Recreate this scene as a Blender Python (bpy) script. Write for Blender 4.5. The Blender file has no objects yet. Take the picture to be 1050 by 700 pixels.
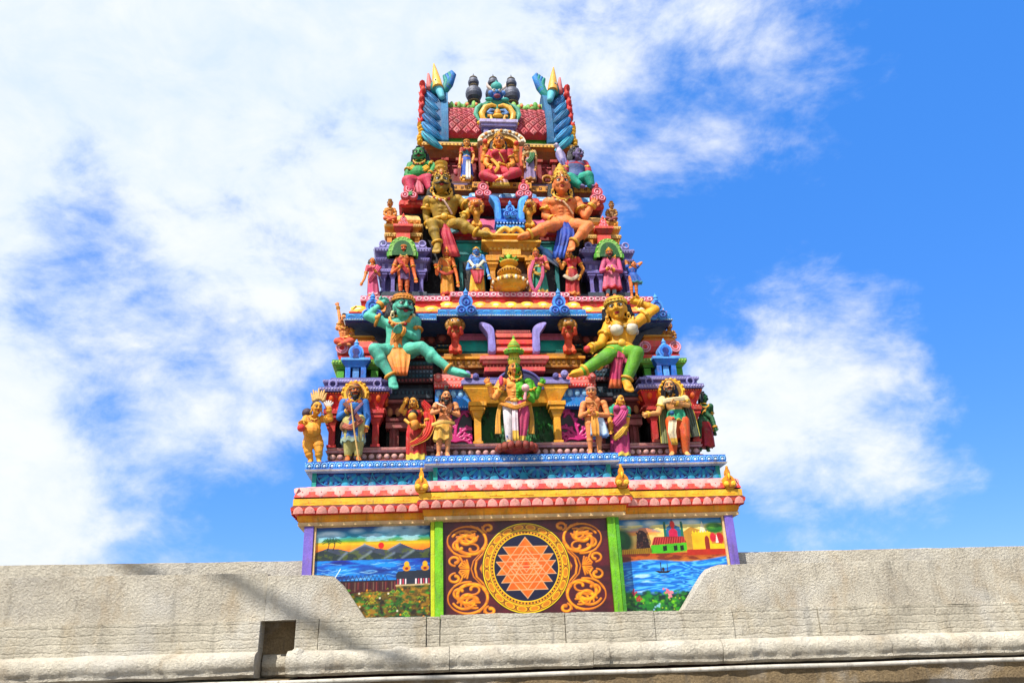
import bpy, math, random
import numpy as np
from mathutils import Vector, Matrix, noise as mnoise
random.seed(7)
PI = math.pi
SC = bpy.context.scene
COL = SC.collection

# ------------------------------------------------------------------ camera
FPX = 800.0
YAW, PITCH, ROLL = 0.10826899, 0.39887376, -0.04542662
CAM = Vector((-1.57836939, -13.76067549, 1.65))
_f = Vector((math.sin(YAW)*math.cos(PITCH), math.cos(YAW)*math.cos(PITCH), math.sin(PITCH)))
_r = Vector((math.cos(YAW), -math.sin(YAW), 0)); _u = _r.cross(_f)
AX_R = _r*math.cos(ROLL)+_u*math.sin(ROLL)
AX_U = -_r*math.sin(ROLL)+_u*math.cos(ROLL)
AX_F = _f
def at(px, py, Y):
    """survey: the point of the vertical plane y = Y that was measured at (px, py) in the photograph"""
    d = AX_F + AX_R*((px-525)/FPX) + AX_U*((350-py)/FPX)
    return CAM + d*((Y-CAM.y)/d.y)
cd = bpy.data.cameras.new('camera'); cam = bpy.data.objects.new('camera', cd); COL.objects.link(cam)
cd.sensor_width = 36.0; cd.lens = 36.0*FPX/1050.0; cd.clip_end = 3000; cd.clip_start = 0.1
mw = Matrix((AX_R, AX_U, -AX_F)).transposed().to_4x4(); mw.translation = CAM
cam.matrix_world = mw
SC.camera = cam

# ------------------------------------------------------------------ materials
def lin(h):
    h = h.lstrip('#'); o = []
    for i in (0, 2, 4):
        c = int(h[i:i+2], 16)/255
        o.append(c/12.92 if c <= .04045 else ((c+.055)/1.055)**2.4)
    return (o[0], o[1], o[2], 1)
_mats = {}
def paint(hexc, rough=.56, stain=.36, metallic=0.0):
    """weathered enamel paint over cement"""
    key = (hexc, rough, stain, metallic)
    if key in _mats: return _mats[key]
    m = bpy.data.materials.new('paint_'+hexc.strip('#')); m.use_nodes = True
    nt = m.node_tree; N = nt.nodes; L = nt.links
    b = N['Principled BSDF']; b.inputs['Roughness'].default_value = rough
    b.inputs['Metallic'].default_value = metallic; b.inputs['Specular IOR Level'].default_value = .32
    tc = N.new('ShaderNodeTexCoord')
    n1 = N.new('ShaderNodeTexNoise'); n1.inputs['Scale'].default_value = 3.1; n1.inputs['Detail'].default_value = 6
    n2 = N.new('ShaderNodeTexNoise'); n2.inputs['Scale'].default_value = 13; n2.inputs['Detail'].default_value = 5; n2.inputs['Roughness'].default_value = .65
    n3 = N.new('ShaderNodeTexNoise'); n3.inputs['Scale'].default_value = 60; n3.inputs['Detail'].default_value = 3
    mp = N.new('ShaderNodeMapping'); mp.inputs['Scale'].default_value = (1, 1, .28)
    L.new(tc.outputs['Object'], mp.inputs['Vector'])
    L.new(tc.outputs['Object'], n1.inputs['Vector']); L.new(mp.outputs[0], n2.inputs['Vector']); L.new(tc.outputs['Object'], n3.inputs['Vector'])
    c = lin(hexc); c = tuple(x**1.13*.98 for x in c[:3])+(1,)
    hsv = N.new('ShaderNodeHueSaturation'); hsv.inputs['Color'].default_value = c
    mr = N.new('ShaderNodeMapRange'); mr.inputs[1].default_value = .3; mr.inputs[2].default_value = .7; mr.inputs[3].default_value = .68; mr.inputs[4].default_value = 1.2
    L.new(n1.outputs['Fac'], mr.inputs[0]); L.new(mr.outputs[0], hsv.inputs['Value'])
    mr4 = N.new('ShaderNodeMapRange'); mr4.inputs[1].default_value = .3; mr4.inputs[2].default_value = .7; mr4.inputs[3].default_value = .488; mr4.inputs[4].default_value = .512
    L.new(n2.outputs['Fac'], mr4.inputs[0]); L.new(mr4.outputs[0], hsv.inputs['Hue'])
    bl = N.new('ShaderNodeMixRGB'); bl.inputs['Color2'].default_value = tuple(.55*x+.22 for x in c[:3])+(1,)
    n5 = N.new('ShaderNodeTexNoise'); n5.inputs['Scale'].default_value = 7.5; n5.inputs['Detail'].default_value = 7; n5.inputs['Roughness'].default_value = .68
    L.new(tc.outputs['Object'], n5.inputs['Vector']); r5 = N.new('ShaderNodeMapRange'); r5.inputs[1].default_value = .55; r5.inputs[2].default_value = .75; r5.inputs[4].default_value = .34
    L.new(n5.outputs['Fac'], r5.inputs[0]); L.new(r5.outputs[0], bl.inputs['Fac']); L.new(hsv.outputs[0], bl.inputs['Color1'])
    mix = N.new('ShaderNodeMixRGB'); mix.inputs['Color2'].default_value = (.10, .075, .055, 1)
    rp = N.new('ShaderNodeMapRange'); rp.inputs[1].default_value = .56; rp.inputs[2].default_value = .78; rp.inputs[3].default_value = 0; rp.inputs[4].default_value = stain*2.2
    L.new(n2.outputs['Fac'], rp.inputs[0]); L.new(rp.outputs[0], mix.inputs['Fac']); L.new(bl.outputs[0], mix.inputs['Color1'])
    n6 = N.new('ShaderNodeTexNoise'); n6.inputs['Scale'].default_value = 24; n6.inputs['Detail'].default_value = 6; n6.inputs['Roughness'].default_value = .7
    L.new(tc.outputs['Object'], n6.inputs['Vector']); r6 = N.new('ShaderNodeMapRange'); r6.inputs[1].default_value = .665; r6.inputs[2].default_value = .70; r6.inputs[4].default_value = .8
    chip = N.new('ShaderNodeMixRGB'); chip.inputs['Color2'].default_value = (.40, .36, .30, 1); L.new(n6.outputs['Fac'], r6.inputs[0]); L.new(r6.outputs[0], chip.inputs['Fac']); L.new(mix.outputs[0], chip.inputs['Color1'])
    mp7 = N.new('ShaderNodeMapping'); mp7.inputs['Scale'].default_value = (2.6, 2.6, .30); L.new(tc.outputs['Object'], mp7.inputs['Vector'])
    n7 = N.new('ShaderNodeTexNoise'); n7.inputs['Scale'].default_value = 3.4; n7.inputs['Detail'].default_value = 7; n7.inputs['Roughness'].default_value = .66; L.new(mp7.outputs[0], n7.inputs['Vector'])
    r7 = N.new('ShaderNodeMapRange'); r7.inputs[1].default_value = .56; r7.inputs[2].default_value = .74; r7.inputs[4].default_value = .55; L.new(n7.outputs['Fac'], r7.inputs[0])
    mould = N.new('ShaderNodeMixRGB'); mould.inputs['Color2'].default_value = (.05, .042, .035, 1); L.new(r7.outputs[0], mould.inputs['Fac']); L.new(chip.outputs[0], mould.inputs['Color1'])
    L.new(mould.outputs[0], b.inputs['Base Color'])
    r2 = N.new('ShaderNodeMapRange'); r2.inputs[3].default_value = rough-.1; r2.inputs[4].default_value = rough+.22
    L.new(n2.outputs['Fac'], r2.inputs[0]); L.new(r2.outputs[0], b.inputs['Roughness'])
    bp = N.new('ShaderNodeBump'); bp.inputs['Strength'].default_value = .4; bp.inputs['Distance'].default_value = .014
    bq = N.new('ShaderNodeBump'); bq.inputs['Strength'].default_value = .35; bq.inputs['Distance'].default_value = .03; L.new(n6.outputs['Fac'], bq.inputs['Height']); L.new(bq.outputs[0], bp.inputs['Normal'])
    L.new(n3.outputs['Fac'], bp.inputs['Height']); L.new(bp.outputs[0], b.inputs['Normal'])
    _mats[key] = m
    return m
def gold(h='#d99a1c'): return paint(h, .33, .28)

def split_paint(hexa, hexb, x0=0.0, wob=.01):
    """two painted halves meeting along the body's middle line"""
    m = paint(hexa).copy(); m.name = 'paint_two_halves'
    nt = m.node_tree; N = nt.nodes; L = nt.links
    hsv = [n for n in N if n.type == 'HUE_SAT'][0]
    tc = [n for n in N if n.type == 'TEX_COORD'][0]
    sx = N.new('ShaderNodeSeparateXYZ'); L.new(tc.outputs['Object'], sx.inputs[0])
    mr = N.new('ShaderNodeMapRange'); mr.inputs[1].default_value = x0-wob; mr.inputs[2].default_value = x0+wob
    L.new(sx.outputs[0], mr.inputs[0])
    mx = N.new('ShaderNodeMixRGB'); mx.inputs[1].default_value = tuple(x**1.2 for x in lin(hexa)[:3])+(1,); mx.inputs[2].default_value = tuple(x**1.2 for x in lin(hexb)[:3])+(1,)
    L.new(mr.outputs[0], mx.inputs[0]); L.new(mx.outputs[0], hsv.inputs['Color'])
    return m

def picture_mat():
    m = bpy.data.materials.new('mural_paint'); m.use_nodes = True
    nt = m.node_tree; N = nt.nodes; L = nt.links; b = N['Principled BSDF']
    a = N.new('ShaderNodeVertexColor'); a.layer_name = 'Col'
    n = N.new('ShaderNodeTexNoise'); n.inputs['Scale'].default_value = 9; n.inputs['Detail'].default_value = 8
    tc = N.new('ShaderNodeTexCoord'); L.new(tc.outputs['Object'], n.inputs['Vector'])
    h = N.new('ShaderNodeHueSaturation'); mr = N.new('ShaderNodeMapRange')
    mr.inputs[1].default_value = .3; mr.inputs[2].default_value = .7; mr.inputs[3].default_value = .82; mr.inputs[4].default_value = 1.12
    L.new(n.outputs['Fac'], mr.inputs[0]); L.new(mr.outputs[0], h.inputs['Value']); L.new(a.outputs['Color'], h.inputs['Color'])
    L.new(h.outputs[0], b.inputs['Base Color']); b.inputs['Roughness'].default_value = .4
    n3 = N.new('ShaderNodeTexNoise'); n3.inputs['Scale'].default_value = 45; n3.inputs['Detail'].default_value = 4
    L.new(tc.outputs['Object'], n3.inputs['Vector'])
    bp = N.new('ShaderNodeBump'); bp.inputs['Strength'].default_value = .25; bp.inputs['Distance'].default_value = .01
    L.new(n3.outputs['Fac'], bp.inputs['Height']); L.new(bp.outputs[0], b.inputs['Normal'])
    return m

def granite(name, base, dark, chisel=True, stain='#6b4a26', stain_amt=.3):
    m = bpy.data.materials.new(name); m.use_nodes = True
    nt = m.node_tree; N = nt.nodes; L = nt.links; b = N['Principled BSDF']; b.inputs['Roughness'].default_value = .9
    tc = N.new('ShaderNodeTexCoord')
    def nz(s, d=6, r=.6, sc=(1, 1, 1)):
        mp = N.new('ShaderNodeMapping'); mp.inputs['Scale'].default_value = sc; L.new(tc.outputs['Object'], mp.inputs['Vector'])
        n = N.new('ShaderNodeTexNoise'); n.inputs['Scale'].default_value = s; n.inputs['Detail'].default_value = d; n.inputs['Roughness'].default_value = r
        L.new(mp.outputs[0], n.inputs['Vector']); return n
    a = nz(1.7, 8, .65); c = nz(26, 6, .7); d = nz(2.6, 5, .6, (1, 1, .5)); e = nz(110, 2, .5)
    r = N.new('ShaderNodeValToRGB'); r.color_ramp.elements[0].position = .33; r.color_ramp.elements[1].position = .66
    r.color_ramp.elements[0].color = lin(dark); r.color_ramp.elements[1].color = lin(base)
    ad = N.new('ShaderNodeMath'); ad.operation = 'MULTIPLY_ADD'; ad.inputs[1].default_value = .55
    ml = N.new('ShaderNodeMath'); ml.operation = 'MULTIPLY'; ml.inputs[1].default_value = .45
    L.new(c.outputs['Fac'], ml.inputs[0]); L.new(a.outputs['Fac'], ad.inputs[0]); L.new(ml.outputs[0], ad.inputs[2]); L.new(ad.outputs[0], r.inputs[0])
    mx = N.new('ShaderNodeMixRGB'); mx.inputs[2].default_value = lin(stain)
    rp = N.new('ShaderNodeMapRange'); rp.inputs[1].default_value = .54; rp.inputs[2].default_value = .75; rp.inputs[4].default_value = stain_amt
    L.new(d.outputs['Fac'], rp.inputs[0]); L.new(rp.outputs[0], mx.inputs[0]); L.new(r.outputs[0], mx.inputs[1])
    sp = N.new('ShaderNodeMapRange'); sp.inputs[1].default_value = .35; sp.inputs[2].default_value = .65; sp.inputs[3].default_value = .84; sp.inputs[4].default_value = 1.1
    L.new(e.outputs['Fac'], sp.inputs[0])
    st = nz(2.2, 7, .66, (2.4, 2.4, .3)); r8 = N.new('ShaderNodeMapRange'); r8.inputs[1].default_value = .54; r8.inputs[2].default_value = .72; r8.inputs[4].default_value = .55; L.new(st.outputs['Fac'], r8.inputs[0])
    m8 = N.new('ShaderNodeMixRGB'); m8.inputs[2].default_value = lin('#5a564e'); L.new(r8.outputs[0], m8.inputs[0]); L.new(mx.outputs[0], m8.inputs[1])
    pale = nz(.9, 5, .6); r9 = N.new('ShaderNodeMapRange'); r9.inputs[1].default_value = .5; r9.inputs[2].default_value = .66; r9.inputs[4].default_value = .45; L.new(pale.outputs['Fac'], r9.inputs[0])
    m9 = N.new('ShaderNodeMixRGB'); m9.inputs[2].default_value = lin('#c9c6bf'); L.new(r9.outputs[0], m9.inputs[0]); L.new(m8.outputs[0], m9.inputs[1])
    h = N.new('ShaderNodeHueSaturation'); L.new(sp.outputs[0], h.inputs['Value']); L.new(m9.outputs[0], h.inputs['Color'])
    L.new(h.outputs[0], b.inputs['Base Color'])
    b1 = N.new('ShaderNodeBump'); b1.inputs['Strength'].default_value = 1.0; b1.inputs['Distance'].default_value = .06; L.new(c.outputs['Fac'], b1.inputs['Height'])
    b2 = N.new('ShaderNodeBump'); b2.inputs['Strength'].default_value = .5; b2.inputs['Distance'].default_value = .01; L.new(e.outputs['Fac'], b2.inputs['Height'])
    L.new(b1.outputs[0], b2.inputs['Normal'])
    last = b2
    if chisel:
        w = N.new('ShaderNodeTexWave'); w.bands_direction = 'Z'; w.inputs['Scale'].default_value = 2.7; w.inputs['Distortion'].default_value = 2.4; w.inputs['Detail'].default_value = 3; w.inputs['Detail Scale'].default_value = 1.5
        L.new(tc.outputs['Object'], w.inputs['Vector'])
        cr = N.new('ShaderNodeMapRange'); cr.inputs[1].default_value = 0; cr.inputs[2].default_value = .22; L.new(w.outputs['Fac'], cr.inputs[0])
        b3 = N.new('ShaderNodeBump'); b3.inputs['Strength'].default_value = .5; b3.inputs['Distance'].default_value = .02
        L.new(cr.outputs[0], b3.inputs['Height']); L.new(b2.outputs[0], b3.inputs['Normal']); last = b3
    L.new(last.outputs[0], b.inputs['Normal'])
    return m

# ------------------------------------------------------------------ objects
def tag(o, label=None, cat=None, group=None, kind=None):
    if label: o['label'] = label
    if cat: o['category'] = cat
    if group: o['group'] = group
    if kind: o['kind'] = kind
    return o
def empty(name, loc, parent=None):
    o = bpy.data.objects.new(name, None); COL.objects.link(o); o.location = loc; o.empty_display_size = .2
    if parent: o.parent = parent
    return o

class MB:
    """collects shapes into one mesh; every shape gets a material slot"""
    def __init__(s, org=(0, 0, 0)):
        s.v = []; s.f = []; s.m = []; s.sm = []; s.mats = []; s.org = Vector(org)
    def slot(s, mat):
        if mat not in s.mats: s.mats.append(mat)
        return s.mats.index(mat)
    def add(s, vs, fs, mat, smooth=False):
        b = len(s.v); k = s.slot(mat)
        s.v.extend([Vector(p) for p in vs])
        for f in fs:
            s.f.append([b+i for i in f]); s.m.append(k); s.sm.append(smooth)
    def box(s, x0, x1, y0, y1, z0, z1, mat):
        if x0 > x1: x0, x1 = x1, x0
        vs = [(x, y, z) for z in (z0, z1) for y in (y0, y1) for x in (x0, x1)]
        s.add(vs, [(0, 2, 3, 1), (4, 5, 7, 6), (0, 1, 5, 4), (2, 6, 7, 3), (0, 4, 6, 2), (1, 3, 7, 5)], mat)
    def frus(s, cx, y0, y1, z0, z1, wa, wb, mat, da=0, db=0):
        """block that widens from half width wa at z0 to wb at z1; front moves from y0-da to y0-db"""
        vs = [(cx-wa, y0-da, z0), (cx+wa, y0-da, z0), (cx+wa, y1, z0), (cx-wa, y1, z0), (cx-wb, y0-db, z1), (cx+wb, y0-db, z1), (cx+wb, y1, z1), (cx-wb, y1, z1)]
        s.add(vs, [(3, 2, 1, 0), (4, 5, 6, 7), (0, 1, 5, 4), (1, 2, 6, 5), (2, 3, 7, 6), (3, 0, 4, 7)], mat)
    def prism(s, poly, y0, y1, mat, fr=None, smooth=False):
        """outline in (x, z), thickness from y0 (front) to y1"""
        n = len(poly)
        A = sum(poly[i][0]*poly[(i+1) % n][1]-poly[(i+1) % n][0]*poly[i][1] for i in range(n))
        if A < 0: poly = poly[::-1]
        vs = [(x, y0, z) for x, z in poly]+[(x, y1, z) for x, z in poly]
        if fr: vs = [fr(*p) for p in vs]
        fs = [tuple(range(n)), tuple(range(2*n-1, n-1, -1))]
        s.add(vs, fs, mat)
        s.add(vs, [(i, i+n, (i+1) % n+n, (i+1) % n) for i in range(n)], mat, smooth)
    def lathe(s, c, prof, mat, n=20, axis=Vector((0, 0, 1)), sy=1.0, mats=None, arc=None):
        axis = Vector(axis).normalized(); c = Vector(c)
        ref = Vector((0, 1, 0)) if abs(axis.y) < .9 else Vector((1, 0, 0))
        a = ref.cross(axis).normalized(); b = axis.cross(a)
        vs = []
        for r, h in prof:
            for k in range(n):
                t = 2*PI*k/n
                vs.append(c+axis*h+a*(r*math.cos(t))+b*(r*sy*math.sin(t)))
        for j in range(len(prof)-1):
            fs = [(j*n+k, j*n+(k+1) % n, (j+1)*n+(k+1) % n, (j+1)*n+k) for k in range(n)]
            off = [tuple(i-j*n for i in f) for f in fs]
            s.add(vs[j*n:(j+2)*n], off, mats[j] if mats else mat, True)
        s.add(vs[:n], [tuple(range(n-1, -1, -1))], mats[0] if mats else mat)
        s.add(vs[-n:], [tuple(range(n))], mats[-1] if mats else mat)
    def tube(s, pts, rad, mat, n=8, flat=1.0, up=None, closed=False):
        """round (or flattened) bar along points; rad a number or a list"""
        pts = [Vector(p) for p in pts]; m = len(pts)
        if not isinstance(rad, (list, tuple)): rad = [rad]*m
        vs = []; pa = None
        for i, p in enumerate(pts):
            if closed: d = pts[(i+1) % m]-pts[i-1]
            else: d = pts[min(i+1, m-1)]-pts[max(i-1, 0)]
            d = d.normalized() if d.length > 1e-9 else Vector((0, 0, 1))
            if up is not None: a = Vector(up) - d*Vector(up).dot(d)
            elif pa is not None: a = pa-d*pa.dot(d)
            else:
                rf = Vector((0, 1, 0)) if abs(d.y) < .9 else Vector((1, 0, 0)); a = rf-d*rf.dot(d)
            a = a.normalized() if a.length > 1e-9 else Vector((1, 0, 0)); pa = a; b = d.cross(a)
            for k in range(n):
                t = 2*PI*k/n
                vs.append(p+a*(rad[i]*flat*math.cos(t))+b*(rad[i]*math.sin(t)))
        fs = [(i*n+k, i*n+(k+1) % n, ((i+1) % m)*n+(k+1) % n, ((i+1) % m)*n+k) for i in range(m if closed else m-1) for k in range(n)]
        s.add(vs, fs, mat, True)
        if not closed: s.add(vs, [tuple(range(n-1, -1, -1)), tuple(range((m-1)*n, m*n))], mat, True)
    def cap(s, p, q, r1, r2, mat, n=10):
        """tapered capsule, closed"""
        p = Vector(p); q = Vector(q); d = q-p; L = d.length
        if L < 1e-6: d = Vector((0, 0, 1)); L = 1e-6
        d = d/L; pts = []; rr = []
        for k in range(4):
            t = -PI/2+PI/2*k/4; pts.append(p+d*(r1*math.sin(t))); rr.append(max(r1*math.cos(t), r1*.02))
        pts += [p, q]; rr += [r1, r2]
        for k in range(1, 5):
            t = PI/2*k/4; pts.append(q+d*(r2*math.sin(t))); rr.append(max(r2*math.cos(t), r2*.02))
        s.tube(pts, rr, mat, n)
    def ell(s, c, r, mat, ax=None, nu=14, nv=9, half=None):
        c = Vector(c); a, b, d = ax if ax else (Vector((1, 0, 0)), Vector((0, 1, 0)), Vector((0, 0, 1)))
        if isinstance(r, (int, float)): r = (r, r, r)
        vs = []
        for j in range(nv+1):
            ph = -PI/2+PI*j/nv; cz = math.cos(ph) if 0 < j < nv else .003
            for k in range(nu):
                t = 2*PI*k/nu
                vs.append(c+a*(r[0]*cz*math.cos(t))+b*(r[1]*cz*math.sin(t))+d*(r[2]*math.sin(ph)))
        s.add(vs, [(j*nu+k, j*nu+(k+1) % nu, (j+1)*nu+(k+1) % nu, (j+1)*nu+k) for j in range(nv) for k in range(nu)], mat, True)
        s.add(vs, [tuple(range(nu-1, -1, -1)), tuple(range(nv*nu, nv*nu+nu))], mat, True)
    def loft(s, rings, mat, capends=True, smooth=True, mats=None):
        n = len(rings[0])
        for j in range(len(rings)-1):
            s.add(list(rings[j])+list(rings[j+1]), [(k, (k+1) % n, n+(k+1) % n, n+k) for k in range(n)], mats[j] if mats else mat, smooth)
        if capends:
            s.add(rings[0], [tuple(range(n-1, -1, -1))], mats[0] if mats else mat); s.add(rings[-1], [tuple(range(n))], mats[-1] if mats else mat)
    def sweep(s, plan, prof, mats, capb=True, capt=True, smooth=False):
        """run a profile [(outset, z)...] round a closed plan, one material per band"""
        fine = []
        for i in range(len(plan)):
            a, b = Vector(plan[i]), Vector(plan[(i+1) % len(plan)]); k = max(1, int((b-a).length/.28))
            fine += [tuple(a.lerp(b, j/k)) for j in range(k)]
        plan = fine; n = len(plan); rings = []
        for o, z in prof:
            rg = []
            for i in range(n):
                p0 = Vector(plan[i-1]); p = Vector(plan[i]); p1 = Vector(plan[(i+1) % n])
                d1 = (p-p0).normalized(); d2 = (p1-p).normalized()
                n1 = Vector((d1.y, -d1.x)); n2 = Vector((d2.y, -d2.x))
                q = p+(n1+n2)*(o/(1+n1.dot(n2)))
                e = mnoise.noise_vector(Vector((q.x*1.3, q.y*1.3, z*1.1)))*.006+mnoise.noise_vector(Vector((q.x*4+9, q.y*4, z*3)))*.003
                rg.append(Vector((q.x+e.x, q.y+e.y, z+e.z*.8)))
            rings.append(rg)
        for j in range(len(rings)-1):
            m = mats[j] if isinstance(mats, (list, tuple)) else mats
            s.add(rings[j]+rings[j+1], [(k, (k+1) % n, n+(k+1) % n, n+k) for k in range(n)], m, smooth)
        ml = mats if isinstance(mats, (list, tuple)) else [mats]
        if capb: s.add(rings[0], [tuple(range(n-1, -1, -1))], ml[0])
        if capt: s.add(rings[-1], [tuple(range(n))], ml[-1])
    def build(s, name, parent=None, bevel=0.0, remesh=0.0, smooth_it=0, subd=0, label=None):
        me = bpy.data.meshes.new(name)
        o = s.org
        me.from_pydata([(p-o)[:] for p in s.v], [], s.f); me.update()
        for m in s.mats: me.materials.append(m)
        me.polygons.foreach_set('material_index', s.m); me.polygons.foreach_set('use_smooth', s.sm)
        ob = bpy.data.objects.new(name, me); COL.objects.link(ob)
        if remesh:
            r = ob.modifiers.new('r', 'REMESH'); r.mode = 'VOXEL'; r.voxel_size = remesh; r.use_smooth_shade = True
            if smooth_it:
                q = ob.modifiers.new('s', 'SMOOTH'); q.factor = .5; q.iterations = smooth_it
            dg = bpy.context.evaluated_depsgraph_get()
            nm = bpy.data.meshes.new_from_object(ob.evaluated_get(dg))
            ob.modifiers.clear(); ob.data = nm; nm.name = name
            bpy.data.meshes.remove(me)
            nm.materials.clear()
            for m in s.mats[:1]: nm.materials.append(m)
            nm.polygons.foreach_set('material_index', [0]*len(nm.polygons))
            nm.polygons.foreach_set('use_smooth', [True]*len(nm.polygons))
        if bevel:
            q = ob.modifiers.new('b', 'BEVEL'); q.width = bevel; q.segments = 2; q.limit_method = 'ANGLE'; q.angle_limit = math.radians(38); q.harden_normals = False
        if parent: ob.parent = parent
        if label: ob['label'] = label
        return ob

# ------------------------------------------------------------------ ornament along a plan
def plan(w, y0, c=None, p=0.0, yb=None):
    yb = 5.2-y0 if yb is None else yb
    if c is None: return [(-w, yb), (-w, y0), (w, y0), (w, yb)]
    return [(-w, yb), (-w, y0), (-c, y0), (-c, y0-p), (c, y0-p), (c, y0), (w, y0), (w, yb)]
def runs(pl, o, minlen=.3, back=False):
    """straight stretches of the plan at outset o: (start, end, normal)"""
    n = len(pl); q = []
    for i in range(n):
        p0 = Vector(pl[i-1]); p = Vector(pl[i]); p1 = Vector(pl[(i+1) % n])
        d1 = (p-p0).normalized(); d2 = (p1-p).normalized()
        n1 = Vector((d1.y, -d1.x)); n2 = Vector((d2.y, -d2.x))
        q.append((p+(n1+n2)*(o/(1+n1.dot(n2)))))
    out = []
    for i in range(n):
        a, b = q[i], q[(i+1) % n]; d = (b-a)
        if d.length < minlen: continue
        t = d.normalized(); nn = Vector((t.y, -t.x))
        if nn.y > .5 and not back: continue
        out.append((a, b, nn))
    return out
JR = random.Random(21)
def along(pl, o0, z0, o1, z1, pitch, minlen=.3, inset=0.0):
    """frames (u along, v 0..1 up the band, w outward) spaced along a band from (o0,z0) to (o1,z1)"""
    for a, b, nn in runs(pl, o0, minlen):
        t = (b-a).normalized(); L = (b-a).length-2*inset
        k = max(1, round(L/pitch)); st = L/k
        bn = Vector((0, 0, 1)).cross(Vector((t.x, t.y, 0)))
        band = Vector((nn.x*(o1-o0), nn.y*(o1-o0), z1-z0)); T = Vector((t.x, t.y, 0)); NRM = T.cross(band).normalized()
        if NRM.dot(Vector((nn.x, nn.y, 0))) < 0: NRM = -NRM
        for i in range(k):
            c = a+t*(inset+st*(i+.5+JR.uniform(-.045, .045))); C = Vector((c.x, c.y, z0)); ju, jv, jt = JR.uniform(.92, 1.05), JR.uniform(.94, 1.03), JR.uniform(-.05, .05)
            yield (lambda u, v, w, C=C, T=T, band=band, NRM=NRM, ju=ju, jv=jv, jt=jt: C+T*(u*ju+jt*(v-.4)*band.length)+band*(v*jv+u*jt/max(.05, band.length)*.5+(1-jv)*.5)+NRM*w), st, band.length
def petal(mb, fr, wd, ht, bulge, mat, down=False, nu=6, nv=4):
    """rounded scale: wide at its foot, round at its tip; coordinates in the band's frame"""
    vs = []; fs = []
    for j in range(nv+1):
        v = j/nv; hw = wd/2*math.sqrt(max(0, 1-(v**2.2)))
        for i in range(nu+1):
            u = -1+2*i/nu
            w = bulge*(1-u*u*.9)*(1-.75*v*v)
            vv = ht*(1-v) if down else ht*v
            vs.append(fr(u*max(hw, .002), vv, w if abs(u) < 1 else -.002))
    for j in range(nv):
        for i in range(nu):
            f = (j*(nu+1)+i, j*(nu+1)+i+1, (j+1)*(nu+1)+i+1, (j+1)*(nu+1)+i)
            fs.append(f[::-1] if down else f)
    mb.add(vs, fs, mat, True)
def dome(mb, fr, ru, rv, bulge, mat, cv=.5, nu=10):
    """raised oval; rv in band units"""
    vs = [fr(0, cv, bulge)]; fs = []
    for r, h in ((.55, .82), (.88, .42), (1, -.05)):
        for k in range(nu):
            t = 2*PI*k/nu; vs.append(fr(ru*r*math.cos(t), cv+rv*r*math.sin(t), bulge*h))
    fs += [(0, 1+k, 1+(k+1) % nu) for k in range(nu)]
    for j in range(2): fs += [(1+j*nu+k, 1+(j+1)*nu+k, 1+(j+1)*nu+(k+1) % nu, 1+j*nu+(k+1) % nu) for k in range(nu)]
    mb.add(vs, fs, mat, True)
def ringel(mb, fr, ru, rv, r, mat, cv=.5, a0=0, a1=2*PI, n=14, du=0.0):
    full = abs(a1-a0) > 6.2
    pts = [fr(du+ru*math.cos(a0+(a1-a0)*k/n), cv+rv*math.sin(a0+(a1-a0)*k/n), 0) for k in range(n if full else n+1)]
    mb.tube(pts, r, mat, 6, closed=full)
def beads(mb, pl, o, z, pitch, r, mat, minlen=.25):
    for fr, st, bl in along(pl, o, z-r, o, z+r, pitch, minlen): dome(mb, fr, r, .5, r*.8, mat, .5, 7)
def box_fr(mb, fr, u0, u1, v0, v1, w0, w1, mat):
    vs = [fr(u, v, w) for w in (w1, w0) for v in (v0, v1) for u in (u0, u1)]
    mb.add(vs, [(0, 1, 3, 2), (4, 6, 7, 5), (0, 4, 5, 1), (2, 3, 7, 6), (0, 2, 6, 4), (1, 5, 7, 3)], mat)
# ------------------------------------------------------------------ colours of the tower
C_ = dict(beige='#d9b98a', orangeY='#e39a1e', coral='#d9483a', coralP='#dc7d74', pinkW='#d89a92', yellow='#e3b130', dred='#6a1218',
          navy='#0d2c78', blue='#1467ad', sky='#4f9edd', teal='#1b9a8c', tealD='#0e6a66', white='#d8d6d2', lav='#8680b4', lavD='#5d5892',
          red='#bb2620', redD='#7c1514', orange='#dd6a1c', gold='#cf8f1c', goldD='#9b6412', green='#4f9a2c', greenD='#1f5a2c', lime='#72b31e',
          mag='#8d2457', magD='#2b1019', pink='#cf6f86', pinkL='#dc97a6', maroon='#7a3634', maroonL='#a86460', dark='#1d1a22', slate='#35424f',
          brown='#5d3018', purple='#7c68bc', purpleL='#9a86c4', cream='#dcc898', blueL='#8fbfe2')
K = {k: paint(v) for k, v in C_.items()}
K['gold'] = gold('#d3931c'); K['goldD'] = gold('#96600f')

tower = tag(empty('temple_tower', (0, 0, 2.5)), 'tall stepped temple gateway tower painted in many colours with statues on every tier', 'temple tower')
TW = Vector((0, 0, 2.5))
def part(mb, name, bevel=.008, parent=None, **k):
    mb.org = TW if parent is None else mb.org
    o = mb.build(name, None, bevel, **k)
    o.parent = parent or tower
    return o
def PT(): return MB(TW)
def subs(o_parent, mb, name, bevel=.006):
    """sub-part: built in the tower's own frame, parented to a part"""
    mb.org = TW; o = mb.build(name, o_parent, bevel); return o

# ---- solid core so that nothing is hollow
mb = PT()
mb.sweep(plan(3.78, .17), [(0, 1.5), (0, 4.3)], K['maroon'])
mb.sweep(plan(3.6, .4), [(0, 4.301), (0, 5.1)], K['maroon'])
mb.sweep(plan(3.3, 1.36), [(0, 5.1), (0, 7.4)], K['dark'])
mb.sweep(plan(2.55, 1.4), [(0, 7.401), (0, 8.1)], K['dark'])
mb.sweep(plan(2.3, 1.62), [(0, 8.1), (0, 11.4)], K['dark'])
mb.sweep(plan(1.62, 1.98), [(0, 11.3), (0, 13.3)], K['redD'])
part(mb, 'wall')

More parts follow.
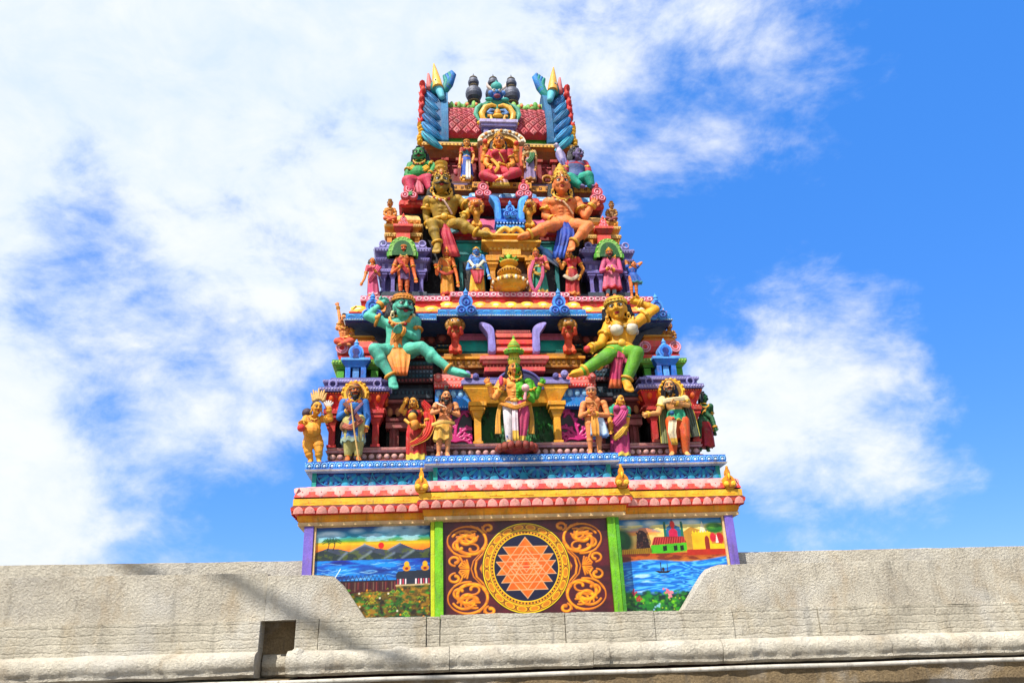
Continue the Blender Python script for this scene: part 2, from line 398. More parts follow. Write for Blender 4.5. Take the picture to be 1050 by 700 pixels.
# ---- base storey
mb = PT(); mb.box(-1.66, 1.66, -.09, .16, 1.5, 4.1, K['magD']); part(mb, 'center_block')
for sx in (-1, 1):
    mb = PT(); mb.box(sx*3.64, sx*3.80, .06, .3, 2.3, 4.1, K['purple']); part(mb, 'pilaster')
    mb = PT(); mb.box(sx*3.60, sx*3.637, .09, .2, 2.3, 4.1, K['beige']); part(mb, 'pilaster_edge')
    mb = PT(); mb.box(sx*1.435, sx*1.575, -.16, 0, 2.4, 4.1, K['lime'])
    mb.box(sx*1.577, sx*1.645, -.145, 0, 2.4, 4.1, paint('#b9c421') if sx < 0 else K['green']); part(mb, 'pilaster')

# ---- great cornice
PB = plan(3.8, .15, 1.645, .27)
mb = PT()
mb.sweep(PB, [(.0, 4.06), (.11, 4.085), (.115, 4.14), (.10, 4.145), (.125, 4.19), (.135, 4.255)], [K['beige'], K['beige'], K['beige'], K['orangeY'], K['orangeY']])
part(mb, 'cornice')
mb = PT()
mb.sweep(PB, [(.12, 4.258), (.18, 4.275), (.225, 4.32), (.235, 4.37), (.205, 4.408)], [K['coral'], K['coral'], K['coral'], K['dred']], False, False)
for fr, st, bl in along(PB, .20, 4.268, .236, 4.402, .19):
    petal(mb, fr, st*.99, 1.0, .02, K['coral']); petal(mb, lambda u, v, w, fr=fr: fr(u, .06+v*.90, w+.012), st*.90, 1.0, .012, paint('#e3a096'))
part(mb, 'petal_cornice', 0)
mb = PT()
mb.sweep(PB, [(.18, 4.41), (.20, 4.415), (.20, 4.53), (.18, 4.535)], [K['dred'], K['yellow'], K['dred']])
for fr, st, bl in along(PB, .20, 4.415, .20, 4.53, .5):
    for k in range(4): dome(mb, fr, .012, .1, .006, K['orangeY'], .5) if k == 0 else None
    box_fr(mb, fr, -.12, .12, .3, .36, 0, .004, K['orangeY'])
part(mb, 'cornice_band')
mb = PT()
mb.sweep(PB, [(.17, 4.537), (.195, 4.56), (.16, 4.66), (.05, 4.76), (-.04, 4.79)], [K['dred'], K['coral'], paint('#d98f8c'), K['pinkL']])
for fr, st, bl in along(PB, .2, 4.555, .10, 4.73, .3):
    petal(mb, fr, st*.98, .97, .03, paint('#d28d88'), True); petal(mb, lambda u, v, w, fr=fr: fr(u, .06+v*.94, w+.010), st*.90, .97, .024, paint('#d99f98'), True)
    ringel(mb, fr, .045, .16, .008, paint('#c8706a'), .42, -2.2, 1.6, 9)
    dome(mb, fr, .013, .07, .045, paint('#a84a44'), .45)
part(mb, 'petal_cornice', 0)
# gilded corner leaves on the cornice
def corner_leaf(x, y, z, s=1.0):
    mb = PT()
    half = [(.0, .36), (.035, .30), (.05, .24), (.04, .19), (.075, .17), (.12, .11), (.14, .03), (.12, -.05), (.07, -.10), (.0, -.11)]
    out = [(x+a*s, z+b*s) for a, b in half]+[(x-a*s, z+b*s) for a, b in half[-2:0:-1]]
    mb.prism(out, y-.05, y+.06, K['gold']); inn = [(x+(a-x)*.62, z+.02*s+(b-z-.02*s)*.62) for a, b in out]; mb.prism(inn, y-.075, y-.04, paint('#b8701c'))
    for sx in (-1, 1): mb.lathe((x+sx*.075*s, y-.05, z), [(.06*s, 0), (.06*s, .03), (.03*s, .05)], K['yellow'], 14, (0, -1, 0))
    mb.ell((x, y-.07, z+.16*s), (.028*s, .03, .07*s), K['yellow']); mb.ell((x, y-.02, z+.36*s), (.03*s, .03, .045*s), K['gold'])
    part(mb, 'corner_ornament', .01)
for x, y in ((-1.8, -.3), (1.72, -.3), (3.78, .0)): corner_leaf(x, y-.02, 4.62, .86)

# ---- lotus frieze
mb = PT()
PF = plan(3.74, .21, 1.60, .27)
mb.sweep(PF, [(0, 4.76), (0, 5.04)], K['navy'])
blues = [paint('#1a6fae'), paint('#1f8fae'), paint('#123f92')]
for fr, st, bl in along(PF, 0, 4.785, 0, 5.025, .52, .3, .08):
    for k in range(7):
        a = PI*(k+.5)/7; ca, sa = math.cos(a), math.sin(a)
        vs = []
        for r, hw, w in ((.05, .012, .004), (.15, .035, .022), (.21, .03, .02), (.245, .002, .004)):
            for e in (-1, 0, 1):
                u = ca*r-sa*e*hw; v = (sa*r+ca*e*hw)/bl
                vs.append(fr(u, max(.02, min(.98, 1-v*.98)), w if e == 0 else .002))
        mb.add(vs, [(j*3+i, j*3+i+1, j*3+4+i, j*3+3+i) for j in range(3) for i in range(2)], blues[k % 2], True)
    ringel(mb, fr, .25, .97, .009, paint('#2f9cb8'), 1.0, PI, 2*PI, 12)
    petal(mb, lambda u, v, w, fr=fr, st=st: fr(u+st/2, v, w), .16, .6, .02, blues[1])
for a, b, nn in runs(PF, 0):
    if nn.y < -.5:
        for e, sg in ((a, 1), (b, -1)): mb.box(e.x, e.x+sg*.075, e.y-.012, e.y+.05, 4.77, 5.035, K['teal'])
part(mb, 'lotus_frieze', 0)
# ---- blue ledge
PL = plan(3.79, .15, 1.68, .27)
mb = PT()
mb.sweep(PL, [(-.06, 5.03), (.06, 5.045), (.075, 5.075), (.055, 5.08), (.06, 5.215), (.0, 5.222)], [K['blueL'], K['white'], K['white'], paint('#2c78cf'), paint('#6fb1e4')])
for fr, st, bl in along(PL, .055, 5.085, .06, 5.21, .135):
    ringel(mb, fr, .047, .33, .013, paint('#7fb9ea'), .45, -.6, 3.7, 9)
    dome(mb, fr, .026, .2, .018, paint('#cfe2f2'), .38, 8)
    dome(mb, lambda u, v, w, fr=fr, st=st: fr(u+st/2, v, w), .014, .12, .012, paint('#9ccdf0'), .8, 6)
part(mb, 'ledge', 0)

# ------------------------------------------------------------------ tier one
PM = plan(3.52, .5, 1.55, .14)
mb = PT()
mb.sweep(PM, [(.03, 5.215), (.04, 5.32), (-.01, 5.34), (-.01, 5.465), (.03, 5.475), (.05, 5.51), (.02, 5.525), (.03, 5.565), (-.1, 5.575)],
         [K['maroon'], K['maroonL'], K['brown'], paint('#8a4440'), paint('#b87a74'), K['maroon'], paint('#c08a82'), K['maroon']])
for fr, st, bl in along(PM, -.01, 5.345, -.01, 5.465, .14): dome(mb, fr, .055, .46, .035, paint('#c99a90'))
part(mb, 'base_moulding', .006)
# middle bay
mb = PT(); mb.box(-.72, .72, .66, 1.2, 5.5, 6.5, K['greenD'])
rnd = random.Random(3)
for k in range(90):
    x = rnd.uniform(-.66, .66); z = rnd.uniform(5.62, 6.35); mb.ell((x, .66, z), (.03, .02, .06), paint('#2f7a33') if k % 2 else paint('#1c4a22'), None, 6, 4)
part(mb, 'niche', 0)
def capital_column(mb, cx, y, z0, z1, w, mat, capz, lo=None):
    h = z1-capz
    mb.box(cx-w/2, cx+w/2, y-w/2, y+w/2, z0, capz, mat)
    mb.box(cx-w*.72, cx+w*.72, y-w*.72, y+w*.72, z0, z0+.05, mat)
    mb.frus(cx, y, y+w, capz, capz+h*.45, w*.55, w*.95, mat, w*.5, w*.9)
    mb.box(cx-w*1.1, cx+w*1.1, y-w*1.05, y+w, capz+h*.45, capz+h*.7, mat)
    mb.box(cx-w*1.32, cx+w*1.32, y-w*1.25, y+w, capz+h*.7+.006, z1, mat)
for sx in (-1, 1):
    mb = PT(); capital_column(mb, sx*.76, .45, 5.57, 6.38, .13, paint('#d99a28'), 6.08); part(mb, 'column')
    # dark scroll panel
    mb = PT(); x0, x1 = sx*.86, sx*1.5; mb.box(x0, x1, .62, 1.1, 5.5, 6.36, K['magD'])
    part(mb, 'panel_back', 0)
    # blue entablature and coral ledge beside the middle bay
    mb = PT(); a, b = sorted((sx*.86, sx*1.56))
    mb.box(a, b, .47, 1.1, 6.33, 6.5, paint('#1b86cf')); mb.box(a, b, .5, 1.1, 6.505, 6.7, paint('#3a78b8')); mb.box(a, b, .44, 1.1, 6.30, 6.335, K['blue'])
    for k in range(5):
        x = a+(b-a)*(k+.5)/5; mb.ell((x, .5, 6.6), (.055, .03, .075), K['blueL'])
    for k in range(14): mb.ell((a+(b-a)*(k+.5)/14, .44, 6.318), .016, K['blueL'], None, 7, 5)
    part(mb, 'entablature')
    mb = PT(); a, b = sorted((sx*.80, sx*1.58))
    mb.box(a, b, .42, 1.2, 6.705, 6.78, K['coral']); mb.box(a, b, .46, 1.2, 6.782, 6.86, paint('#d9837c')); mb.box(a, b, .5, 1.2, 6.862, 6.93, K['coral']); mb.box(a, b, .56, 1.2, 6.932, 7.03, paint('#d98f86'))
    xo = sx*1.5
    for k in range(13): mb.ell((a+(b-a)*(k+.5)/13, .42, 6.74), (.022, .015, .022), K['pinkW'], None, 7, 5)
    for k in range(9): mb.ell((a+(b-a)*(k+.5)/9, .5, 6.895), (.03, .015, .02), paint('#e0a8a2'), None, 7, 5)
    mb.lathe((xo, .42, 6.9), [(.085, 0), (.085, .05), (.06, .07)], paint('#d3605a'), 14, (0, -1, 0)); mb.lathe((xo, .35, 6.9), [(.04, 0), (.035, .03)], K['pinkW'], 12, (0, -1, 0))
    part(mb, 'upper_ledge')
mb = PT()
mb.frus(0, .5, 1.2, 6.385, 6.66, .84, 1.0, paint('#dba02c'), .06, .16); mb.box(-1.02, 1.02, .38, 1.2, 6.662, 6.74, K['yellow'])
mb.box(-1.06, 1.06, .34, 1.2, 6.745, 6.83, K['lav']); mb.box(-1.0, 1.0, .4, 1.2, 6.832, 6.9, K['lavD'])
for sx in (-1, 1):
    mb.lathe((sx*.95, .35, 6.93), [(.075, 0), (.075, .05), (.04, .08)], K['lav'], 14, (0, -1, 0)); mb.lathe((sx*.78, .37, 6.9), [(.06, 0), (.06, .05), (.03, .07)], K['lavD'], 14, (0, -1, 0))
part(mb, 'middle_ledge')
mb = PT(); mb.prism([(.05+.46*math.cos(PI*k/20), 6.62+.40*math.sin(PI*k/20)) for k in range(21)], .33, .5, paint('#2f2d58')); mb.tube([(.05+.46*math.cos(PI*k/20), .33, 6.62+.40*math.sin(PI*k/20)) for k in range(21)], .03, K['lavD'], 8); part(mb, 'round_arch')

# recess between the bays
for sx in (-1, 1):
    mb = PT(); a, b = sorted((sx*1.6, sx*2.5))
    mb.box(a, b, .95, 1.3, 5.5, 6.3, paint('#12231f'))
    for x in (1.66, 2.34): mb.box(sx*x-.09, sx*x+.09, .78, 1.2, 5.5, 6.3, K['maroon']); mb.box(sx*x-.03, sx*x+.03, .76, 1.0, 5.6, 6.2, paint('#8a4644'))
    part(mb, 'doorway')
    mb = PT(); mb.box(a, b, .7, 1.3, 6.0, 6.12, K['maroonL']); mb.box(a, b, .66, 1.3, 6.125, 6.2, K['maroon']); mb.box(a, b, .78, 1.3, 6.205, 6.5, paint('#6a2620'))
    for k in range(6): mb.ell((a+(b-a)*(k+.5)/6, .78, 6.34), (.055, .035, .09), paint('#b57a52'))
    mb.box(a, b, .66, 1.3, 6.505, 6.56, K['maroonL'])
    part(mb, 'lintel')
    mb = PT(); mb.box(a, b, .6, 1.3, 6.562, 6.64, K['slate']); mb.box(a, b, .68, 1.3, 6.642, 6.74, paint('#2a3344')); mb.box(a, b, .76, 1.3, 6.742, 6.82, K['slate']); mb.box(a, b, .84, 1.3, 6.822, 6.92, paint('#232c38'))
    for k in range(12): mb.box(a+(b-a)*k/12+.01, a+(b-a)*k/12+.045, .655, .7, 6.66, 6.73, paint('#3c5a66'))
    part(mb, 'shelf')
    mb = PT()
    for k in range(5):
        mb.box(a, b, .72+.03*k, 1.3, 6.925+.1*k, 7.015+.1*k, [paint('#4a2430'), paint('#1d3a4a'), paint('#3a4a5a'), paint('#5a2c2a'), paint('#1f4a4a')][k])
        for q in range(13): mb.box(a+(b-a)*(q+.2)/13, a+(b-a)*(q+.75)/13, .70+.03*k, .72+.03*k, 6.945+.1*k, 6.99+.1*k, [paint('#8a4a4a'), paint('#2f5a6a'), paint('#5f7486')][k % 3])
    part(mb, 'stepped_wall', .004)

# corner pavilions
def horseshoe(mb, cx, cz, y, R, mats, depth=.16, foot=.6):
    """gable arch: nested horseshoe bands, outermost first"""
    for i, (f, m, dy) in enumerate(mats):
        r = R*f; pts = []
        for k in range(25):
            a = -.42*PI+(1.84*PI)*k/24+PI/2+PI*.0
            a = PI/2+(k/24-.5)*2*PI*.80
            pts.append((cx+r*math.cos(a), cz+r*math.sin(a)))
        pts = pts+[(cx-r*.95, cz-R*foot*1.0), (cx+r*.95, cz-R*foot*1.0)][::1]
        mb.prism(pts, y-depth-dy, y+.1, m)
def nasi_finial(mb, cx, y, z, s, m, m2):
    """little crowned gable with two volutes, as used on the kapotas"""
    for sx in (-1, 1):
        mb.lathe((cx+sx*.085*s, y, z+.10*s), [(.10*s, 0), (.10*s, .05*s), (.08*s, .075*s)], m, 18, (0, -1, 0))
        mb.tube([(cx+sx*.085*s+.062*s*math.cos(t), y-.08*s, z+.10*s+.062*s*math.sin(t)) for t in [2*PI*q/14 for q in range(14)]], .014*s, m2, 6, closed=True)
        mb.ell((cx+sx*.085*s, y-.075*s, z+.10*s), (.03*s, .025*s, .03*s), m2, None, 8, 5)
    P_ = [(-.12, .12), (.12, .12), (.10, .19), (.125, .27), (.10, .35), (.05, .39), (-.05, .39), (-.10, .35), (-.125, .27), (-.10, .19)]
    mb.prism([(cx+a*s, z+b*s) for a, b in P_], y-.055*s, y+.03, m)
    mb.tube([(cx+.065*s*math.cos(t), y-.06*s, z+.27*s+.075*s*math.sin(t)) for t in [2*PI*q/16 for q in range(16)]], .016*s, m2, 6, closed=True)
    mb.ell((cx, y-.05*s, z+.26*s), (.03*s, .03*s, .045*s), m2, None, 8, 5)
    mb.lathe((cx, y-.02, z+.37*s), [(.05*s, 0), (.06*s, .02*s), (.035*s, .05*s), (.05*s, .08*s), (.04*s, .11*s), (.015*s, .14*s), (.004*s, .18*s)], m, 10)

for sx in (-1, 1):
    cx = sx*3.07
    pv = bpy.data.objects.new('corner_pavilion', None); COL.objects.link(pv); pv.parent = tower
    pl = [(cx-.5, 1.5), (cx-.5, .55), (cx+.5, .55), (cx+.5, 1.5)]
    def sub(mb, name, bevel=.006): return subs(pv, mb, name, bevel)
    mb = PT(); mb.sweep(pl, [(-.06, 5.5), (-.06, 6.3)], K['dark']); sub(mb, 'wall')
    for x in (-.4, .4):
        mb = PT(); capital_column(mb, cx+x, .52, 5.57, 6.27, .12, paint('#b3312a'), 6.0); sub(mb, 'column')
        if x*sx > 0:
            mb = PT(); capital_column(mb, cx+x+sx*.05, 1.2, 5.57, 6.27, .12, paint('#b3312a'), 6.0); sub(mb, 'column')
    mb = PT(); mb.sweep(pl, [(.06, 6.275), (.07, 6.33), (.02, 6.335), (.02, 6.38), (.12, 6.6), (.13, 6.63)], [K['red'], paint('#d9665c'), K['red'], K['red'], K['redD']])
    for fr, st, bl in along(pl, .02, 6.38, .12, 6.6, .16): dome(mb, fr, .05, .32, .035, K['orange'], .6)
    beads(mb, pl, .13, 6.615, .05, .016, K['orange']); beads(mb, pl, .07, 6.305, .055, .018, paint('#d9665c'))
    sub(mb, 'entablature')
    mb = PT(); mb.sweep(pl, [(.1, 6.632), (.16, 6.65), (.17, 6.73), (.08, 6.74), (.06, 6.84), (.11, 6.85), (.11, 6.9), (.0, 6.91), (-.02, 6.98)],
                        [K['lavD'], K['lav'], K['lav'], K['lavD'], K['lav'], K['lav'], K['lavD'], K['lavD']])
    for x in (-.42, .42): ringel(mb, lambda u, v, w, x=x: Vector((cx+x+u, .44-w, 6.8+v)), .07, .07, .022, K['lav'], 0)
    beads(mb, pl, .17, 6.69, .055, .02, paint('#b3aed2')); beads(mb, pl, .11, 6.875, .05, .014, paint('#b3aed2'))
    sub(mb, 'cornice')
    mb = PT(); horseshoe(mb, cx-sx*.02, 6.56, .46, .255, [(1, K['gold'], 0), (.84, K['yellow'], .03), (.66, K['goldD'], .045), (.5, paint('#7a5a10'), .055)], .15)
    for k in range(9):
        a = PI*(.02+.96*k/8); mb.ell((cx-sx*.02+.235*math.cos(a), .30, 6.56+.235*math.sin(a)), (.032, .03, .032), K['yellow'], None, 8, 5)
    sub(mb, 'gable_arch', .008)
    # upper green storey
    pg = [(cx-.40, 1.4), (cx-.40, .75), (cx+.40, .75), (cx+.40, 1.4)]
    mb = PT(); mb.sweep(pg, [(-.1, 6.97), (-.1, 7.2), (.0, 7.22), (.02, 7.27), (.08, 7.3), (.09, 7.39), (.0, 7.41)],
                        [K['dark'], K['greenD'], K['green'], paint('#7fae3c'), paint('#6aa43c'), paint('#7fae3c')])
    for x in (-.33, .33):
        mb.box(cx+x-.07, cx+x+.07, .74, .9, 6.98, 7.2, K['green'])
    beads(mb, pg, .09, 7.345, .06, .02, paint('#b4cf6a'))
    sub(mb, 'upper_storey')
    mb = PT(); bl_ = paint('#2f74c8'); bl2 = paint('#5f9fdf'); c2 = cx+sx*.02
    mb.box(c2-.2, c2-.1, .58, .75, 6.98, 7.2, bl_); mb.box(c2+.1, c2+.2, .58, .75, 6.98, 7.2, bl_); mb.box(c2-.1, c2+.1, .68, .76, 6.98, 7.2, K['navy'])
    mb.box(c2-.06, c2+.06, .62, .68, 6.98, 7.2, bl2)
    mb.frus(c2, .62, .8, 7.202, 7.32, .18, .27, bl_, .04, .1); mb.box(c2-.28, c2+.28, .51, .8, 7.322, 7.38, bl2)
    horseshoe(mb, c2, 7.5, .62, .145, [(1, bl2, 0), (.78, bl_, .02), (.45, K['navy'], .03)], .09, .9)
    mb.lathe((c2, .58, 7.61), [(.06, 0), (.07, .03), (.04, .06), (.055, .09), (.03, .12), (.01, .17)], bl2, 12)
    sub(mb, 'small_shrine')
    mb = PT()
    prof = [(.0, 0), (.05, .02), (.06, .10), (.0, .13), (.05, .16), (.065, .28), (.03, .42), (-.06, .52)]
    pr = [(cx-.33, 1.3), (cx-.33, .82), (cx+.33, .82), (cx+.33, 1.3)]
    mb.sweep(pr, [(o, 7.41+z) for o, z in prof], [K['red'], K['coral'], K['redD'], K['coral'], paint('#c93a36'), paint('#d9584e'), paint('#d98a3c')])
    mb.sweep(pr, [(-.06, 7.932), (-.02, 7.94), (-.06, 8.0), (-.16, 8.02)], [K['orangeY'], paint('#dca24a'), K['cream']])
    for x in (-.32, .32):
        for r in (.11, .065): ringel(mb, lambda u, v, w, x=x: Vector((cx+x+u, .76-w, 7.68+v)), r, r, .02, K['pinkL'], 0)
    for x in (-1, 1): ringel(mb, lambda u, v, w, x=x: Vector((cx+x*.40+w, .95+u, 7.68+v)), .1, .1, .03, K['pink'], 0)
    sub(mb, 'roof')

# middle of tier one, upper part
mb = PT()
mb.box(-1.42, 1.42, .62, 1.5, 7.06, 7.16, K['brown']); mb.box(-1.42, 1.42, .56, 1.5, 7.162, 7.22, K['goldD'])
mb.box(-1.36, 1.36, .6, 1.5, 7.222, 7.34, K['gold']); mb.box(-1.44, 1.44, .54, 1.5, 7.342, 7.40, paint('#c98a20')); mb.box(-1.38, 1.38, .62, 1.5, 7.402, 7.49, paint('#a8741c'))
for k in range(27):
    x = -1.3+2.6*k/26; mb.box(x-.03, x+.03, .57, .6, 7.24, 7.33, paint('#8a5a12'))
part(mb, 'dentil_cornice')
mb = PT()
for (w, y, z0, z1, m) in ((.60, .44, 7.04, 7.13, paint('#c2524c')), (.56, .48, 7.132, 7.2, paint('#d98078')), (.63, .42, 7.202, 7.27, paint('#d9706a')), (.68, .38, 7.272, 7.34, K['coralP']), (.64, .42, 7.342, 7.375, K['coral'])):
    mb.box(-w, w, y, 1.2, z0, z1, m)
for k in range(16): mb.box(-.52+1.04*k/15-.02, -.52+1.04*k/15+.02, .46, .49, 7.14, 7.19, K['redD'])
part(mb, 'middle_cornice')
mb = PT()
def barrel(mb, x0, x1, yc, z0, r, mat, n=10, ry=None):
    prof = [(yc-(ry or r)*math.cos(PI*k/n), z0+r*math.sin(PI*k/n)) for k in range(n+1)]
    mb.loft([[(x, y, z) for y, z in prof] for x in (x0, x1)], mat)
mb.box(-1.2, 1.2, .72, 1.4, 7.492, 7.56, paint('#1d6a66')); barrel(mb, -1.12, 1.12, 1.0, 7.58, .34, K['teal'], 14, .26)
mb.box(-1.12, 1.12, .9, 1.4, 7.88, 7.95, paint('#c76a8a')); mb.box(-1.12, 1.12, .93, 1.4, 7.952, 8.0, K['pink']); mb.box(-1.12, 1.12, .96, 1.4, 8.002, 8.07, paint('#b05a78'))
part(mb, 'barrel_roof')
mb = PT(); mb.box(-.40, .42, .5, 1.1, 7.494, 7.57, K['coralP']); mb.box(-.36, .38, .53, 1.1, 7.572, 7.64, K['red']); mb.box(-.36, .38, .5, 1.1, 7.642, 7.74, K['coral'])
mb.box(-.36, .38, .54, 1.1, 7.742, 7.79, K['redD']); mb.box(-.36, .38, .51, 1.1, 7.792, 7.88, paint('#d9665c')); mb.box(-.36, .38, .55, 1.1, 7.882, 7.92, K['redD']); mb.box(-.34, .36, .55, 1.1, 7.922, 7.97, K['coralP'])
part(mb, 'roof_block')
def horn(mb, x, y, z0, z1, sx, m, lean=.16, w=.085):
    H = z1-z0; P_ = [(-w, 0), (w, 0), (w*1.05, .35), (w*1.35, .6), (w*1.6+lean*.6, .82), (w*1.2+lean*1.25, .97), (w*.6+lean*1.05, 1.0), (lean*.3, .93), (-w*.7, .78), (-w*.95, .5)]
    # smooth the outline, then round its edge
    Q = []
    n = len(P_)
    for i in range(n):
        p0, p1, p2, p3 = P_[i-1], P_[i], P_[(i+1) % n], P_[(i+2) % n]
        for t in (0, .33, .66): Q.append(tuple(.5*((2*p1[q])+(p2[q]-p0[q])*t+(2*p0[q]-5*p1[q]+4*p2[q]-p3[q])*t*t+(3*p1[q]-p0[q]-3*p2[q]+p3[q])*t**3) for q in (0, 1)))
    cx_ = sum(q[0] for q in Q)/len(Q); cy_ = sum(q[1] for q in Q)/len(Q)
    rings = []
    for k_, d in ((.55, -.07), (.9, -.05), (1, 0), (1, .2)): rings.append([Vector((x+sx*(cx_+(a-cx_)*k_), y+d, z0+H*(cy_+(b-cy_)*k_))) for a, b in Q])
    mb.loft(rings, m)
for sx in (-1, 1):
    mb = PT(); horn(mb, .01+sx*.44, .5, 7.45, 8.12, sx, paint('#9186c6'), .13, .068); part(mb, 'horn', 0)

# ------------------------------------------------------------------ tier two cornice
mb = PT()
PD = plan(2.4, 1.3, 1.45, .1)
mb.sweep(PD, [(0, 7.0), (0, 7.93)], K['dark'], True, True)
mb.sweep(PD, [(.04, 7.93), (.06, 7.95), (.06, 8.15), (.04, 8.17)], paint('#4e1c22'))
for z_, m_ in ((7.5, '#23508a'), (7.62, '#7a2a2e'), (7.74, '#8a6a24'), (7.84, '#2a5a6a')): mb.sweep(PD, [(.0, z_), (.07, z_+.02), (.07, z_+.06), (.0, z_+.08)], paint(m_)); beads(mb, PD, .07, z_+.04, .09, .02, paint('#a8905a'))
for fr, st, bl in along(PD, .06, 7.95, .06, 8.15, .24): dome(mb, fr, .085, .40, .04, paint('#9a5048'))
part(mb, 'dark_frieze', 0)
PC = plan(3.05, .9, 1.22, .2)
mb = PT()
mb.sweep(PC, [(-.4, 8.12), (.24, 8.18), (.30, 8.21), (.31, 8.235), (.28, 8.24), (.28, 8.36), (.24, 8.385), (.1, 8.4)],
         [paint('#2b4a78'), K['navy'], K['blueL'], K['navy'], paint('#1d77b8'), paint('#2f8ccc'), K['dred']])
beads(mb, PC, .31, 8.222, .05, .013, K['white'])
for fr, st, bl in along(PC, .28, 8.25, .28, 8.35, .22): ringel(mb, fr, .07, .32, .010, paint('#5fb0e0'), .5, .3, 2.84, 8)
part(mb, 'blue_cornice', 0)
mb = PT()
mb.sweep(PC, [(.22, 8.402), (.23, 8.43), (.14, 8.56), (.04, 8.62)], [K['coral'], paint('#d98a48'), K['orangeY']])
for fr, st, bl in along(PC, .235, 8.425, .06, 8.61, .34):
    petal(mb, fr, st*.92, .9, .045, K['yellow'], True)
    dome(mb, fr, st*.26, .24, .05, paint('#dccfae'), .42)
    ringel(mb, fr, .06, .2, .014, paint('#d9a03c'), .45, -2, 2, 9)
part(mb, 'petal_cornice', 0)
mb = PT()
mb.sweep(PC, [(.0, 8.62), (-.02, 8.64), (.0, 8.75), (.02, 8.76)], [K['redD'], K['red'], K['red']])
mb.sweep(PC, [(.0, 8.765), (.025, 8.77), (.025, 8.885), (-.1, 8.895)], [paint('#b05f74'), K['pink'], K['pinkL']])
for fr, st, bl in along(PC, .025, 8.775, .025, 8.88, .14):
    ringel(mb, fr, .046, .36, .012, paint('#e3c4cb')); dome(mb, fr, .015, .12, .014, paint('#8d3a54'), .5, 6)
part(mb, 'ledge', 0)
for x, y in ((-.94, .35), (.94, .35), (-2.80, .55), (3.02, .55)):
    mb = PT(); nasi_finial(mb, x, y, 8.18, 1.12, paint('#4b93da'), paint('#2a4fa8')); part(mb, 'crest_ornament', .008)

# ------------------------------------------------------------------ tier three
mb = PT()
P3 = plan(2.92, 1.05, 1.0, .1)
mb.sweep(P3, [(0, 8.89), (.02, 8.95), (-.06, 8.96), (-.06, 9.06)], [K['slate'], paint('#56607a'), K['slate']])
part(mb, 'base_moulding')
# gilded middle pavilion
pv = bpy.data.objects.new('middle_pavilion', None); COL.objects.link(pv); pv.parent = tower
CX3 = .09
g1, g2, g3 = gold('#c98b1e'), gold('#b0700f'), gold('#dba840')
mb = PT(); mb.box(CX3-.45, CX3+.45, 1.0, 1.7, 8.95, 10.0, paint('#5a3410')); subs(pv, mb, 'wall')
for x in (-.42, .42):
    mb = PT(); capital_column(mb, CX3+x, .95, 9.0, 9.78, .11, g1, 9.5); subs(pv, mb, 'column')
mb = PT(); mb.box(CX3-.56, CX3+.56, .82, 1.6, 9.785, 9.84, g1); mb.box(CX3-.48, CX3+.48, .9, 1.6, 9.842, 9.98, g2); mb.box(CX3-.2, CX3+.2, .84, 1.0, 9.86, 10.0, g3)
mb.frus(CX3, .92, 1.6, 9.982, 10.13, .46, .6, g1, .02, .12); mb.box(CX3-.64, CX3+.64, .76, 1.6, 10.132, 10.18, g3); mb.box(CX3-.52, CX3+.52, .9, 1.6, 10.182, 10.24, g2)
mb.frus(CX3, .92, 1.6, 10.242, 10.31, .52, .58, g1, .0, .06); mb.box(CX3-.62, CX3+.62, .8, 1.6, 10.312, 10.36, g3)
for k in range(11): mb.box(CX3-.45+.9*k/10-.025, CX3-.45+.9*k/10+.025, .86, .92, 9.99, 10.1, g3)
subs(pv, mb, 'entablature')
mb = PT()
for sx in (-1, 1):
    pts = [(CX3+sx*t*.55, .86, 10.42+.09*math.sin(t*PI*2.2)) for t in [i/14 for i in range(15)]]
    mb.tube(pts, [.07-.02*(i/14) for i in range(15)], g3, 8)
    mb.lathe((CX3+sx*.54, .9, 10.43), [(.1, 0), (.1, .06), (.05, .09)], g1, 12, (0, -1, 0))
mb.box(CX3-.56, CX3+.56, .95, 1.5, 10.362, 10.46, g2)
subs(pv, mb, 'scroll_crest', 0)
# teal shrines beside it
for sx, x in ((-1, -.75), (1, .85)):
    mb = PT(); t1, t2 = paint('#1f8f86'), paint('#136a6a')
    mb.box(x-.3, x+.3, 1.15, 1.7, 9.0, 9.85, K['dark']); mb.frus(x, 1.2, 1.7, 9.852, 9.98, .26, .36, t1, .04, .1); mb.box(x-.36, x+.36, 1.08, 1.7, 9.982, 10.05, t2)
    mb.frus(x, 1.2, 1.7, 10.052, 10.3, .3, .33, t1, .03, .06); mb.box(x-.34, x+.34, 1.1, 1.7, 10.302, 10.36, t2); barrel(mb, x-.3, x+.3, 1.4, 10.36, .22, t1)
    for e in (-.24, .24): mb.box(x+e-.04, x+e+.04, 1.1, 1.3, 9.0, 9.85, t2)
    part(mb, 'side_shrine')
# blue shrine on top of the gilded one
mb = PT(); b1, b2, b3 = paint('#1f6fc4'), paint('#174f98'), paint('#4a9ae0')
for z0, z1, w, y, m in ((10.37, 10.45, .27, .86, b2), (10.452, 10.53, .23, .9, b1), (10.532, 10.59, .31, .82, b3), (10.592, 10.65, .27, .88, b2), (10.652, 10.72, .33, .8, b1)):
    mb.box(CX3-w, CX3+w, y, 1.5, z0, z1, m)
for x in (-.18, 0, .18): mb.box(CX3+x-.045, CX3+x+.045, .84, .95, 10.455, 10.53, b3)
mb.box(CX3-.24, CX3+.24, .95, 1.5, 10.722, 11.02, b1); mb.box(CX3-.26, CX3+.26, .93, 1.5, 11.022, 11.07, b3)
mb.prism([(CX3-.12, 10.725), (CX3+.12, 10.725), (CX3+.1, 10.87), (CX3+.04, 11.0), (CX3-.04, 11.0), (CX3-.1, 10.87)], .84, .96, paint('#7f9fe0'))
mb.ell((CX3, .83, 10.82), (.045, .03, .065), b2)
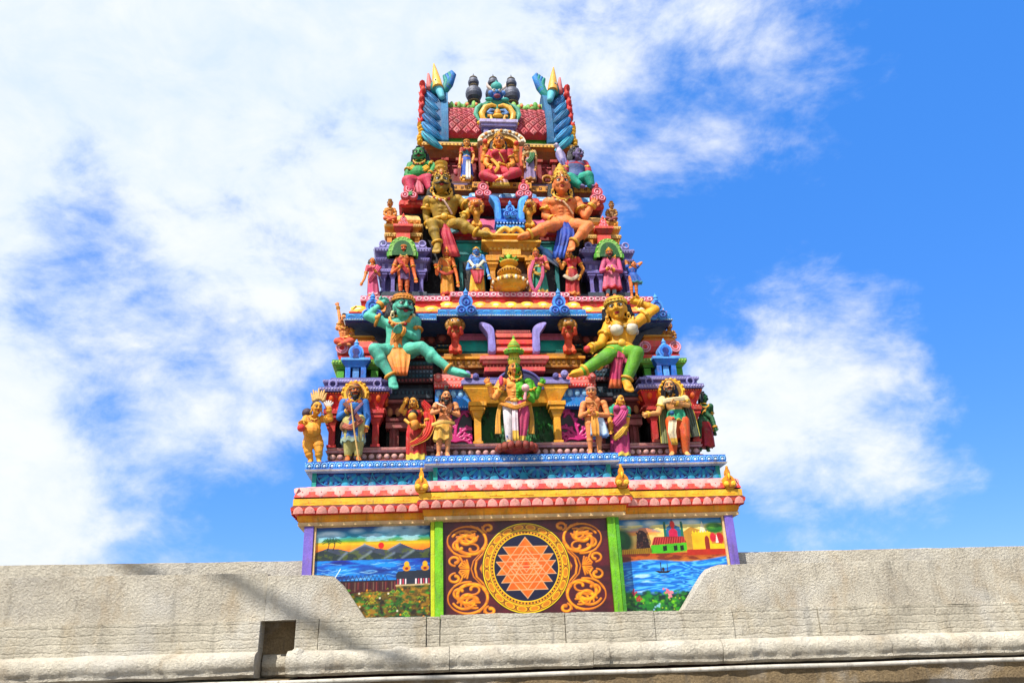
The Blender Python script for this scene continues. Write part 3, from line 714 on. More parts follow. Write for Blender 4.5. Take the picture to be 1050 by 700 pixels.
nasi_finial(mb, CX3, .80, 10.74, .82, b3, paint('#2a4fa8'))
for k in range(9): mb.ell((CX3-.28+.07*k, .80, 10.62), .022, paint('#9cc4ee'), None, 7, 5)
for k in range(8): mb.box(CX3-.24+.068*k-.018, CX3-.24+.068*k+.018, .86, .9, 10.655, 10.71, b2)
sh = part(mb, 'blue_shrine')
for sx in (-1, 1):
    mb = PT()
    horn(mb, CX3+sx*.25, .88, 10.72, 11.38, sx, b3, .09, .062); subs(sh, mb, 'horn', 0)
mb = PT(); barrel(mb, -1.05, 1.15, 1.5, 10.62, .5, paint('#c65a7c'), 12, .3)
mb.box(-1.2, 1.25, 1.08, 1.7, 10.36, 10.44, K['redD']); mb.box(-1.15, 1.2, 1.12, 1.7, 10.442, 10.52, K['red']); mb.box(-1.2, 1.25, 1.06, 1.7, 10.522, 10.6, paint('#c4566e'))
part(mb, 'barrel_roof')
# corner pavilions, upper
for sx in (-1, 1):
    cx = sx*2.24; pv = bpy.data.objects.new('corner_pavilion', None); COL.objects.link(pv); pv.parent = tower
    l1, l2, l3 = paint('#6f66a4'), paint('#4c467e'), paint('#8e88bc')
    pl = [(cx-.5, 1.9), (cx-.5, 1.15), (cx+.5, 1.15), (cx+.5, 1.9)]
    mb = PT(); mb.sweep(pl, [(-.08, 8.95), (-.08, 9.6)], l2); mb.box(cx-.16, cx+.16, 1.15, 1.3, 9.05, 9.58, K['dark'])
    mb.box(cx-.52, cx+.52, 1.02, 1.9, 8.952, 9.06, K['slate']); subs(pv, mb, 'wall')
    for x in (-.4, -.2, .2, .4):
        mb = PT(); capital_column(mb, cx+x, 1.14, 9.06, 9.58, .08, l1, 9.4); subs(pv, mb, 'column')
    mb = PT(); mb.sweep(pl, [(-.06, 9.582), (.02, 9.6), (.02, 9.66), (-.03, 9.67), (.0, 9.8), (.07, 9.83), (.08, 9.9), (.0, 9.91), (.0, 9.98), (.1, 10.05), (.11, 10.13), (.02, 10.15), (.02, 10.2), (-.04, 10.28), (-.04, 10.34)],
                        [l2, l3, l2, l1, l3, l1, l2, l1, l1, l3, l2, l1, l3, l2])
    for fr, st, bl in along(pl, -.03, 9.68, .0, 9.79, .13): box_fr(mb, fr, -.035, .035, .05, .95, 0, .025, l3)
    for x in (-.42, .42): ringel(mb, lambda u, v, w, x=x: Vector((cx+x+u, 1.05-w, 10.22+v)), .07, .07, .022, l3, 0)
    beads(mb, pl, .02, 9.63, .05, .016, l3); beads(mb, pl, .08, 9.865, .05, .016, l3); beads(mb, pl, .11, 10.09, .06, .02, l3)
    subs(pv, mb, 'cornice')
    mb = PT()
    for f_, m_, d_ in ((1, K['green'], 0), (.86, paint('#7fae5a'), .03), (.66, K['greenD'], .05)):
        mb.prism([(cx+.30*f_*math.cos(PI*k/16), 9.98+.36*f_*math.sin(PI*k/16)) for k in range(17)]+[(cx-.33*f_, 9.98-.03*f_), (cx-.33*f_, 9.86), (cx+.33*f_, 9.86), (cx+.33*f_, 9.98-.03*f_)], .94-d_, 1.2, m_)
    for k in range(9): mb.ell((cx+.26*math.cos(PI*k/8), .92, 9.98+.31*math.sin(PI*k/8)), (.03, .025, .03), paint('#9fc46a'), None, 7, 5)
    subs(pv, mb, 'gable_arch', .008)
    o1, o2, o3 = paint('#d08a2a'), paint('#a55f18'), paint('#d9b06a')
    p2 = [(cx-.36, 1.8), (cx-.36, 1.3), (cx+.36, 1.3), (cx+.36, 1.8)]
    mb = PT(); mb.sweep(p2, [(-.06, 10.34), (-.06, 10.5), (.04, 10.54), (.05, 10.62), (-.03, 10.63), (-.03, 10.72), (.05, 10.78), (.06, 10.84), (.0, 10.85), (.02, 10.97), (-.02, 11.08), (-.12, 11.17), (-.25, 11.2)],
                        [o2, o1, o3, o2, o1, o1, o3, o2, o1, o3, o3, paint('#d9c08a')])
    beads(mb, p2, .05, 10.58, .05, .017, o3); beads(mb, p2, .06, 10.81, .05, .015, paint('#d9c08a'))
    for fr, st, bl in along(p2, .0, 10.86, .02, 10.96, .12): dome(mb, fr, .035, .4, .025, o1)
    for x in (-.3, .3): mb.box(cx+x-.05, cx+x+.05, 1.27, 1.4, 10.345, 10.5, o1)
    subs(pv, mb, 'upper_storey')
    mb = PT(); c1, c2_ = paint('#d9564a'), paint('#b3342e')
    mb.box(cx-.15, cx+.15, 1.18, 1.3, 10.345, 10.6, c1); mb.frus(cx, 1.2, 1.35, 10.602, 10.7, .14, .2, c2_, .04, .08); mb.box(cx-.21, cx+.21, 1.1, 1.3, 10.702, 10.76, c1)
    nasi_finial(mb, cx, 1.2, 10.74, .62, c1, K['pinkL']); subs(pv, mb, 'small_shrine')

# ---- banded cornice above
PE = plan(2.18, 1.55, .66, .13)
mb = PT()
mb.sweep(PE, [(-.3, 11.28), (.12, 11.38), (.17, 11.42), (.17, 11.5), (.14, 11.58)], [K['redD'], K['red'], paint('#c4403a'), K['red']])
for fr, st, bl in along(PE, .17, 11.425, .17, 11.495, .13): box_fr(mb, fr, -.045, .045, .1, .9, 0, .01, paint('#d06050'))
part(mb, 'red_cornice', .004)
mb = PT()
mb.sweep(PE, [(.08, 11.585), (.12, 11.6), (.11, 11.7), (.06, 11.75), (-.02, 11.76)], [K['navy'], paint('#5b9ad6'), K['blueL'], K['navy']])
for fr, st, bl in along(PE, .12, 11.61, .1, 11.7, .42): box_fr(mb, fr, -.12, .12, .1, .9, 0, .008, paint('#b9d6ee'))
part(mb, 'blue_band')
mb = PT()
mb.sweep(PE, [(-.1, 11.76), (-.04, 11.8), (.0, 11.92), (.03, 11.93), (.03, 12.08), (-.05, 12.1)], [K['brown'], paint('#7a3c14'), g2, g1, g3])
for fr, st, bl in along(PE, .03, 11.94, .03, 12.07, .15):
    box_fr(mb, fr, -.035, .035, .25, .75, 0, .006, paint('#5a2c0c'))
    dome(mb, fr, .015, .12, .012, g3, .5, 6)
beads(mb, PE, .03, 11.94, .05, .012, g3)
part(mb, 'gilded_ledge', .005)
for x, y, s in ((-.46, 1.12, 1.3), (.46, 1.12, 1.3), (-2.12, 1.24, 1.3), (2.18, 1.24, 1.3)):
    mb = PT(); nasi_finial(mb, x, y, 11.44, s*.80, paint('#c24a56'), K['pinkL']); part(mb, 'crest_ornament', .008)

# ------------------------------------------------------------------ top storey
mb = PT()
mb.box(-1.75, 1.75, 1.75, 2.0, 12.1, 12.28, paint('#5f527e')); mb.box(-1.72, 1.72, 1.85, 2.0, 12.282, 12.4, K['brown'])
part(mb, 'base_moulding')
for k, x in enumerate((-1.3, -.95, -.6, .62, .98, 1.34)):
    mb = PT(); mb.box(x-.05, x+.05, 1.86, 2.0, 12.4, 13.1, paint('#8a2222')); mb.box(x-.09, x+.09, 1.82, 2.0, 12.98, 13.06, paint('#a83a30')); part(mb, 'pilaster')
mb = PT()
for k in range(14):
    x = -1.5+3.0*k/13
    if abs(x) < .45: continue
    mb.ell((x, 1.975, 12.75), (.06, .03, .09), paint('#b5485a')); mb.box(x-.09, x+.09, 1.955, 1.985, 12.9, 12.93, paint('#c9636a'))
part(mb, 'wall_ornament', 0)
for x in (-.82, 1.16):
    mb = PT(); ringel(mb, lambda u, v, w, x=x: Vector((x+u, 1.9-w, 12.5+v)), .13, .12, .045, g1, 0); mb.box(x-.16, x+.16, 1.9, 1.98, 12.38, 12.45, g2); part(mb, 'gilded_ring', 0)
# eaves
PR = plan(1.62, 1.95)
mb = PT()
mb.sweep(PR, [(.0, 13.05), (.04, 13.1), (.14, 13.27), (.2, 13.33)], [K['redD'], paint('#8a4a14'), paint('#b0601a')])
mb.sweep(PR, [(.18, 13.331), (.235, 13.34), (.235, 13.4), (.2, 13.41), (.21, 13.45), (.1, 13.48)], [g2, g3, g2, K['cream'], paint('#cfc0ae')])
for fr, st, bl in along(PR, .235, 13.345, .235, 13.395, .09): box_fr(mb, fr, -.022, .022, .2, .8, 0, .006, paint('#7a5210'))
part(mb, 'eaves')
# canopy over the seated goddess
mb = PT()
def arc_band(r0, r1, zc, sq, n=18):
    a = [(math.cos(PI*k/n), math.sin(PI*k/n)) for k in range(n+1)]
    return [(r1*x+.05, zc+r1*sq*z) for x, z in a]+[(r0*x+.05, zc+r0*sq*z) for x, z in reversed(a)]
mb.prism(arc_band(.40, .58, 13.3, .62), 1.48, 1.9, paint('#d9cdb4')); mb.prism(arc_band(.30, .42, 13.26, .62), 1.52, 1.9, g3)
for k in range(15):
    a = PI*(k+.5)/15; mb.ell((.05+.5*math.cos(a), 1.47, 13.3+.5*.62*math.sin(a)), (.045, .03, .045), g1 if k % 2 else paint('#e3dcc8'), None, 8, 5)
mb.box(-.5, .6, 1.6, 1.9, 12.5, 13.2, paint('#8f2a26'))
for x in (-.42, .52): mb.box(x-.05, x+.05, 1.52, 1.7, 12.3, 13.2, paint('#c4562a'))
part(mb, 'canopy')

# ------------------------------------------------------------------ barrel roof
YR = 2.6
mb = PT()
mb.sweep([(-1.55, 3.3), (-1.55, 1.9), (1.55, 1.9), (1.55, 3.3)], [(0, 13.47), (0, 13.52), (-.1, 13.56), (-.06, 13.66), (-.1, 13.78)], [paint('#b5702a'), K['green'], paint('#3f8a22'), paint('#2f7a24')])
part(mb, 'roof_base')
def roof_pt(t):      # section of the barrel, t 0..1 from the front eave over the ridge to the back eave
    a = PI*t; return (YR-.78*math.copysign(abs(math.cos(a))**.8, math.cos(a)), 13.76+1.16*math.sin(a)**.72)
mb = PT()
n = 24; sec = [roof_pt(k/n) for k in range(n+1)]
mb.loft([[(x, y, z) for y, z in sec] for x in (-1.32, 1.32)], paint('#a82030'))
# diamond tiles
tl, tl2, tl3 = paint('#b8505a'), paint('#8f1f30'), paint('#c87a7c')
NR, NX = 9, 11
for r in range(NR):
    for k in range(NX):
        x = -1.24+2.48*(k+(.5 if r % 2 else 0))/(NX-.5); t = .012+.030*r
        hx, ht = 2.48/(NX-.5)*.44, .0265
        def tp(du, dt, out=.012):
            tt = max(.0005, t+dt); y, z = roof_pt(tt); y2, z2 = roof_pt(tt+.004); n_ = Vector((0, -(z2-z), (y2-y))).normalized(); return Vector((max(-1.31, min(1.31, x+du)), y, z))+n_*out
        vs = [tp(0, ht), tp(hx, 0), tp(0, -ht), tp(-hx, 0)]; inn = [tp(0, ht*.72, .022), tp(hx*.72, 0, .022), tp(0, -ht*.72, .022), tp(-hx*.72, 0, .022)]
        mb.add(vs+inn, [(0, 3, 7, 4), (1, 0, 4, 5), (2, 1, 5, 6), (3, 2, 6, 7)], tl); mb.add(inn, [(3, 2, 1, 0)], tl3 if (r+k) % 2 else tl)
        q4 = [tp(0, ht*.36, .027), tp(hx*.36, 0, .027), tp(0, -ht*.36, .027), tp(-hx*.36, 0, .027)]; mb.tube(q4, .008, tl2, 5, closed=True)
part(mb, 'barrel_roof', 0)
mb = PT()
mb.box(-1.3, 1.3, 2.24, 2.6, 14.76, 14.83, paint('#c9a86a')); mb.box(-1.3, 1.3, 2.2, 2.6, 14.832, 14.88, paint('#a86a5a'))
rnd = random.Random(11)
for k in range(44):
    x = -1.27+2.54*k/43+rnd.uniform(-.02, .02); h = .08+.08*((k % 3) == 0)+rnd.uniform(-.03, .04)
    mb.ell((x, 2.27+rnd.uniform(-.04, .03), 14.88+h/2), (.06+.025*rnd.random(), .07, h/2+.05), paint('#5b9a3a') if k % 2 else paint('#7fae5a'), None, 9, 6)
    if k % 4 == 1: mb.ell((x, 2.2, 14.98), (.05, .035, .06), paint('#d98a5a'), None, 8, 5)
part(mb, 'leaf_crest', 0)
kal = paint('#5c6070', .4, .4, .2)
for x in (-.52, 0.0, .48):
    mb = PT(); s = 1.0
    mb.lathe((x, YR-.1, 14.75), [(0.172, 0), (0.172, .3), (0.103, .36), (0.103, .52), (0.172, .55), (0.086, .60), (0.120, .62), (0.181, .67), (0.215, .76), (0.219, .84), (0.198, .93), (0.138, 1.0), (0.069, 1.04), (0.065, 1.07), (0.086, 1.09), (0.138, 1.14), (0.146, 1.20), (0.120, 1.28), (0.060, 1.34), (0.030, 1.38), (0.026, 1.43), (0.004, 1.5)], kal, 24)
    for z_, r_ in ((0.533, .13), (1.06, .085), (1.33, .07)): mb.lathe((x, YR-.1, 14.75+z_), [(r_+.03, -.015), (r_+.04, 0), (r_+.03, .015)], paint('#8a7a5a', .4), 20)
    part(mb, 'kalasam', 0)
# middle gable of the roof
mb = PT(); lv, lvd = paint('#8a80b4'), paint('#5f5690')
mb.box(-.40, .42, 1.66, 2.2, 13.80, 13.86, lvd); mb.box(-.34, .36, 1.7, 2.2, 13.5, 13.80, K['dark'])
for x in (-.30, .32): mb.box(x-.06, x+.06, 1.66, 1.8, 13.5, 13.80, lv)
mb.box(-.42, .44, 1.6, 2.2, 13.862, 13.94, lv); mb.box(-.46, .48, 1.56, 2.2, 13.942, 14.03, paint('#b0a6cc')); mb.box(-.42, .44, 1.64, 2.2, 14.032, 14.10, lvd)
mg = part(mb, 'middle_gable')
mb = PT(); cx, cz = .0, 14.18
mb.prism([(cx-.5, 14.11), (cx+.5, 14.11), (cx+.52, 14.34), (cx+.42, 14.59), (cx+.2, 14.76), (cx-.2, 14.76), (cx-.42, 14.59), (cx-.52, 14.34)], 1.74, 2.3, paint('#4f9a80'))
for sx in (-1, 1):
    ctl = [(.02, .33), (.14, .36), (.30, .28), (.39, .10), (.36, -.08), (.24, -.15), (.15, -.07), (.18, .03), (.25, .02)]
    mb.tube([(cx+sx*x, 1.68, cz+z) for x, z in ctl], [.03, .055, .075, .08, .07, .055, .045, .04, .035], g3, 8)
    mb.tube([(cx+sx*x, 1.70, cz+z) for x, z in [(.06, .22), (.17, .22), (.25, .12), (.2, .1), (.1, .12)]], [.02, .05, .05, .04, .02], paint('#6f93c4'), 8)
    mb.tube([(cx+sx*x, 1.71, cz+z) for x, z in [(.46, -.1), (.54, .1), (.50, .28), (.38, .42)]], [.03, .06, .06, .03], paint('#5fa890'), 8)
    mb.ell((cx+sx*.40, 1.70, cz-.17), (.12, .06, .06), K['yellow']); mb.ell((cx+sx*.2, 1.69, cz-.19), (.1, .06, .05), paint('#d9c9a0'))
mb.ell((cx, 1.68, 14.29), (.09, .08, .13), g1); mb.ell((cx, 1.66, 14.20), (.13, .07, .06), K['yellow'])
subs(mg, mb, 'gable_arch', .008)
mb = PT(); fb = paint('#2a5fa8')
mb.ell((cx, 1.72, 14.88), (.17, .14, .15), fb); mb.ell((cx, 1.68, 15.10), (.15, .12, .14), paint('#3a9a94')); mb.ell((cx, 1.6, 14.76), (.09, .06, .05), paint('#8a4a6a'))
for sx in (-1, 1):
    mb.ell((cx+sx*.15, 1.64, 14.88), (.07, .06, .07), paint('#3f74b4')); mb.ell((cx+sx*.075, 1.6, 14.93), (.045, .04, .045), K['white']); mb.ell((cx+sx*.075, 1.565, 14.93), (.02, .015, .02), K['dark'])
    mb.tube([(cx+sx*.1, 1.7, 15.02), (cx+sx*.22, 1.68, 15.12), (cx+sx*.24, 1.68, 15.24)], [.045, .04, .01], paint('#d8c9c0'), 8)
    mb.ell((cx+sx*.2, 1.66, 14.70), (.1, .06, .05), paint('#3a9a94'))
mb.ell((cx, 1.58, 14.88), (.04, .05, .05), paint('#3f86c0')); mb.cap((cx, 1.7, 15.18), (cx, 1.7, 15.32), .06, .02, paint('#2f8f88'))
subs(mg, mb, 'lion_face', 0)
# feathered end gables
for sx in (-1, 1):
    bA, bB, bC = paint('#1f6f9c'), paint('#2b86b8'), paint('#17547f')
    mb = PT(); x0 = sx*1.24
    prof = [(1.74, 13.5), (1.76, 14.0), (1.84, 14.6), (1.98, 15.1), (2.2, 15.38), (2.9, 15.38), (3.2, 15.1), (3.34, 14.6), (3.44, 14.0), (3.46, 13.5)]
    a = [(x0-.03*sx, y, z) for y, z in prof]; b = [(x0+.14*sx, y, z) for y, z in prof]
    mb.loft([a, b], paint('#226892'))
    c = [(x0+.14*sx, y+.03*(1 if y < 2.6 else -1), z-.03) for y, z in prof]; d = [(sx*(1.84-.07*(z-13.5)/1.9), 2.6+(y-2.6)*.86, 13.5+(z-13.5)*.97) for y, z in prof]
    mb.loft([c, d], bC)
    ge = part(mb, 'end_gable', .02)
    for k in range(7):
        mb = PT(); z = 13.16+.30*k; yk = 1.68+.02*k+.008*k*k
        p0 = Vector((sx*1.37, yk+.05, z+.08)); p1 = Vector((sx*(1.85-.010*k), yk+.10, z+.60)); pts = []; rad = []
        for j in range(11):
            t = j/10; p = p0.lerp(p1, t); p.x += sx*.03*math.sin(PI*t); p.z -= .04*math.sin(PI*t); p.y -= .05*math.sin(PI*t); pts.append(p); rad.append(.014+(.092+.010*(k % 2))*math.sin(PI*(.04+.88*t))**.75)
        m = [bA, bB, paint('#1f78b4')][k % 3] if k else paint('#2f9ab0')
        mb.tube(pts, rad, m, 10, .55, Vector((0, -1, 0)))
        side = (p1-p0).normalized().cross(Vector((0, -1, 0)))
        for sg in (-.5, .5): mb.tube([p+side*rad[i]*sg*.8+Vector((0, -rad[i]*.82, 0)) for i, p in enumerate(pts)][1:10], .009, bC, 5)
        subs(ge, mb, 'feather', 0)
    mb = PT()
    for lo, hi, m in ((0, .30, K['yellow']), (.30, 1, paint('#c8352c'))):
        pts = [(sx*(1.885-.05*t+.022*math.sin(t*26)), 1.86+.14*t, 13.46+1.95*t) for t in [lo+(hi-lo)*q/30 for q in range(31)]]
        mb.tube(pts, [.062+.022*math.sin(q*1.1) for q in range(31)], m, 8, 1.8, Vector((0, -1, 0)))
    for k in range(7):
        t = .06+k*.145; m = K['yellow'] if t < .3 else paint('#c8352c'); z = 13.46+1.95*t; x = sx*(1.90-.05*t); mb.cap((x, 1.86+.14*t, z), (x+sx*.07, 1.86+.14*t, z+.13), .055, .014, m, 8)
    subs(ge, mb, 'flame_edge', 0)
    mb = PT(); hd = paint('#1f8a86')
    mb.ell((sx*1.5, 2.0, 15.32), (.15, .18, .2), hd); mb.cap((sx*1.46, 1.96, 15.3), (sx*1.36, 1.86, 14.9), .12, .08, paint('#63b7c6'))
    for k in range(4):
        mb.tube([(sx*1.42, 2.15, 15.15), (sx*(1.26-.03*k), 2.15, 15.4+.05*k), (sx*(1.22-.05*k), 2.12, 15.62+.08*k), (sx*(1.30-.06*k), 2.1, 15.80+.05*k)], [.1, .11, .09, .04], paint('#1f74b4') if k % 2 else hd, 8)
    mb.ell((sx*1.52, 1.84, 15.40), (.045, .03, .05), K['white']); mb.ell((sx*1.52, 1.815, 15.40), (.02, .015, .025), K['dark'])
    mb.cap((sx*1.66, 2.05, 15.35), (sx*1.70, 2.05, 15.78), .10, .03, paint('#cf7a7a'))
    subs(ge, mb, 'beast_head', 0)
    mb = PT(); pts = [(sx*(1.46+.10*t), 1.9+.16*t, 15.22+.92*t) for t in [i/8 for i in range(9)]]
    mb.tube(pts, [.13*(1-.93*(i/8)**1.4)+.006 for i in range(9)], g3, 12)
    subs(ge, mb, 'horn', 0)
# ------------------------------------------------------------------ painted pictures on the base storey
PIC = picture_mat()
def lerp(a, b, t): return a+(b-a)*t
class Pic:
    def __init__(s, nx, ny, asp):
        s.nx, s.ny = nx, ny
        s.u, s.v = np.meshgrid(np.linspace(0, 1, nx), np.linspace(0, 1, ny)); s.asp = asp
        s.c = np.zeros((ny, nx, 3)); s.h = np.zeros((ny, nx)); s.rs = np.random.RandomState(5); s.px = 1.0/nx
    def col(s, h): return np.array(lin(h)[:3])
    def blend(s, m, h):
        m = np.clip(m, 0, 1)[..., None]; s.c = s.c*(1-m)+s.col(h)*m if isinstance(h, str) else s.c*(1-m)+h*m
    def soft(s, d, w=None): return np.clip(.5-d/(w or 1.5*s.px), 0, 1)
    def ell(s, cx, cy, rx, ry, h, soft=None, al=1.0):
        d = (np.sqrt(((s.u-cx)/rx)**2+((s.v-cy)/ry)**2)-1)*min(rx, ry); s.blend(s.soft(d, soft)*al, h)
    def poly(s, pts, h, al=1.0):
        ins = np.zeros(s.u.shape, bool); n = len(pts)
        for i in range(n):
            (x0, y0), (x1, y1) = pts[i], pts[(i+1) % n]
            cond = ((y0 > s.v) != (y1 > s.v)); xi = (x1-x0)*(s.v-y0)/((y1-y0) if y1 != y0 else 1e-9)+x0
            ins ^= cond & (s.u < xi)
        s.blend(ins*al, h); return ins
    def seg(s, p, q, w):
        px, py = p; dx, dy = q[0]-px, (q[1]-py)/s.asp
        X = s.u-px; Y = (s.v-py)/s.asp; t = np.clip((X*dx+Y*dy)/(dx*dx+dy*dy+1e-12), 0, 1)
        return np.sqrt((X-t*dx)**2+(Y-t*dy)**2)-w
    def line(s, pts, w, h, al=1.0, w1=None):
        d = None
        for i in range(len(pts)-1):
            ww = w if w1 is None else lerp(w, w1, i/(len(pts)-1)); e = s.seg(pts[i], pts[i+1], ww); d = e if d is None else np.minimum(d, e)
        s.blend(s.soft(d)*al, h); return d
    def noise(s, f, seed, oct=4, fy=None):
        rs = np.random.RandomState(seed); out = np.zeros(s.u.shape); a = 1; tot = 0
        fy = fy or f
        for o in range(oct):
            nx, ny = int(f*2**o)+2, int(fy*2**o)+2; g = rs.rand(ny+1, nx+1)
            x = s.u*(nx-1); y = s.v*(ny-1); i = x.astype(int); j = y.astype(int); fx = x-i; fz = y-j; fx = fx*fx*(3-2*fx); fz = fz*fz*(3-2*fz)
            out += a*((g[j, i]*(1-fx)+g[j, i+1]*fx)*(1-fz)+(g[j+1, i]*(1-fx)+g[j+1, i+1]*fx)*fz); tot += a; a *= .55
        return out/tot
    def grad(s, v0, v1, h0, h1):
        t = np.clip((s.v-v0)/(v1-v0), 0, 1)[..., None]; m = ((s.v >= v0) & (s.v <= v1))[..., None]
        s.c = np.where(m, s.col(h0)*(1-t)+s.col(h1)*t, s.c)
    def mesh(s, name, x0, x1, z0, z1, y, relief=0.0):
        xs = x0+(x1-x0)*s.u; zs = z0+(z1-z0)*s.v; ys = y-relief*s.h
        co = np.stack([xs, ys, zs], -1).reshape(-1, 3)-np.array(TW[:])
        idx = np.arange(s.nx*s.ny).reshape(s.ny, s.nx)
        q = np.stack([idx[:-1, :-1], idx[:-1, 1:], idx[1:, 1:], idx[1:, :-1]], -1).reshape(-1, 4)
        me = bpy.data.meshes.new(name); me.vertices.add(len(co)); me.vertices.foreach_set('co', co.ravel())
        me.loops.add(q.size); me.loops.foreach_set('vertex_index', q.ravel().astype(np.int32))
        me.polygons.add(len(q)); me.polygons.foreach_set('loop_start', np.arange(0, q.size, 4, dtype=np.int32)); me.polygons.foreach_set('loop_total', np.full(len(q), 4, np.int32))
        me.update(calc_edges=True); me.validate()
        at_ = me.color_attributes.new('Col', 'FLOAT_COLOR', 'POINT')
        g_ = s.c.mean(-1, keepdims=True); s.c = np.clip(g_+(s.c-g_)*1.22, .002, 1)
        cc = np.concatenate([s.c.reshape(-1, 3)**1.22, np.ones((len(co), 1))], 1).astype(np.float32); at_.data.foreach_set('color', cc.ravel())
        me.materials.append(PIC); me.polygons.foreach_set('use_smooth', [True]*len(me.polygons))
        o = bpy.data.objects.new(name, me); COL.objects.link(o); o.parent = tower
        return o

# left: sunset over hills, water and a garden
p = Pic(300, 240, 1.25)
p.c[:] = p.col('#0d3f86')
p.grad(.90, 1.0, '#2f8fa8', '#0d3a86'); p.grad(.845, .90, '#6f9a3a', '#2f8fa8'); p.grad(.81, .845, '#e8b820', '#8f9a3a'); p.grad(.70, .81, '#e0641a', '#e8a818'); p.grad(.60, .70, '#c84a14', '#e0641a')
n = p.noise(5, 1, 4, 14); p.blend((n > .58)*(p.v > .84)*.55*np.clip((n-.55)*8, 0, 1), '#bcd6e2')
for cx, cy, rx, ry in ((.62, .965, .09, .03), (.84, .975, .05, .03), (.12, .915, .11, .035), (.35, .95, .05, .02), (.47, .9, .06, .014)):
    p.ell(cx, cy, rx, ry, '#cfdfe8', .03, .8); p.ell(cx, cy-ry*.6, rx*.9, ry*.5, '#5f9ab8', .03, .6)
p.ell(.565, .795, .025, .032, '#c02a14')
for (pts, h) in (([(-.05, .6), (-.05, .72), (.1, .78), (.2, .77), (.3, .74), (.42, .815), (.52, .77), (.62, .75), (.73, .815), (.86, .75), (.93, .74), (1.05, .79), (1.05, .6)], '#454c5c'),
                 ([(-.05, .6), (-.05, .72), (.08, .76), (.22, .70), (.30, .73), (.40, .69), (.48, .735), (.6, .69), (.7, .72), (.8, .70), (.85, .735), (.95, .71), (1.05, .74), (1.05, .6)], '#2c3a3c')): p.poly(pts, h)
nn = p.noise(22, 3); p.blend((p.v > .64)*(p.v < .76)*np.clip((nn-.52)*6, 0, .6)*(p.c.sum(-1) < .25), '#5f6a2a')
for a, b in (((.42, .812), (.30, .745)), ((.73, .812), (.63, .75)), ((.42, .81), (.5, .775)), ((.27, .735), (.2, .66)), ((.48, .735), (.38, .66)), ((.68, .715), (.6, .665)), ((.85, .735), (.75, .665))):
    d = p.seg(a, b, .001); p.blend(np.clip(1-d/.016, 0, 1)*.45, '#9aa6b4')
p.grad(.43, .655, '#1f86c4', '#0b3f9a')
nw = p.noise(4, 9, 5, 26); p.blend((p.v < .655)*(p.v > .43)*np.clip((nw-.5)*5, 0, .7), '#4f9fd8'); p.blend((p.v < .655)*(p.v > .43)*np.clip((.44-nw)*6, 0, .8), '#082c72')
rs = np.random.RandomState(2)
for k in range(34):
    x, y, L = rs.rand()*.9, .46+rs.rand()*.16, .05+rs.rand()*.12
    p.line([(x+L*t, y+.008*math.sin(t*5+k)) for t in np.linspace(0, 1, 7)], .0022, '#a8cce4', .6)
p.line([(.17, .47), (.22, .57)], .003, '#dfe8ee')
p.grad(0, .43, '#5a4a22', '#6a5a20')
ng = p.noise(14, 5, 5); p.blend((p.v < .43)*np.clip((ng-.5)*7, 0, 1), '#2f5a20'); ng2 = p.noise(30, 6, 4); p.blend((p.v < .43)*np.clip((ng2-.55)*8, 0, 1), '#9a7a3a'); p.blend((p.v < .43)*np.clip((.42-ng2)*8, 0, 1), '#2a2412')
p.blend((p.v < .09)*.8*np.clip(ng*1.4, 0, 1), '#0f4a44'); p.blend((p.v < .2)*(p.u < .45)*.5, '#2a1c10')
p.poly([(.13, .30), (.13, .44), (.70, .44), (.70, .33), (.45, .34)], '#4a1a20')
for k in range(22):
    x = .14+.55*k/21; p.line([(x, .34+rs.rand()*.03), (x, .43)], .004, ['#8a4a48', '#2a0d12', '#7a6a5a'][k % 3], .8)
p.line([(.13, .445), (.70, .44)], .005, '#1a1418')
for k in range(12):
    x = .2+.42*k/12; p.line([(x, .45), (x+.02, .5), (x+.04, .45)], .003, '#14305a', .8)
p.poly([(.70, .40), (.70, .505), (.72, .53), (1, .54), (1, .40)], '#28303f')
for k in range(14):
    x = .71+.29*k/13
    if .79 < x < .85: continue
    p.poly([(x, .40), (x+.012, .40), (x+.012, .455), (x, .455)], '#d8cfd0' if k % 2 else '#a84a5a')
p.line([(.70, .39), (1, .395)], .006, '#b8a888')
for cx in (.79, .95):
    p.ell(cx, .56, .035, .03, '#c8922a'); p.ell(cx, .6, .022, .028, '#d8b04a'); p.ell(cx, .555, .015, .014, '#8a2a1a')
for k in range(190):
    x, y = rs.rand(), .05+.31*rs.rand()**1.1; r = .005+rs.rand()*.012
    if x < .25 and rs.rand() < .7: continue
    if rs.rand() < .45: x, y = .3+.17*(k % 5)+rs.randn()*.03, .15+.09*((k//5) % 3)+rs.randn()*.022
    p.ell(x, y, r*1.3, r*.8, ['#2f7a2a', '#1c4a20', '#58983a', '#3f8a4a', '#7a5a2a', '#8a7a34', '#6a4020', '#4a3a1a'][rs.randint(8)], .012, .8)
    if k % 3 == 0: p.line([(x-r, y), (x, y+r*1.6), (x+r, y+.004)], .0018, '#a8c04a', .7)
for k in range(14):
    x, y = .35+rs.rand()*.6, rs.rand()*.3+.06; p.ell(x, y, .008, .01, ['#d89a2a', '#d8d2c0'][k % 2], None, .9)
for cx in (.1, .15):
    p.line([(cx, .76), (cx+.012, .81), (cx+.01, .85)], .004, '#2a2a14')
    for k in range(8):
        a = -.5+k*.6; p.line([(cx+.01, .85), (cx+.01+.035*math.cos(a), .855+.028*math.sin(a)), (cx+.01+.06*math.cos(a), .84+.024*math.sin(a))], .003, '#1f4a24')
p.mesh('mural', -3.60, -1.645, 2.42, 4.075, .145)

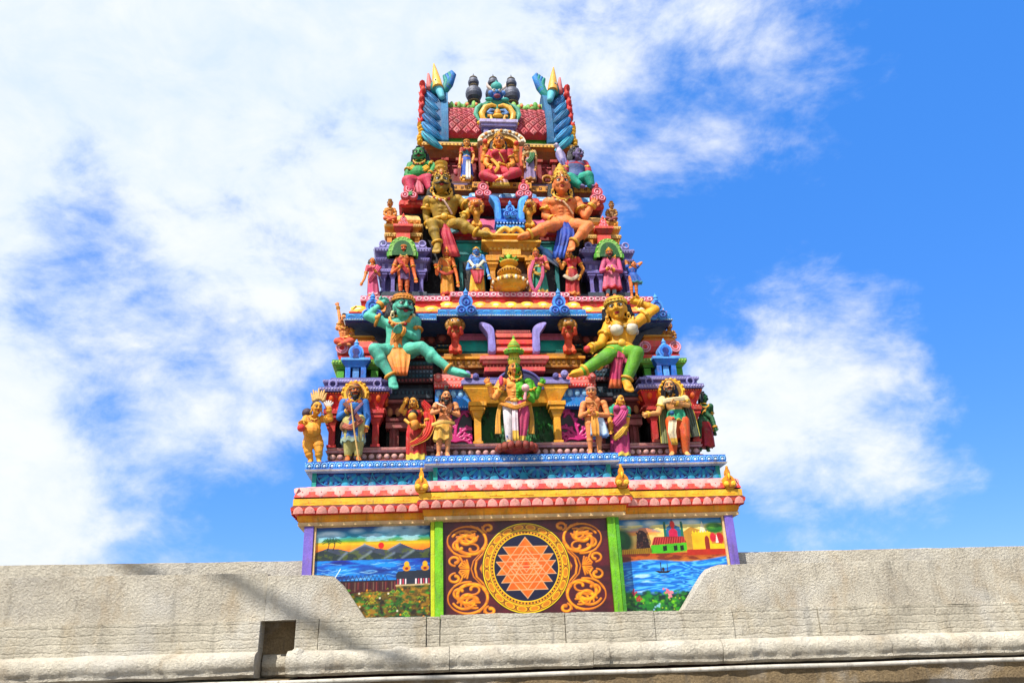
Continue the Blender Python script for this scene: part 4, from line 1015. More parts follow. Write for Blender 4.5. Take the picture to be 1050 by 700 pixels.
# right: village with a temple beside a lake
p = Pic(300, 240, 1.25); rs = np.random.RandomState(8)
p.grad(.93, 1.0, '#5f9ab0', '#155a9a'); p.grad(.60, .93, '#d0a060', '#d6cc90'); p.c[p.v > .999] = p.col('#155a9a')
n = p.noise(5, 4, 4, 12); p.blend((p.v > .85)*np.clip((n-.5)*6, 0, .8), '#3f84b4'); p.blend((p.v < .9)*(p.v > .7)*np.clip((n-.55)*6, 0, .7), '#d88a4a')
for cx in (.15, .33, .58, .72): p.ell(cx, .95, .06, .025, '#d4d8d2', .03, .8)
p.poly([(.5, .7), (.6, .83), (.7, .9), (.82, .85), (.9, .8), (1.0, .84), (1.0, .6), (.5, .6)], '#b08a4a'); 
p.ell(.05, .76, .09, .13, '#1f5a30', .04); p.ell(.02, .8, .05, .07, '#2f7a3a', .04); p.ell(.93, .88, .09, .06, '#2a6a2a', .03); p.ell(.9, .9, .04, .03, '#5a8a3a', .03)
p.poly([(.17, .66), (.19, .84), (.215, .88), (.25, .87), (.28, .84), (.31, .66)], '#4a2a2a')
for k in range(40):
    x, y = .18+rs.rand()*.12, .67+rs.rand()*.18; p.ell(x, y, .006, .009, ['#7a4a3a', '#2a1414', '#8a6a5a'][k % 3])
p.poly([(.46, .76), (.47, .90), (.5, .92), (.52, .99), (.56, .92), (.60, .90), (.61, .76)], '#3f6a8a'); p.poly([(.49, .76), (.49, .86), (.53, .9), (.57, .86), (.57, .76)], '#b83a5a'); p.ell(.53, .93, .022, .04, '#c8483a'); p.line([(.53, .96), (.53, 1.0)], .003, '#3a3a4a')
for x in (.455, .615): p.poly([(x-.015, .74), (x-.01, .96), (x+.01, .96), (x+.015, .74)], '#1f6a5a')
p.poly([(.70, .64), (.70, .82), (.74, .84), (.88, .84), (.88, .64)], '#d8b030'); p.poly([(.78, .84), (.81, .96), (.84, .84)], '#d8d0b8'); p.ell(.84, .75, .022, .05, '#8a3a14'); p.poly([(.818, .66), (.818, .74), (.862, .74), (.862, .66)], '#8a3a14')
for k in range(6): p.poly([(.705+.028*k, .83), (.715+.028*k, .86), (.725+.028*k, .83)], '#d8c050')
p.ell(.96, .77, .04, .06, '#a83038', .01); p.ell(.9, .78, .03, .05, '#b8404a', .01); p.poly([(.92, .72), (.935, .82), (.95, .72)], '#d8d0c8')
p.poly([(.86, .66), (.86, .715), (1, .71), (1, .65)], '#d8b84a')
p.poly([(.04, .62), (.04, .675), (.34, .69), (.34, .63)], '#d8b048')
for k in range(16): p.line([(.05+.018*k, .625), (.05+.018*k, .68)], .003, '#a86a24')
p.poly([(.31, .70), (.35, .80), (.62, .80), (.645, .735), (.5, .71)], '#8a2a28')
for k in range(14): p.line([(.32+.023*k, .715), (.345+.022*k, .79)], .003, '#c4625a')
p.poly([(.31, .63), (.31, .715), (.645, .735), (.645, .65), (.5, .63)], '#5aa82a')
for x in (.42, .52, .58): p.poly([(x, .65), (x, .705), (x+.035, .708), (x+.035, .655)], '#16280f')
n = p.noise(6, 2, 5, 18)
p.grad(.52, .63, '#b8884a', '#a84a2a'); p.blend((p.v < .63)*(p.v > .5)*np.clip((n-.5)*8, 0, 1), '#7a3a20'); p.blend((p.v > .60)*(p.v < .66)*(p.u > .64), '#a8402c')
wave = .545+.02*np.sin(p.u*7)+.03*p.u
p.blend(np.clip((wave-p.v)*60, 0, 1), '#2a80c4')
n1 = p.noise(3, 12, 4, 16); bands = np.sin(p.v*95+6*np.sin(p.u*6+n1*6)+n1*9)
inw = np.clip((wave-p.v)*60, 0, 1)*(p.v > .10)
p.blend(inw*np.clip(bands-.15, 0, 1)*.85, '#86c4e8'); p.blend(inw*np.clip(-bands-.35, 0, 1)*.7, '#1450a0'); p.blend(inw*np.clip((n1-.62)*9, 0, .8), '#c4e0ee')
p.poly([(.32, .45), (.36, .425), (.44, .425), (.48, .455), (.41, .445)], '#2a1a18'); p.line([(.38, .44), (.38, .53)], .004, '#2a1a18'); p.line([(.44, .45), (.44, .52)], .003, '#3a2a20'); p.ell(.40, .465, .012, .02, '#3a2028')
edge = .25+.05*p.noise(10, 7); p.blend(np.clip((edge-p.v-.03)*25, 0, 1), '#10382f'); ng = p.noise(16, 21, 4); p.blend(np.clip((edge-p.v)*20, 0, 1)*np.clip((ng-.48)*7, 0, 1), '#2f7a34')
for k in range(220):
    x, y = rs.rand(), .02+.22*rs.rand(); r = .006+rs.rand()*.014
    if rs.rand() < .6: x, y = .10+.20*(k % 5)+rs.randn()*.035, .13+rs.randn()*.045
    p.ell(x, y, r*1.2, r, ['#3f8a3a', '#6fae3a', '#1f5a34', '#2f7a3a', '#0f3a2c'][rs.randint(5)], .012, .85)
    if k % 4 == 0: p.ell(x, y+.006, .006, .007, '#b8d04a', .008, .7)
for cx, cy, h in ((.10, .24, '#b84a6a'), (.42, .20, '#d09a9a'), (.44, .225, '#d88a9a'), (.40, .23, '#d0808a'), (.70, .19, '#c06a8a'), (.3, .1, '#8ab0c0'), (.55, .05, '#8a2a3a'), (.14, .18, '#a83a4a')):
    for k in range(7): p.ell(cx+rs.randn()*.016, cy+rs.randn()*.014, .009, .010, h, .006)
p.mesh('mural', 1.645, 3.60, 2.42, 4.075, .145)

# middle: gilded scrolls and a round emblem of nested triangles
W_, H_ = 2.86, 1.68
p = Pic(620, 364, W_/H_)
p.c[:] = p.col('#4e1826'); n = p.noise(10, 3, 5); p.blend(np.clip((n-.5)*5, 0, .6), '#63202e'); p.blend(np.clip((.42-n)*5, 0, .6), '#341019')
cu, cv = .492, .505
def M2(x, y): return (cu+x/W_, cv+y/H_)
X = (p.u-cu)*W_; Z = (p.v-cv)*H_; RR = np.sqrt(X*X+Z*Z); TH = np.arctan2(Z, X); q = W_/620; XS = X.copy(); DK = 1.13; RR = RR/DK
# scrolls, both sides mirrored; coordinates in metres from the disc's centre
best = np.full(RR.shape, 9.0); shade = np.zeros(RR.shape)
def stroke(pts, w0, w1):
    global best
    k = len(pts)-1; pts = [(.985+(a-.985)*1.32, b) for a, b in pts]; w0, w1 = w0*.92, w1*1.0
    for s in (-1, 1):
        for i in range(k):
            t = (i+.5)/k; w = lerp(w0, w1, t)*(1 if w1 != w0 else 1)
            px, pz = pts[i]; qx, qz = pts[i+1]
            x0, x1 = s*px, s*qx; xa, xb = min(x0, x1)-.09, max(x0, x1)+.09; za, zb = min(pz, qz)-.09, max(pz, qz)+.09
            iu = slice(max(0, int((xa/W_+cu)*620)), max(0, int((xb/W_+cu)*620)+1)); iv = slice(max(0, int((za/H_+cv)*364)), max(0, int((zb/H_+cv)*364)+1))
            XX = X[iv, iu]; ZZ = Z[iv, iu]
            if XX.size == 0: continue
            dx, dz = x1-x0, qz-pz; t_ = np.clip(((XX-x0)*dx+(ZZ-pz)*dz)/(dx*dx+dz*dz+1e-12), 0, 1)
            d = np.sqrt((XX-x0-t_*dx)**2+(ZZ-pz-t_*dz)**2)-w
            best[iv, iu] = np.minimum(best[iv, iu], d)
def spiral(cx, cz, r0, r1, a0, turns, w0, w1, n=26):
    stroke([(cx+lerp(r0, r1, (i/n)**.8)*math.cos(a0+turns*2*PI*i/n), cz+lerp(r0, r1, (i/n)**.8)*math.sin(a0+turns*2*PI*i/n)) for i in range(n+1)], w0, w1)
for sz in (-1, 1):
    spiral(.99, sz*.46, .265, .235, PI*.1*sz, sz*.55, .012, .03); spiral(.99, sz*.46, .265, .25, PI*.1*sz, -sz*.32, .012, .02)
    spiral(.98, sz*.44, .235, .10, PI*1.15 if sz > 0 else PI*.85, sz*.75, .03, .038); spiral(1.02, sz*.50, .17, .06, .3*sz, sz*.9, .022, .036)
    spiral(.93, sz*.52, .12, .05, 2.0*sz, -sz*.8, .018, .034); spiral(1.10, sz*.38, .12, .045, 2.4*sz, -sz*.75, .016, .03); spiral(.92, sz*.33, .09, .04, 1.2*sz, sz*.8, .016, .028)
    spiral(1.16, sz*.145, .085, .04, -PI/2*sz, sz*.95, .018, .03); stroke([(1.24, sz*.40), (1.17, sz*.27), (1.1, sz*.22), (1.06, sz*.12), (1.1, sz*.05)], .014, .022)
    stroke([(.73, sz*.40), (.80, sz*.24), (.88, sz*.13), (.90, 0)], .012, .022); stroke([(.76, sz*.42), (.83, sz*.25), (.92, sz*.13), (.95, 0)], .01, .012)
    spiral(.72, sz*.68, .075, .035, -1.2*sz, sz*.95, .018, .032); stroke([(.80, sz*.62), (.86, sz*.69), (.95, sz*.725)], .022, .01); stroke([(.79, sz*.6), (.80, sz*.7)], .018, .008)
    for k in range(5):
        a = sz*(.1+.28*k); stroke([(.83, 0), (.83+(-.03-.08*math.cos(a))*1.0, .16*math.sin(a))], .012, .02)
        a2 = sz*(.15+.3*k); stroke([(.98, sz*.015), (.98+.11*math.cos(a2), .15*math.sin(a2))], .012, .024)
    for k in range(6): a = sz*(.5+.42*k); stroke([(.99+.16*math.cos(a), sz*.46+.16*math.sin(a)), (.99+.10*math.cos(a+.5), sz*.46+.10*math.sin(a+.5))], .026, .012)
m = np.clip(.5-best/(1.6*q), 0, 1); p.blend(m, '#c8842a'); p.blend(np.clip(.5-(best+.014)/(2*q), 0, 1)*np.clip((p.noise(30, 4, 3)-.35)*4, 0, 1), '#d9a83c')
edge = m*np.clip(.5-(np.abs(best+.006)-.004)/(2*q), 0, 1); p.blend(edge*.35, '#7a3a10')
p.h = np.clip(-best/.03, 0, 1)
ph = np.sqrt(p.h)
# disc
def disc(r, h): p.blend(np.clip(.5-(RR-r)/(1.5*q), 0, 1), h)
def rim(r, w, h, al=1.0): p.blend(np.clip(.5-(np.abs(RR-r)-w)/(1.5*q), 0, 1)*al, h)
disc(.672, '#1a1210'); disc(.660, '#d9c23a'); disc(.645, '#2a1a08'); disc(.640, '#b8861c')
k = 20; f = (TH/(2*PI)*k) % 1; pet = np.abs(f-.5); rr = (RR-.600)/.040
pm = (pet/.46)**2.6+np.abs(rr)**2.6; near = np.abs(RR-.60) < .05
p.blend(np.clip((1-pm)*8, 0, 1)*near, '#d8a828'); p.blend(np.clip((.4-pm)*8, 0, 1)*near, '#b98018'); p.blend((np.abs(pm-1) < .22)*near*.85, '#5a3408')
rim(.553, .007, '#d9c23a'); rim(.543, .003, '#3a2408')
p.blend(np.clip(.5-(np.abs(RR-.518)-.021)/(1.5*q), 0, 1), '#c8941c'); dots = np.cos(TH*66); p.blend((np.abs(RR-.518) < .013)*np.clip(dots*3, 0, 1), '#4a2c08'); rim(.492, .005, '#e0c84a'); disc(.486, '#0a1038')
S_ = .476*DK
def tri(y_ap, y_b, hw): return [M2(0, y_ap*S_), M2(hw*S_, y_b*S_), M2(-hw*S_, y_b*S_)]
T_ = [tri(.94, -.21, .94), tri(-.94, .19, .95), tri(.65, -.45, .80), tri(-.68, .40, .88), tri(.34, -.68, .65), tri(-.36, .65, .72), tri(.46, -.04, .5), tri(-.46, .05, .5), tri(-.14, .27, .35)]
for t in T_: p.poly(t, '#da7440')
n = p.noise(12, 8, 3); ins = np.zeros(RR.shape)
p.blend((RR < .48)*(p.c[..., 0] > .3)*np.clip((n-.45)*4, 0, .5), '#dc8a54')
p.blend(np.clip(1-(np.abs(X)/.085+np.abs(Z)/.11), 0, 1)*3, '#e0601c')
for t in T_:
    for i in range(3): p.blend(p.soft(p.seg(t[i], t[(i+1) % 3], .0022))*.8, '#e8c8a0')
for t in T_:
    for i in range(3): p.blend(p.soft(p.seg(t[i], t[(i+1) % 3], .0004))*.85, '#30183a')
p.h = np.maximum(ph*.8, np.clip((.672-RR)/.02, 0, 1)*(.6-.35*(RR < .486)))
p.mesh('emblem_panel', -1.43, 1.43, 2.42, 4.095, -.096, .007)

# dark panels with magenta foliage on either side of the middle niche
for sd in (-1, 1):
    W_, H_ = .66, .80
    p = Pic(150, 180, W_/H_); p.c[:] = p.col('#24101e'); n = p.noise(8, 3+sd, 4); p.blend(np.clip((n-.5)*5, 0, .6), '#3a1830')
    X = (p.u-.5)*W_; Z = (p.v-.04)*H_; q = W_/150; best = np.full(X.shape, 9.0)
    def leaf(pts, w0, w1):
        global best
        k = len(pts)-1
        for i in range(k):
            w = lerp(w0, w1, (i+.5)/k); (x0, z0), (x1, z1) = pts[i], pts[i+1]; dx, dz = x1-x0, z1-z0
            t_ = np.clip(((X-x0)*dx+(Z-z0)*dz)/(dx*dx+dz*dz+1e-12), 0, 1); best = np.minimum(best, np.sqrt((X-x0-t_*dx)**2+(Z-z0-t_*dz)**2)-w)
    def frond(x, z, a, L, cur, w):
        pts = [(x, z)]
        for i in range(12):
            aa = a+cur*(i/11)**1.6; x += L/12*math.cos(aa); z += L/12*math.sin(aa); pts.append((x, z))
            if i in (3, 5, 7, 9):
                sg = -1 if cur > 0 else 1; b = aa+sg*.8; leaf([(x, z), (x+.07*math.cos(b), z+.07*math.sin(b)), (x+.11*math.cos(b-sg*.9), z+.11*math.sin(b-sg*.9))], .034, .014)
        leaf(pts, w*1.6, w*.9); leaf([pts[-1], pts[-2]], w*1.7, w*1.7)
    for a, L, cur in ((PI/2, .55, .9*sd), (PI*.36, .48, -2.4), (PI*.64, .48, 2.4), (PI*.22, .42, -2.8), (PI*.78, .42, 2.8), (PI*.08, .34, -2.2), (PI*.92, .34, 2.2)): frond(.0, .12, a, L*1.32, cur, .024)
    for x, z in ((-.25, .60), (.24, .64)): frond(x, z, PI/2+x*3, .16, 3*sd, .02)
    m = np.clip(.5-best/(1.6*q), 0, 1); p.blend(m, '#a83670'); p.blend(np.clip(.5-(best+.009)/(2*q), 0, 1)*.8, '#bf5488'); p.h = np.sqrt(np.clip(-best/.02, 0, 1))
    p.mesh('scroll_panel', *( (-1.5, -.86) if sd < 0 else (.86, 1.5)), 5.55, 6.32, .615, .02)

# ------------------------------------------------------------------ granite parapet in front of the base storey
GR = granite('granite', '#d2cab6', '#988f7e', True, '#a08658', .42)
GR2 = granite('granite_plain', '#d8d0bd', '#9c9384', False, '#a88a5c', .42)
GRD = granite('granite_brown', '#a08a66', '#5a4a34', False, '#3a2a18', .4)
def slab(name, x0, x1, prof, mat, parent=None, step=.06, amp=.014, seed=0, ends=True):
    """long dressed stone: section (y, z) run along x with hand-cut unevenness"""
    mb = MB(); n = max(2, int((x1-x0)/step)); rings = []
    for i in range(n+1):
        x = x0+(x1-x0)*i/n; rg = []
        for j, (y, z) in enumerate(prof):
            d = mnoise.noise(Vector((x*1.7+seed, y*3, z*3)))*amp+mnoise.noise(Vector((x*7+seed, y*9, z*9)))*amp*.6
            rg.append(Vector((x, y+d, z+d*.7)))
        rings.append(rg)
    mb.loft(rings, mat, ends, False)
    o = mb.build(name, parent); 
    for pl_ in o.data.polygons: pl_.use_smooth = True
    try:
        o.data.set_sharp_from_angle(angle=math.radians(45))
    except Exception: pass
    return o
wall_root = tag(empty('parapet_wall', (0, -.3, 2.0)), 'grey granite parapet wall below the painted base of the tower', 'parapet wall')
def stone(*a, **k):
    o = slab(*a, **k); o.parent = wall_root; o.matrix_parent_inverse = Matrix.Translation((0, .3, -2.0)); return o
def sec(pts, n=5):
    out = []
    for i in range(len(pts)):
        a, b = pts[i], pts[(i+1) % len(pts)]
        for k in range(n): out.append((lerp(a[0], b[0], k/n), lerp(a[1], b[1], k/n)))
    return out
# upper course: blocks butted end to end
xs = [-3.80, -3.43, -1.72, -1.5, .55, 2.05, 3.4, 4.9, 7.0, 9.5, 13]
for i in range(len(xs)-1):
    stone('coping_block', xs[i]+.007, xs[i+1]-.007, sec([(-.27-.014*((i*2) % 3), 2.04), (-.26-.014*((i*2) % 3), 2.515-.010*(i % 3)), (.12, 2.52), (.12, 2.04)], 6), GR, seed=i*7.3, amp=.02)
rp_ = [(-.42, 1.70)]+[(-.38-.09*math.sin(PI*k/10)**.7-.0*k, 1.72+.30*k/10) for k in range(1, 10)]+[(-.33, 2.03), (-.25, 2.045), (.1, 2.045), (.1, 1.66), (-.36, 1.66)]
xs = [-13, -9, -4.35, -3.88, -1.35, .95, 1.22, 3.1, 6, 13]
for i in range(len(xs)-1):
    if i == 2: continue
    stone('rounded_moulding', xs[i]+.004, xs[i+1]-.004, [(y-(.012 if i == 5 else .006*(i % 2)), z+(.012 if i == 5 else 0)) for y, z in rp_], GR2, seed=i*3.1, amp=.02)
stone('rounded_moulding', -4.33, -3.92, [(y+.5, z) for y, z in rp_], GR2, seed=4)
stone('lower_course', -13, 13, sec([(-.30, -.3), (-.30, 1.62), (.1, 1.64), (.1, -.3)], 7), GRD, step=.12)
stone('recessed_course', -4.4, -3.81, sec([(.12, 1.9), (.12, 2.5), (.4, 2.5), (.4, 1.9)], 4), GRD)
stone('coping_block', -13, -4.35, sec([(-.27, 2.04), (-.26, 2.5), (.12, 2.5), (.12, 2.04)], 5), GR, seed=77)
def shoulder(name, pts, y0, y1, seed):
    """wing of the parapet with a curved shoulder; outline (x, z)"""
    mb = MB(); n = 6; rings = []
    for k in range(n+1):
        y = lerp(y0, y1, k/n); inn = .03 if k in (0, n) else 0
        rings.append([Vector((x, y, z))+Vector((0, 1, .6))*(mnoise.noise(Vector((x*4+seed, y*6, z*4)))*.02) for x, z in pts])
    mb.loft(rings, GR2, True, True)
    o = mb.build(name, None, .02); o.parent = wall_root; o.matrix_parent_inverse = Matrix.Translation((0, .3, -2.0)); return o
curve = lambda x0, z0, x1, z1, n=12: [(x0+(x1-x0)*(k/n)+.10*math.sin(PI*k/n)*(1 if x1 > x0 else -1), lerp(z0, z1, (k/n))+.16*math.sin(PI*k/n)**1.3) for k in range(n+1)]
def dens(pts, s=.15):
    out = []
    for i in range(len(pts)):
        a, b = Vector(pts[i]), Vector(pts[(i+1) % len(pts)]); k = max(1, int((b-a).length/s))
        for j in range(k): out.append(tuple(a.lerp(b, j/k)))
    return out
shoulder('shoulder_block', dens([(-4.3, 2.5)]+[(-4.3, 3.19), (-3.40, 3.19)]+[(-3.24, 3.16), (-3.10, 3.04), (-2.96, 2.85), (-2.84, 2.68), (-2.72, 2.51)]), -.235, .09, 1)
shoulder('shoulder_block', dens([(-13, 2.5), (-13, 3.24), (-4.31, 3.24), (-4.31, 2.5)], .3), -.2, .09, 9)
shoulder('shoulder_block', dens([(3.28+.0, 3.23), (13, 3.27), (13, 2.5), (2.58, 2.5), (2.62, 2.55), (2.75, 2.72), (2.9, 2.92), (3.04, 3.1), (3.14, 3.19)][::-1], .25), -.235, .09, 3)
shoulder('rear_block', dens([(-13, 1.5), (-13, 3.52), (-3.86, 3.5), (-3.86, 1.5)], .3), .4, 1.2, 5)
shoulder('rear_block', dens([(3.86, 1.5), (3.86, 3.52), (13, 3.56), (13, 1.5)], .3), .4, 1.2, 6)
wall_root.rotation_euler.y = .013
# conduit
mb = MB(); mb.tube([(x, -.5, 1.585-.013*x+.004*math.sin(x*2.1)) for x in [-13+.5*k for k in range(53)]], .036, paint('#b9b4aa', .5, .3), 10)
cp = mb.build('conduit_pipe'); tag(cp, 'thin pale conduit pipe running along the foot of the granite parapet', 'pipe')
# ground
mb = MB(); mb.add([(-600, -600, 0), (600, -600, 0), (600, 600, 0), (-600, 600, 0)], [(0, 1, 2, 3)], granite('paving', '#8f8778', '#6d655a', False))
g = mb.build('ground'); tag(g, kind='structure')

mb = MB()
for x, y, z, r in ((-2.12, -.36, 1.93, (.20, .10, .14)), (.98, -.36, 1.92, (.17, .10, .14)), (-3.72, -.34, 1.98, (.12, .1, .1))):
    mb.ell((x, y, z), r, GR2, None, 16, 10)
o = mb.build('carved_boss', None, remesh=.02, smooth_it=1); o.parent = wall_root; o.matrix_parent_inverse = Matrix.Translation((0, .3, -2.0))
# cable and two poles added out of view to cast the parapet's slanting shadow
sdv_ = Vector((math.sin(math.radians(-38))*math.cos(math.radians(54)), -math.cos(math.radians(38))*math.cos(math.radians(54)), math.sin(math.radians(54))))
p0_ = Vector((-10.4, -.25, 6.68))+sdv_*22; p1_ = Vector((-.9, -.4, 1.05))+sdv_*22
mb = MB(); mb.tube([p0_.lerp(p1_, k/12) for k in range(13)], .08, paint('#2a2a2c'), 10); tag(mb.build('shadow_cable'), 'thick black overhead cable strung between two poles left of the tower', 'cable')
for q, lb in ((p0_, 'shorter grey steel pole left of the parapet wall'), (p1_, 'taller grey steel pole left of the viewer')):
    mb = MB((q.x, q.y, 0)); mb.tube([(q.x, q.y, 0), (q.x, q.y, q.z*.5), (q.x, q.y, q.z+.15)], [.13, .11, .08], paint('#7a7c7e'), 14); o = mb.build('shadow_cable_pole'); o.location = (q.x, q.y, 0); tag(o, lb, 'pole', 'added poles carrying the shadow cable')
# ------------------------------------------------------------------ painted cement statues
DARKC = paint('#141216', .35); WHT = paint('#d9d6cf', .35); LIP = paint('#a3242a', .4)
class Fig:
    """a statue surveyed from the photograph; joints are (px, py, dy) with dy in figure pixels towards the back"""
    def __init__(s, name, label, base, Y, H, skin, group='painted statues on the tower', cat='statue'):
        s.Y = Y; s.H = H; p = at(base[0], base[1], Y); s.org = p
        s.S = (at(base[0]+1, base[1], Y)-p).length
        s.root = tag(empty(name, p), label, cat, group); s.skin = skin if not isinstance(skin, str) else paint(skin)
        s.u = H*s.S           # figure height in metres
    def P(s, j): return at(j[0], j[1], s.Y+(j[2] if len(j) > 2 else 0)*s.S)
    def mb(s): return MB(s.org)
    def done(s, mb, name, **k):
        o = mb.build(name, s.root, **k); return o
    # ---- pose
    def stand(s, cx, yt, yb, lean=0, fx=0, sx=1.0, **ov):
        H = yb-yt; s.H = H; s.u = H*s.S
        def j(fx_, fy, dy=0): return (cx+fx_*H*sx+lean*(1-fy)*H+fx*(fy)*H*0, yt+fy*H, dy*H)
        J = dict(head=j(0, .088, -.035), neck=j(0, .175, .0), sho=j(0, .222, .0), chest=j(0, .30, -.01), waist=j(0, .405, 0), pel=j(0, .49, 0),
                 sl=j(-.118, .232, .0), sr=j(.118, .232, 0), el=j(-.15, .375, .02), er=j(.15, .375, .02), hl=j(-.15, .50, -.03), hr=j(.15, .50, -.03),
                 ql=j(-.058, .50, 0), qr=j(.058, .50, 0), kl=j(-.062, .73, -.02), kr=j(.062, .73, -.02), al=j(-.062, .945, .01), ar=j(.062, .945, .01), tl=j(-.075, .985, -.09), tr=j(.075, .985, -.09))
        J.update(ov); s.J = J; return s
    def pose(s, **J): s.J = J; return s
    # ---- body
    def headframe(s, yaw=0, tilt=10, roll=0):
        y, t, r = map(math.radians, (yaw, tilt, roll))
        f = Vector((math.sin(y)*math.cos(t), -math.cos(y)*math.cos(t), -math.sin(t))); rt = Vector((math.cos(y), math.sin(y), 0)); up = f.cross(rt)
        r2 = rt*math.cos(r)+up*math.sin(r); u2 = -rt*math.sin(r)+up*math.cos(r)
        s.hf = (r2, f, u2); s.hc = s.P(s.J['head']); return s
    def hp(s, a, b, c):
        """point in the head: a right, b forward, c up, in half sizes"""
        r, f, u = s.hf; return s.hc+r*(a*s.hw)+f*(b*s.hd)+u*(c*s.hh)
    def torso(s, mb, mat, k=1.0, rings=None, w=None):
        J = s.J; u = s.u; w = w or s.wd
        seq = rings or ['pel', 'waist', 'chest', 'sho', 'neck']
        dims = dict(pel=(.100*w[2], .078*w[2]), waist=(.078*w[1], .062*w[1]), chest=(.104*w[0], .075*w[0]), sho=(.098*w[0], .052), neck=(.036, .036))
        pts = [s.P(J[q]) for q in seq]; side0 = (s.P(J['sr'])-s.P(J['sl'])).normalized()
        P = []; D = []
        for i in range(len(pts)-1):
            for t in (0, .33, .67): P.append(pts[i].lerp(pts[i+1], t)); a, b = dims[seq[i]], dims[seq[i+1]]; e = t*t*(3-2*t); D.append((lerp(a[0], b[0], e), lerp(a[1], b[1], e)))
        P.append(pts[-1]); D.append(dims[seq[-1]])
        if rings is None or rings[0] == 'pel':
            d = (P[0]-P[1]).normalized()*u; P = [P[0]+d*.06, P[0]+d*.035]+P; D = [(D[0][0]*.5, D[0][1]*.5), (D[0][0]*.86, D[0][1]*.86)]+D
        R = []
        for i, c in enumerate(P):
            d = (P[min(i+1, len(P)-1)]-P[max(0, i-1)]).normalized(); sd_ = (side0-d*side0.dot(d)).normalized(); fr = d.cross(sd_)
            R.append([c+sd_*(D[i][0]*u*k*math.cos(t))+fr*(D[i][1]*u*k*math.sin(t)) for t in [2*PI*q/20 for q in range(20)]])
        mb.loft(R, mat)
    def limb(s, mb, mat, js, rs, k=1.0):
        pts = [s.P(s.J[j]) if isinstance(j, str) else s.P(j) for j in js]
        for i in range(len(pts)-1):
            mb.cap(pts[i], pts[i+1], rs[i]*s.u*k, rs[i+1]*s.u*k, mat, 12)
            m = pts[i].lerp(pts[i+1], .35)
            mb.ell(m, max(rs[i], rs[i+1])*s.u*k*1.0, mat, None, 12, 8)
    def hand(s, mb, mat, el, ha, open_=False, curl=.5, thumb=1):
        """palm, four unequal fingers and a thumb; ha = end of the palm"""
        u = s.u; e = s.P(el); h = s.P(ha); d = (h-e).normalized()
        cam_ = (CAM-h).normalized(); n = (cam_-d*cam_.dot(d)).normalized(); sd_ = d.cross(n)*thumb
        ps = .036*u; w = h-d*ps*.5
        for q in (-1, -.33, .33, 1): mb.cap(w+sd_*q*ps*.30, h+sd_*q*ps*.55, ps*.36, ps*.30, mat, 8)
        for q, L in ((-1, .8), (-.33, 1.0), (.33, .95), (1, .72)):
            b = h+sd_*q*ps*.6; spread = .28 if open_ else .08
            m = b+(d+sd_*q*spread+n*(.1 if open_ else .35*curl)).normalized()*ps*L*.62
            t = m+(d+sd_*q*spread+n*(.1 if open_ else 1.4*curl)).normalized()*ps*L*.6
            mb.cap(b, m, ps*.24, ps*.21, mat, 8); mb.cap(m, t, ps*.21, ps*.17, mat, 8)
        b = w+sd_*ps*.5; m = b+(d*.6+sd_*.9+n*.3).normalized()*ps*.7; mb.cap(b, m, ps*.27, ps*.23, mat, 8); mb.cap(m, m+(d+sd_*.15+n*.3).normalized()*ps*.55, ps*.22, ps*.17, mat, 8)
    def foot(s, mb, mat, a, t):
        u = s.u; A = s.P(a); T = s.P(t); d = (T-A); L = d.length; d.normalize()
        sd_ = d.cross(Vector((0, 0, 1))); sd_ = sd_.normalized() if sd_.length > .01 else Vector((1, 0, 0))
        mb.cap(A-d*.01*u, A.lerp(T, .62), .030*u, .027*u, mat, 10)
        for q in range(5):
            o = sd_*(q-2)*.0115*u; mb.cap(A.lerp(T, .5)+o*.8, T+o-d*abs(q-1.6)*.006*u, .0145*u, .010*u, mat, 8)
    def body(s, sex='m', yaw=0, tilt=8, roll=0, w=(1, 1, 1), fat=0, arms=None, legs=True, headk=1.0, limbk=1.0, open_=(False, False), hands=(True, True), extra=None, vox=.0056):
        u = s.u; J = s.J; s.wd = w; mb = s.mb(); m = s.skin; s.limbk = limbk
        s.hw, s.hd, s.hh = .064*u*headk, .075*u*headk, .086*u*headk; s.headframe(yaw, tilt, roll)
        s.torso(mb, m)
        r, f, up = s.hf
        sd_ = (s.P(J['sr'])-s.P(J['sl'])).normalized(); ch = s.P(J['chest']); sp = (s.P(J['sho'])-s.P(J['waist'])).normalized(); fr = sp.cross(sd_); fr = -fr if fr.y > 0 else fr
        for q in (-1, 1):
            if sex == 'f': mb.ell(ch+sd_*q*.05*u*w[0]+fr*.062*u+sp*.012*u, (.046*u, .046*u, .045*u), m)
            else: mb.ell(ch+sd_*q*.047*u*w[0]+fr*.045*u+sp*.03*u, (.056*u, .036*u, .046*u), m)
        if sex == 'm' and not fat:
            for q in (-1, 1):
                for k in range(3): mb.ell(s.P(J['waist']).lerp(ch, .05+.26*k)+sd_*q*.024*u+fr*(.050+.006*k)*u*w[1], (.024*u, .020*u, .017*u), m, None, 8, 6)
                mb.ell(s.P(J['sl' if q < 0 else 'sr'])-sd_*q*.01*u+sp*.004*u+fr*.006*u, (.052*u, .046*u, .046*u), m, None, 10, 7)
        if fat: mb.ell(s.P(J['waist'])+fr*.03*u, (.105*u*fat, .10*u*fat, .10*u*fat), m)
        mb.cap(s.P(J['sho']), s.hp(0, -.15, -.55), .040*u, .036*u*headk, m)
        A = (r, f, up)
        mb.ell(s.hp(0, -.05, .12), (s.hw, s.hd*1.0, s.hh*.88), m, A, 18, 12)
        mb.ell(s.hp(0, .14, -.42), (s.hw*.76, s.hd*.74, s.hh*.58), m, A, 16, 10)
        mb.ell(s.hp(0, .62, -.78), (s.hw*.3, s.hd*.25, s.hh*.17), m, A, 10, 8)
        mb.cap(s.hp(0, .90, .16), s.hp(0, 1.10, -.20), s.hw*.10, s.hw*.17, m, 8)
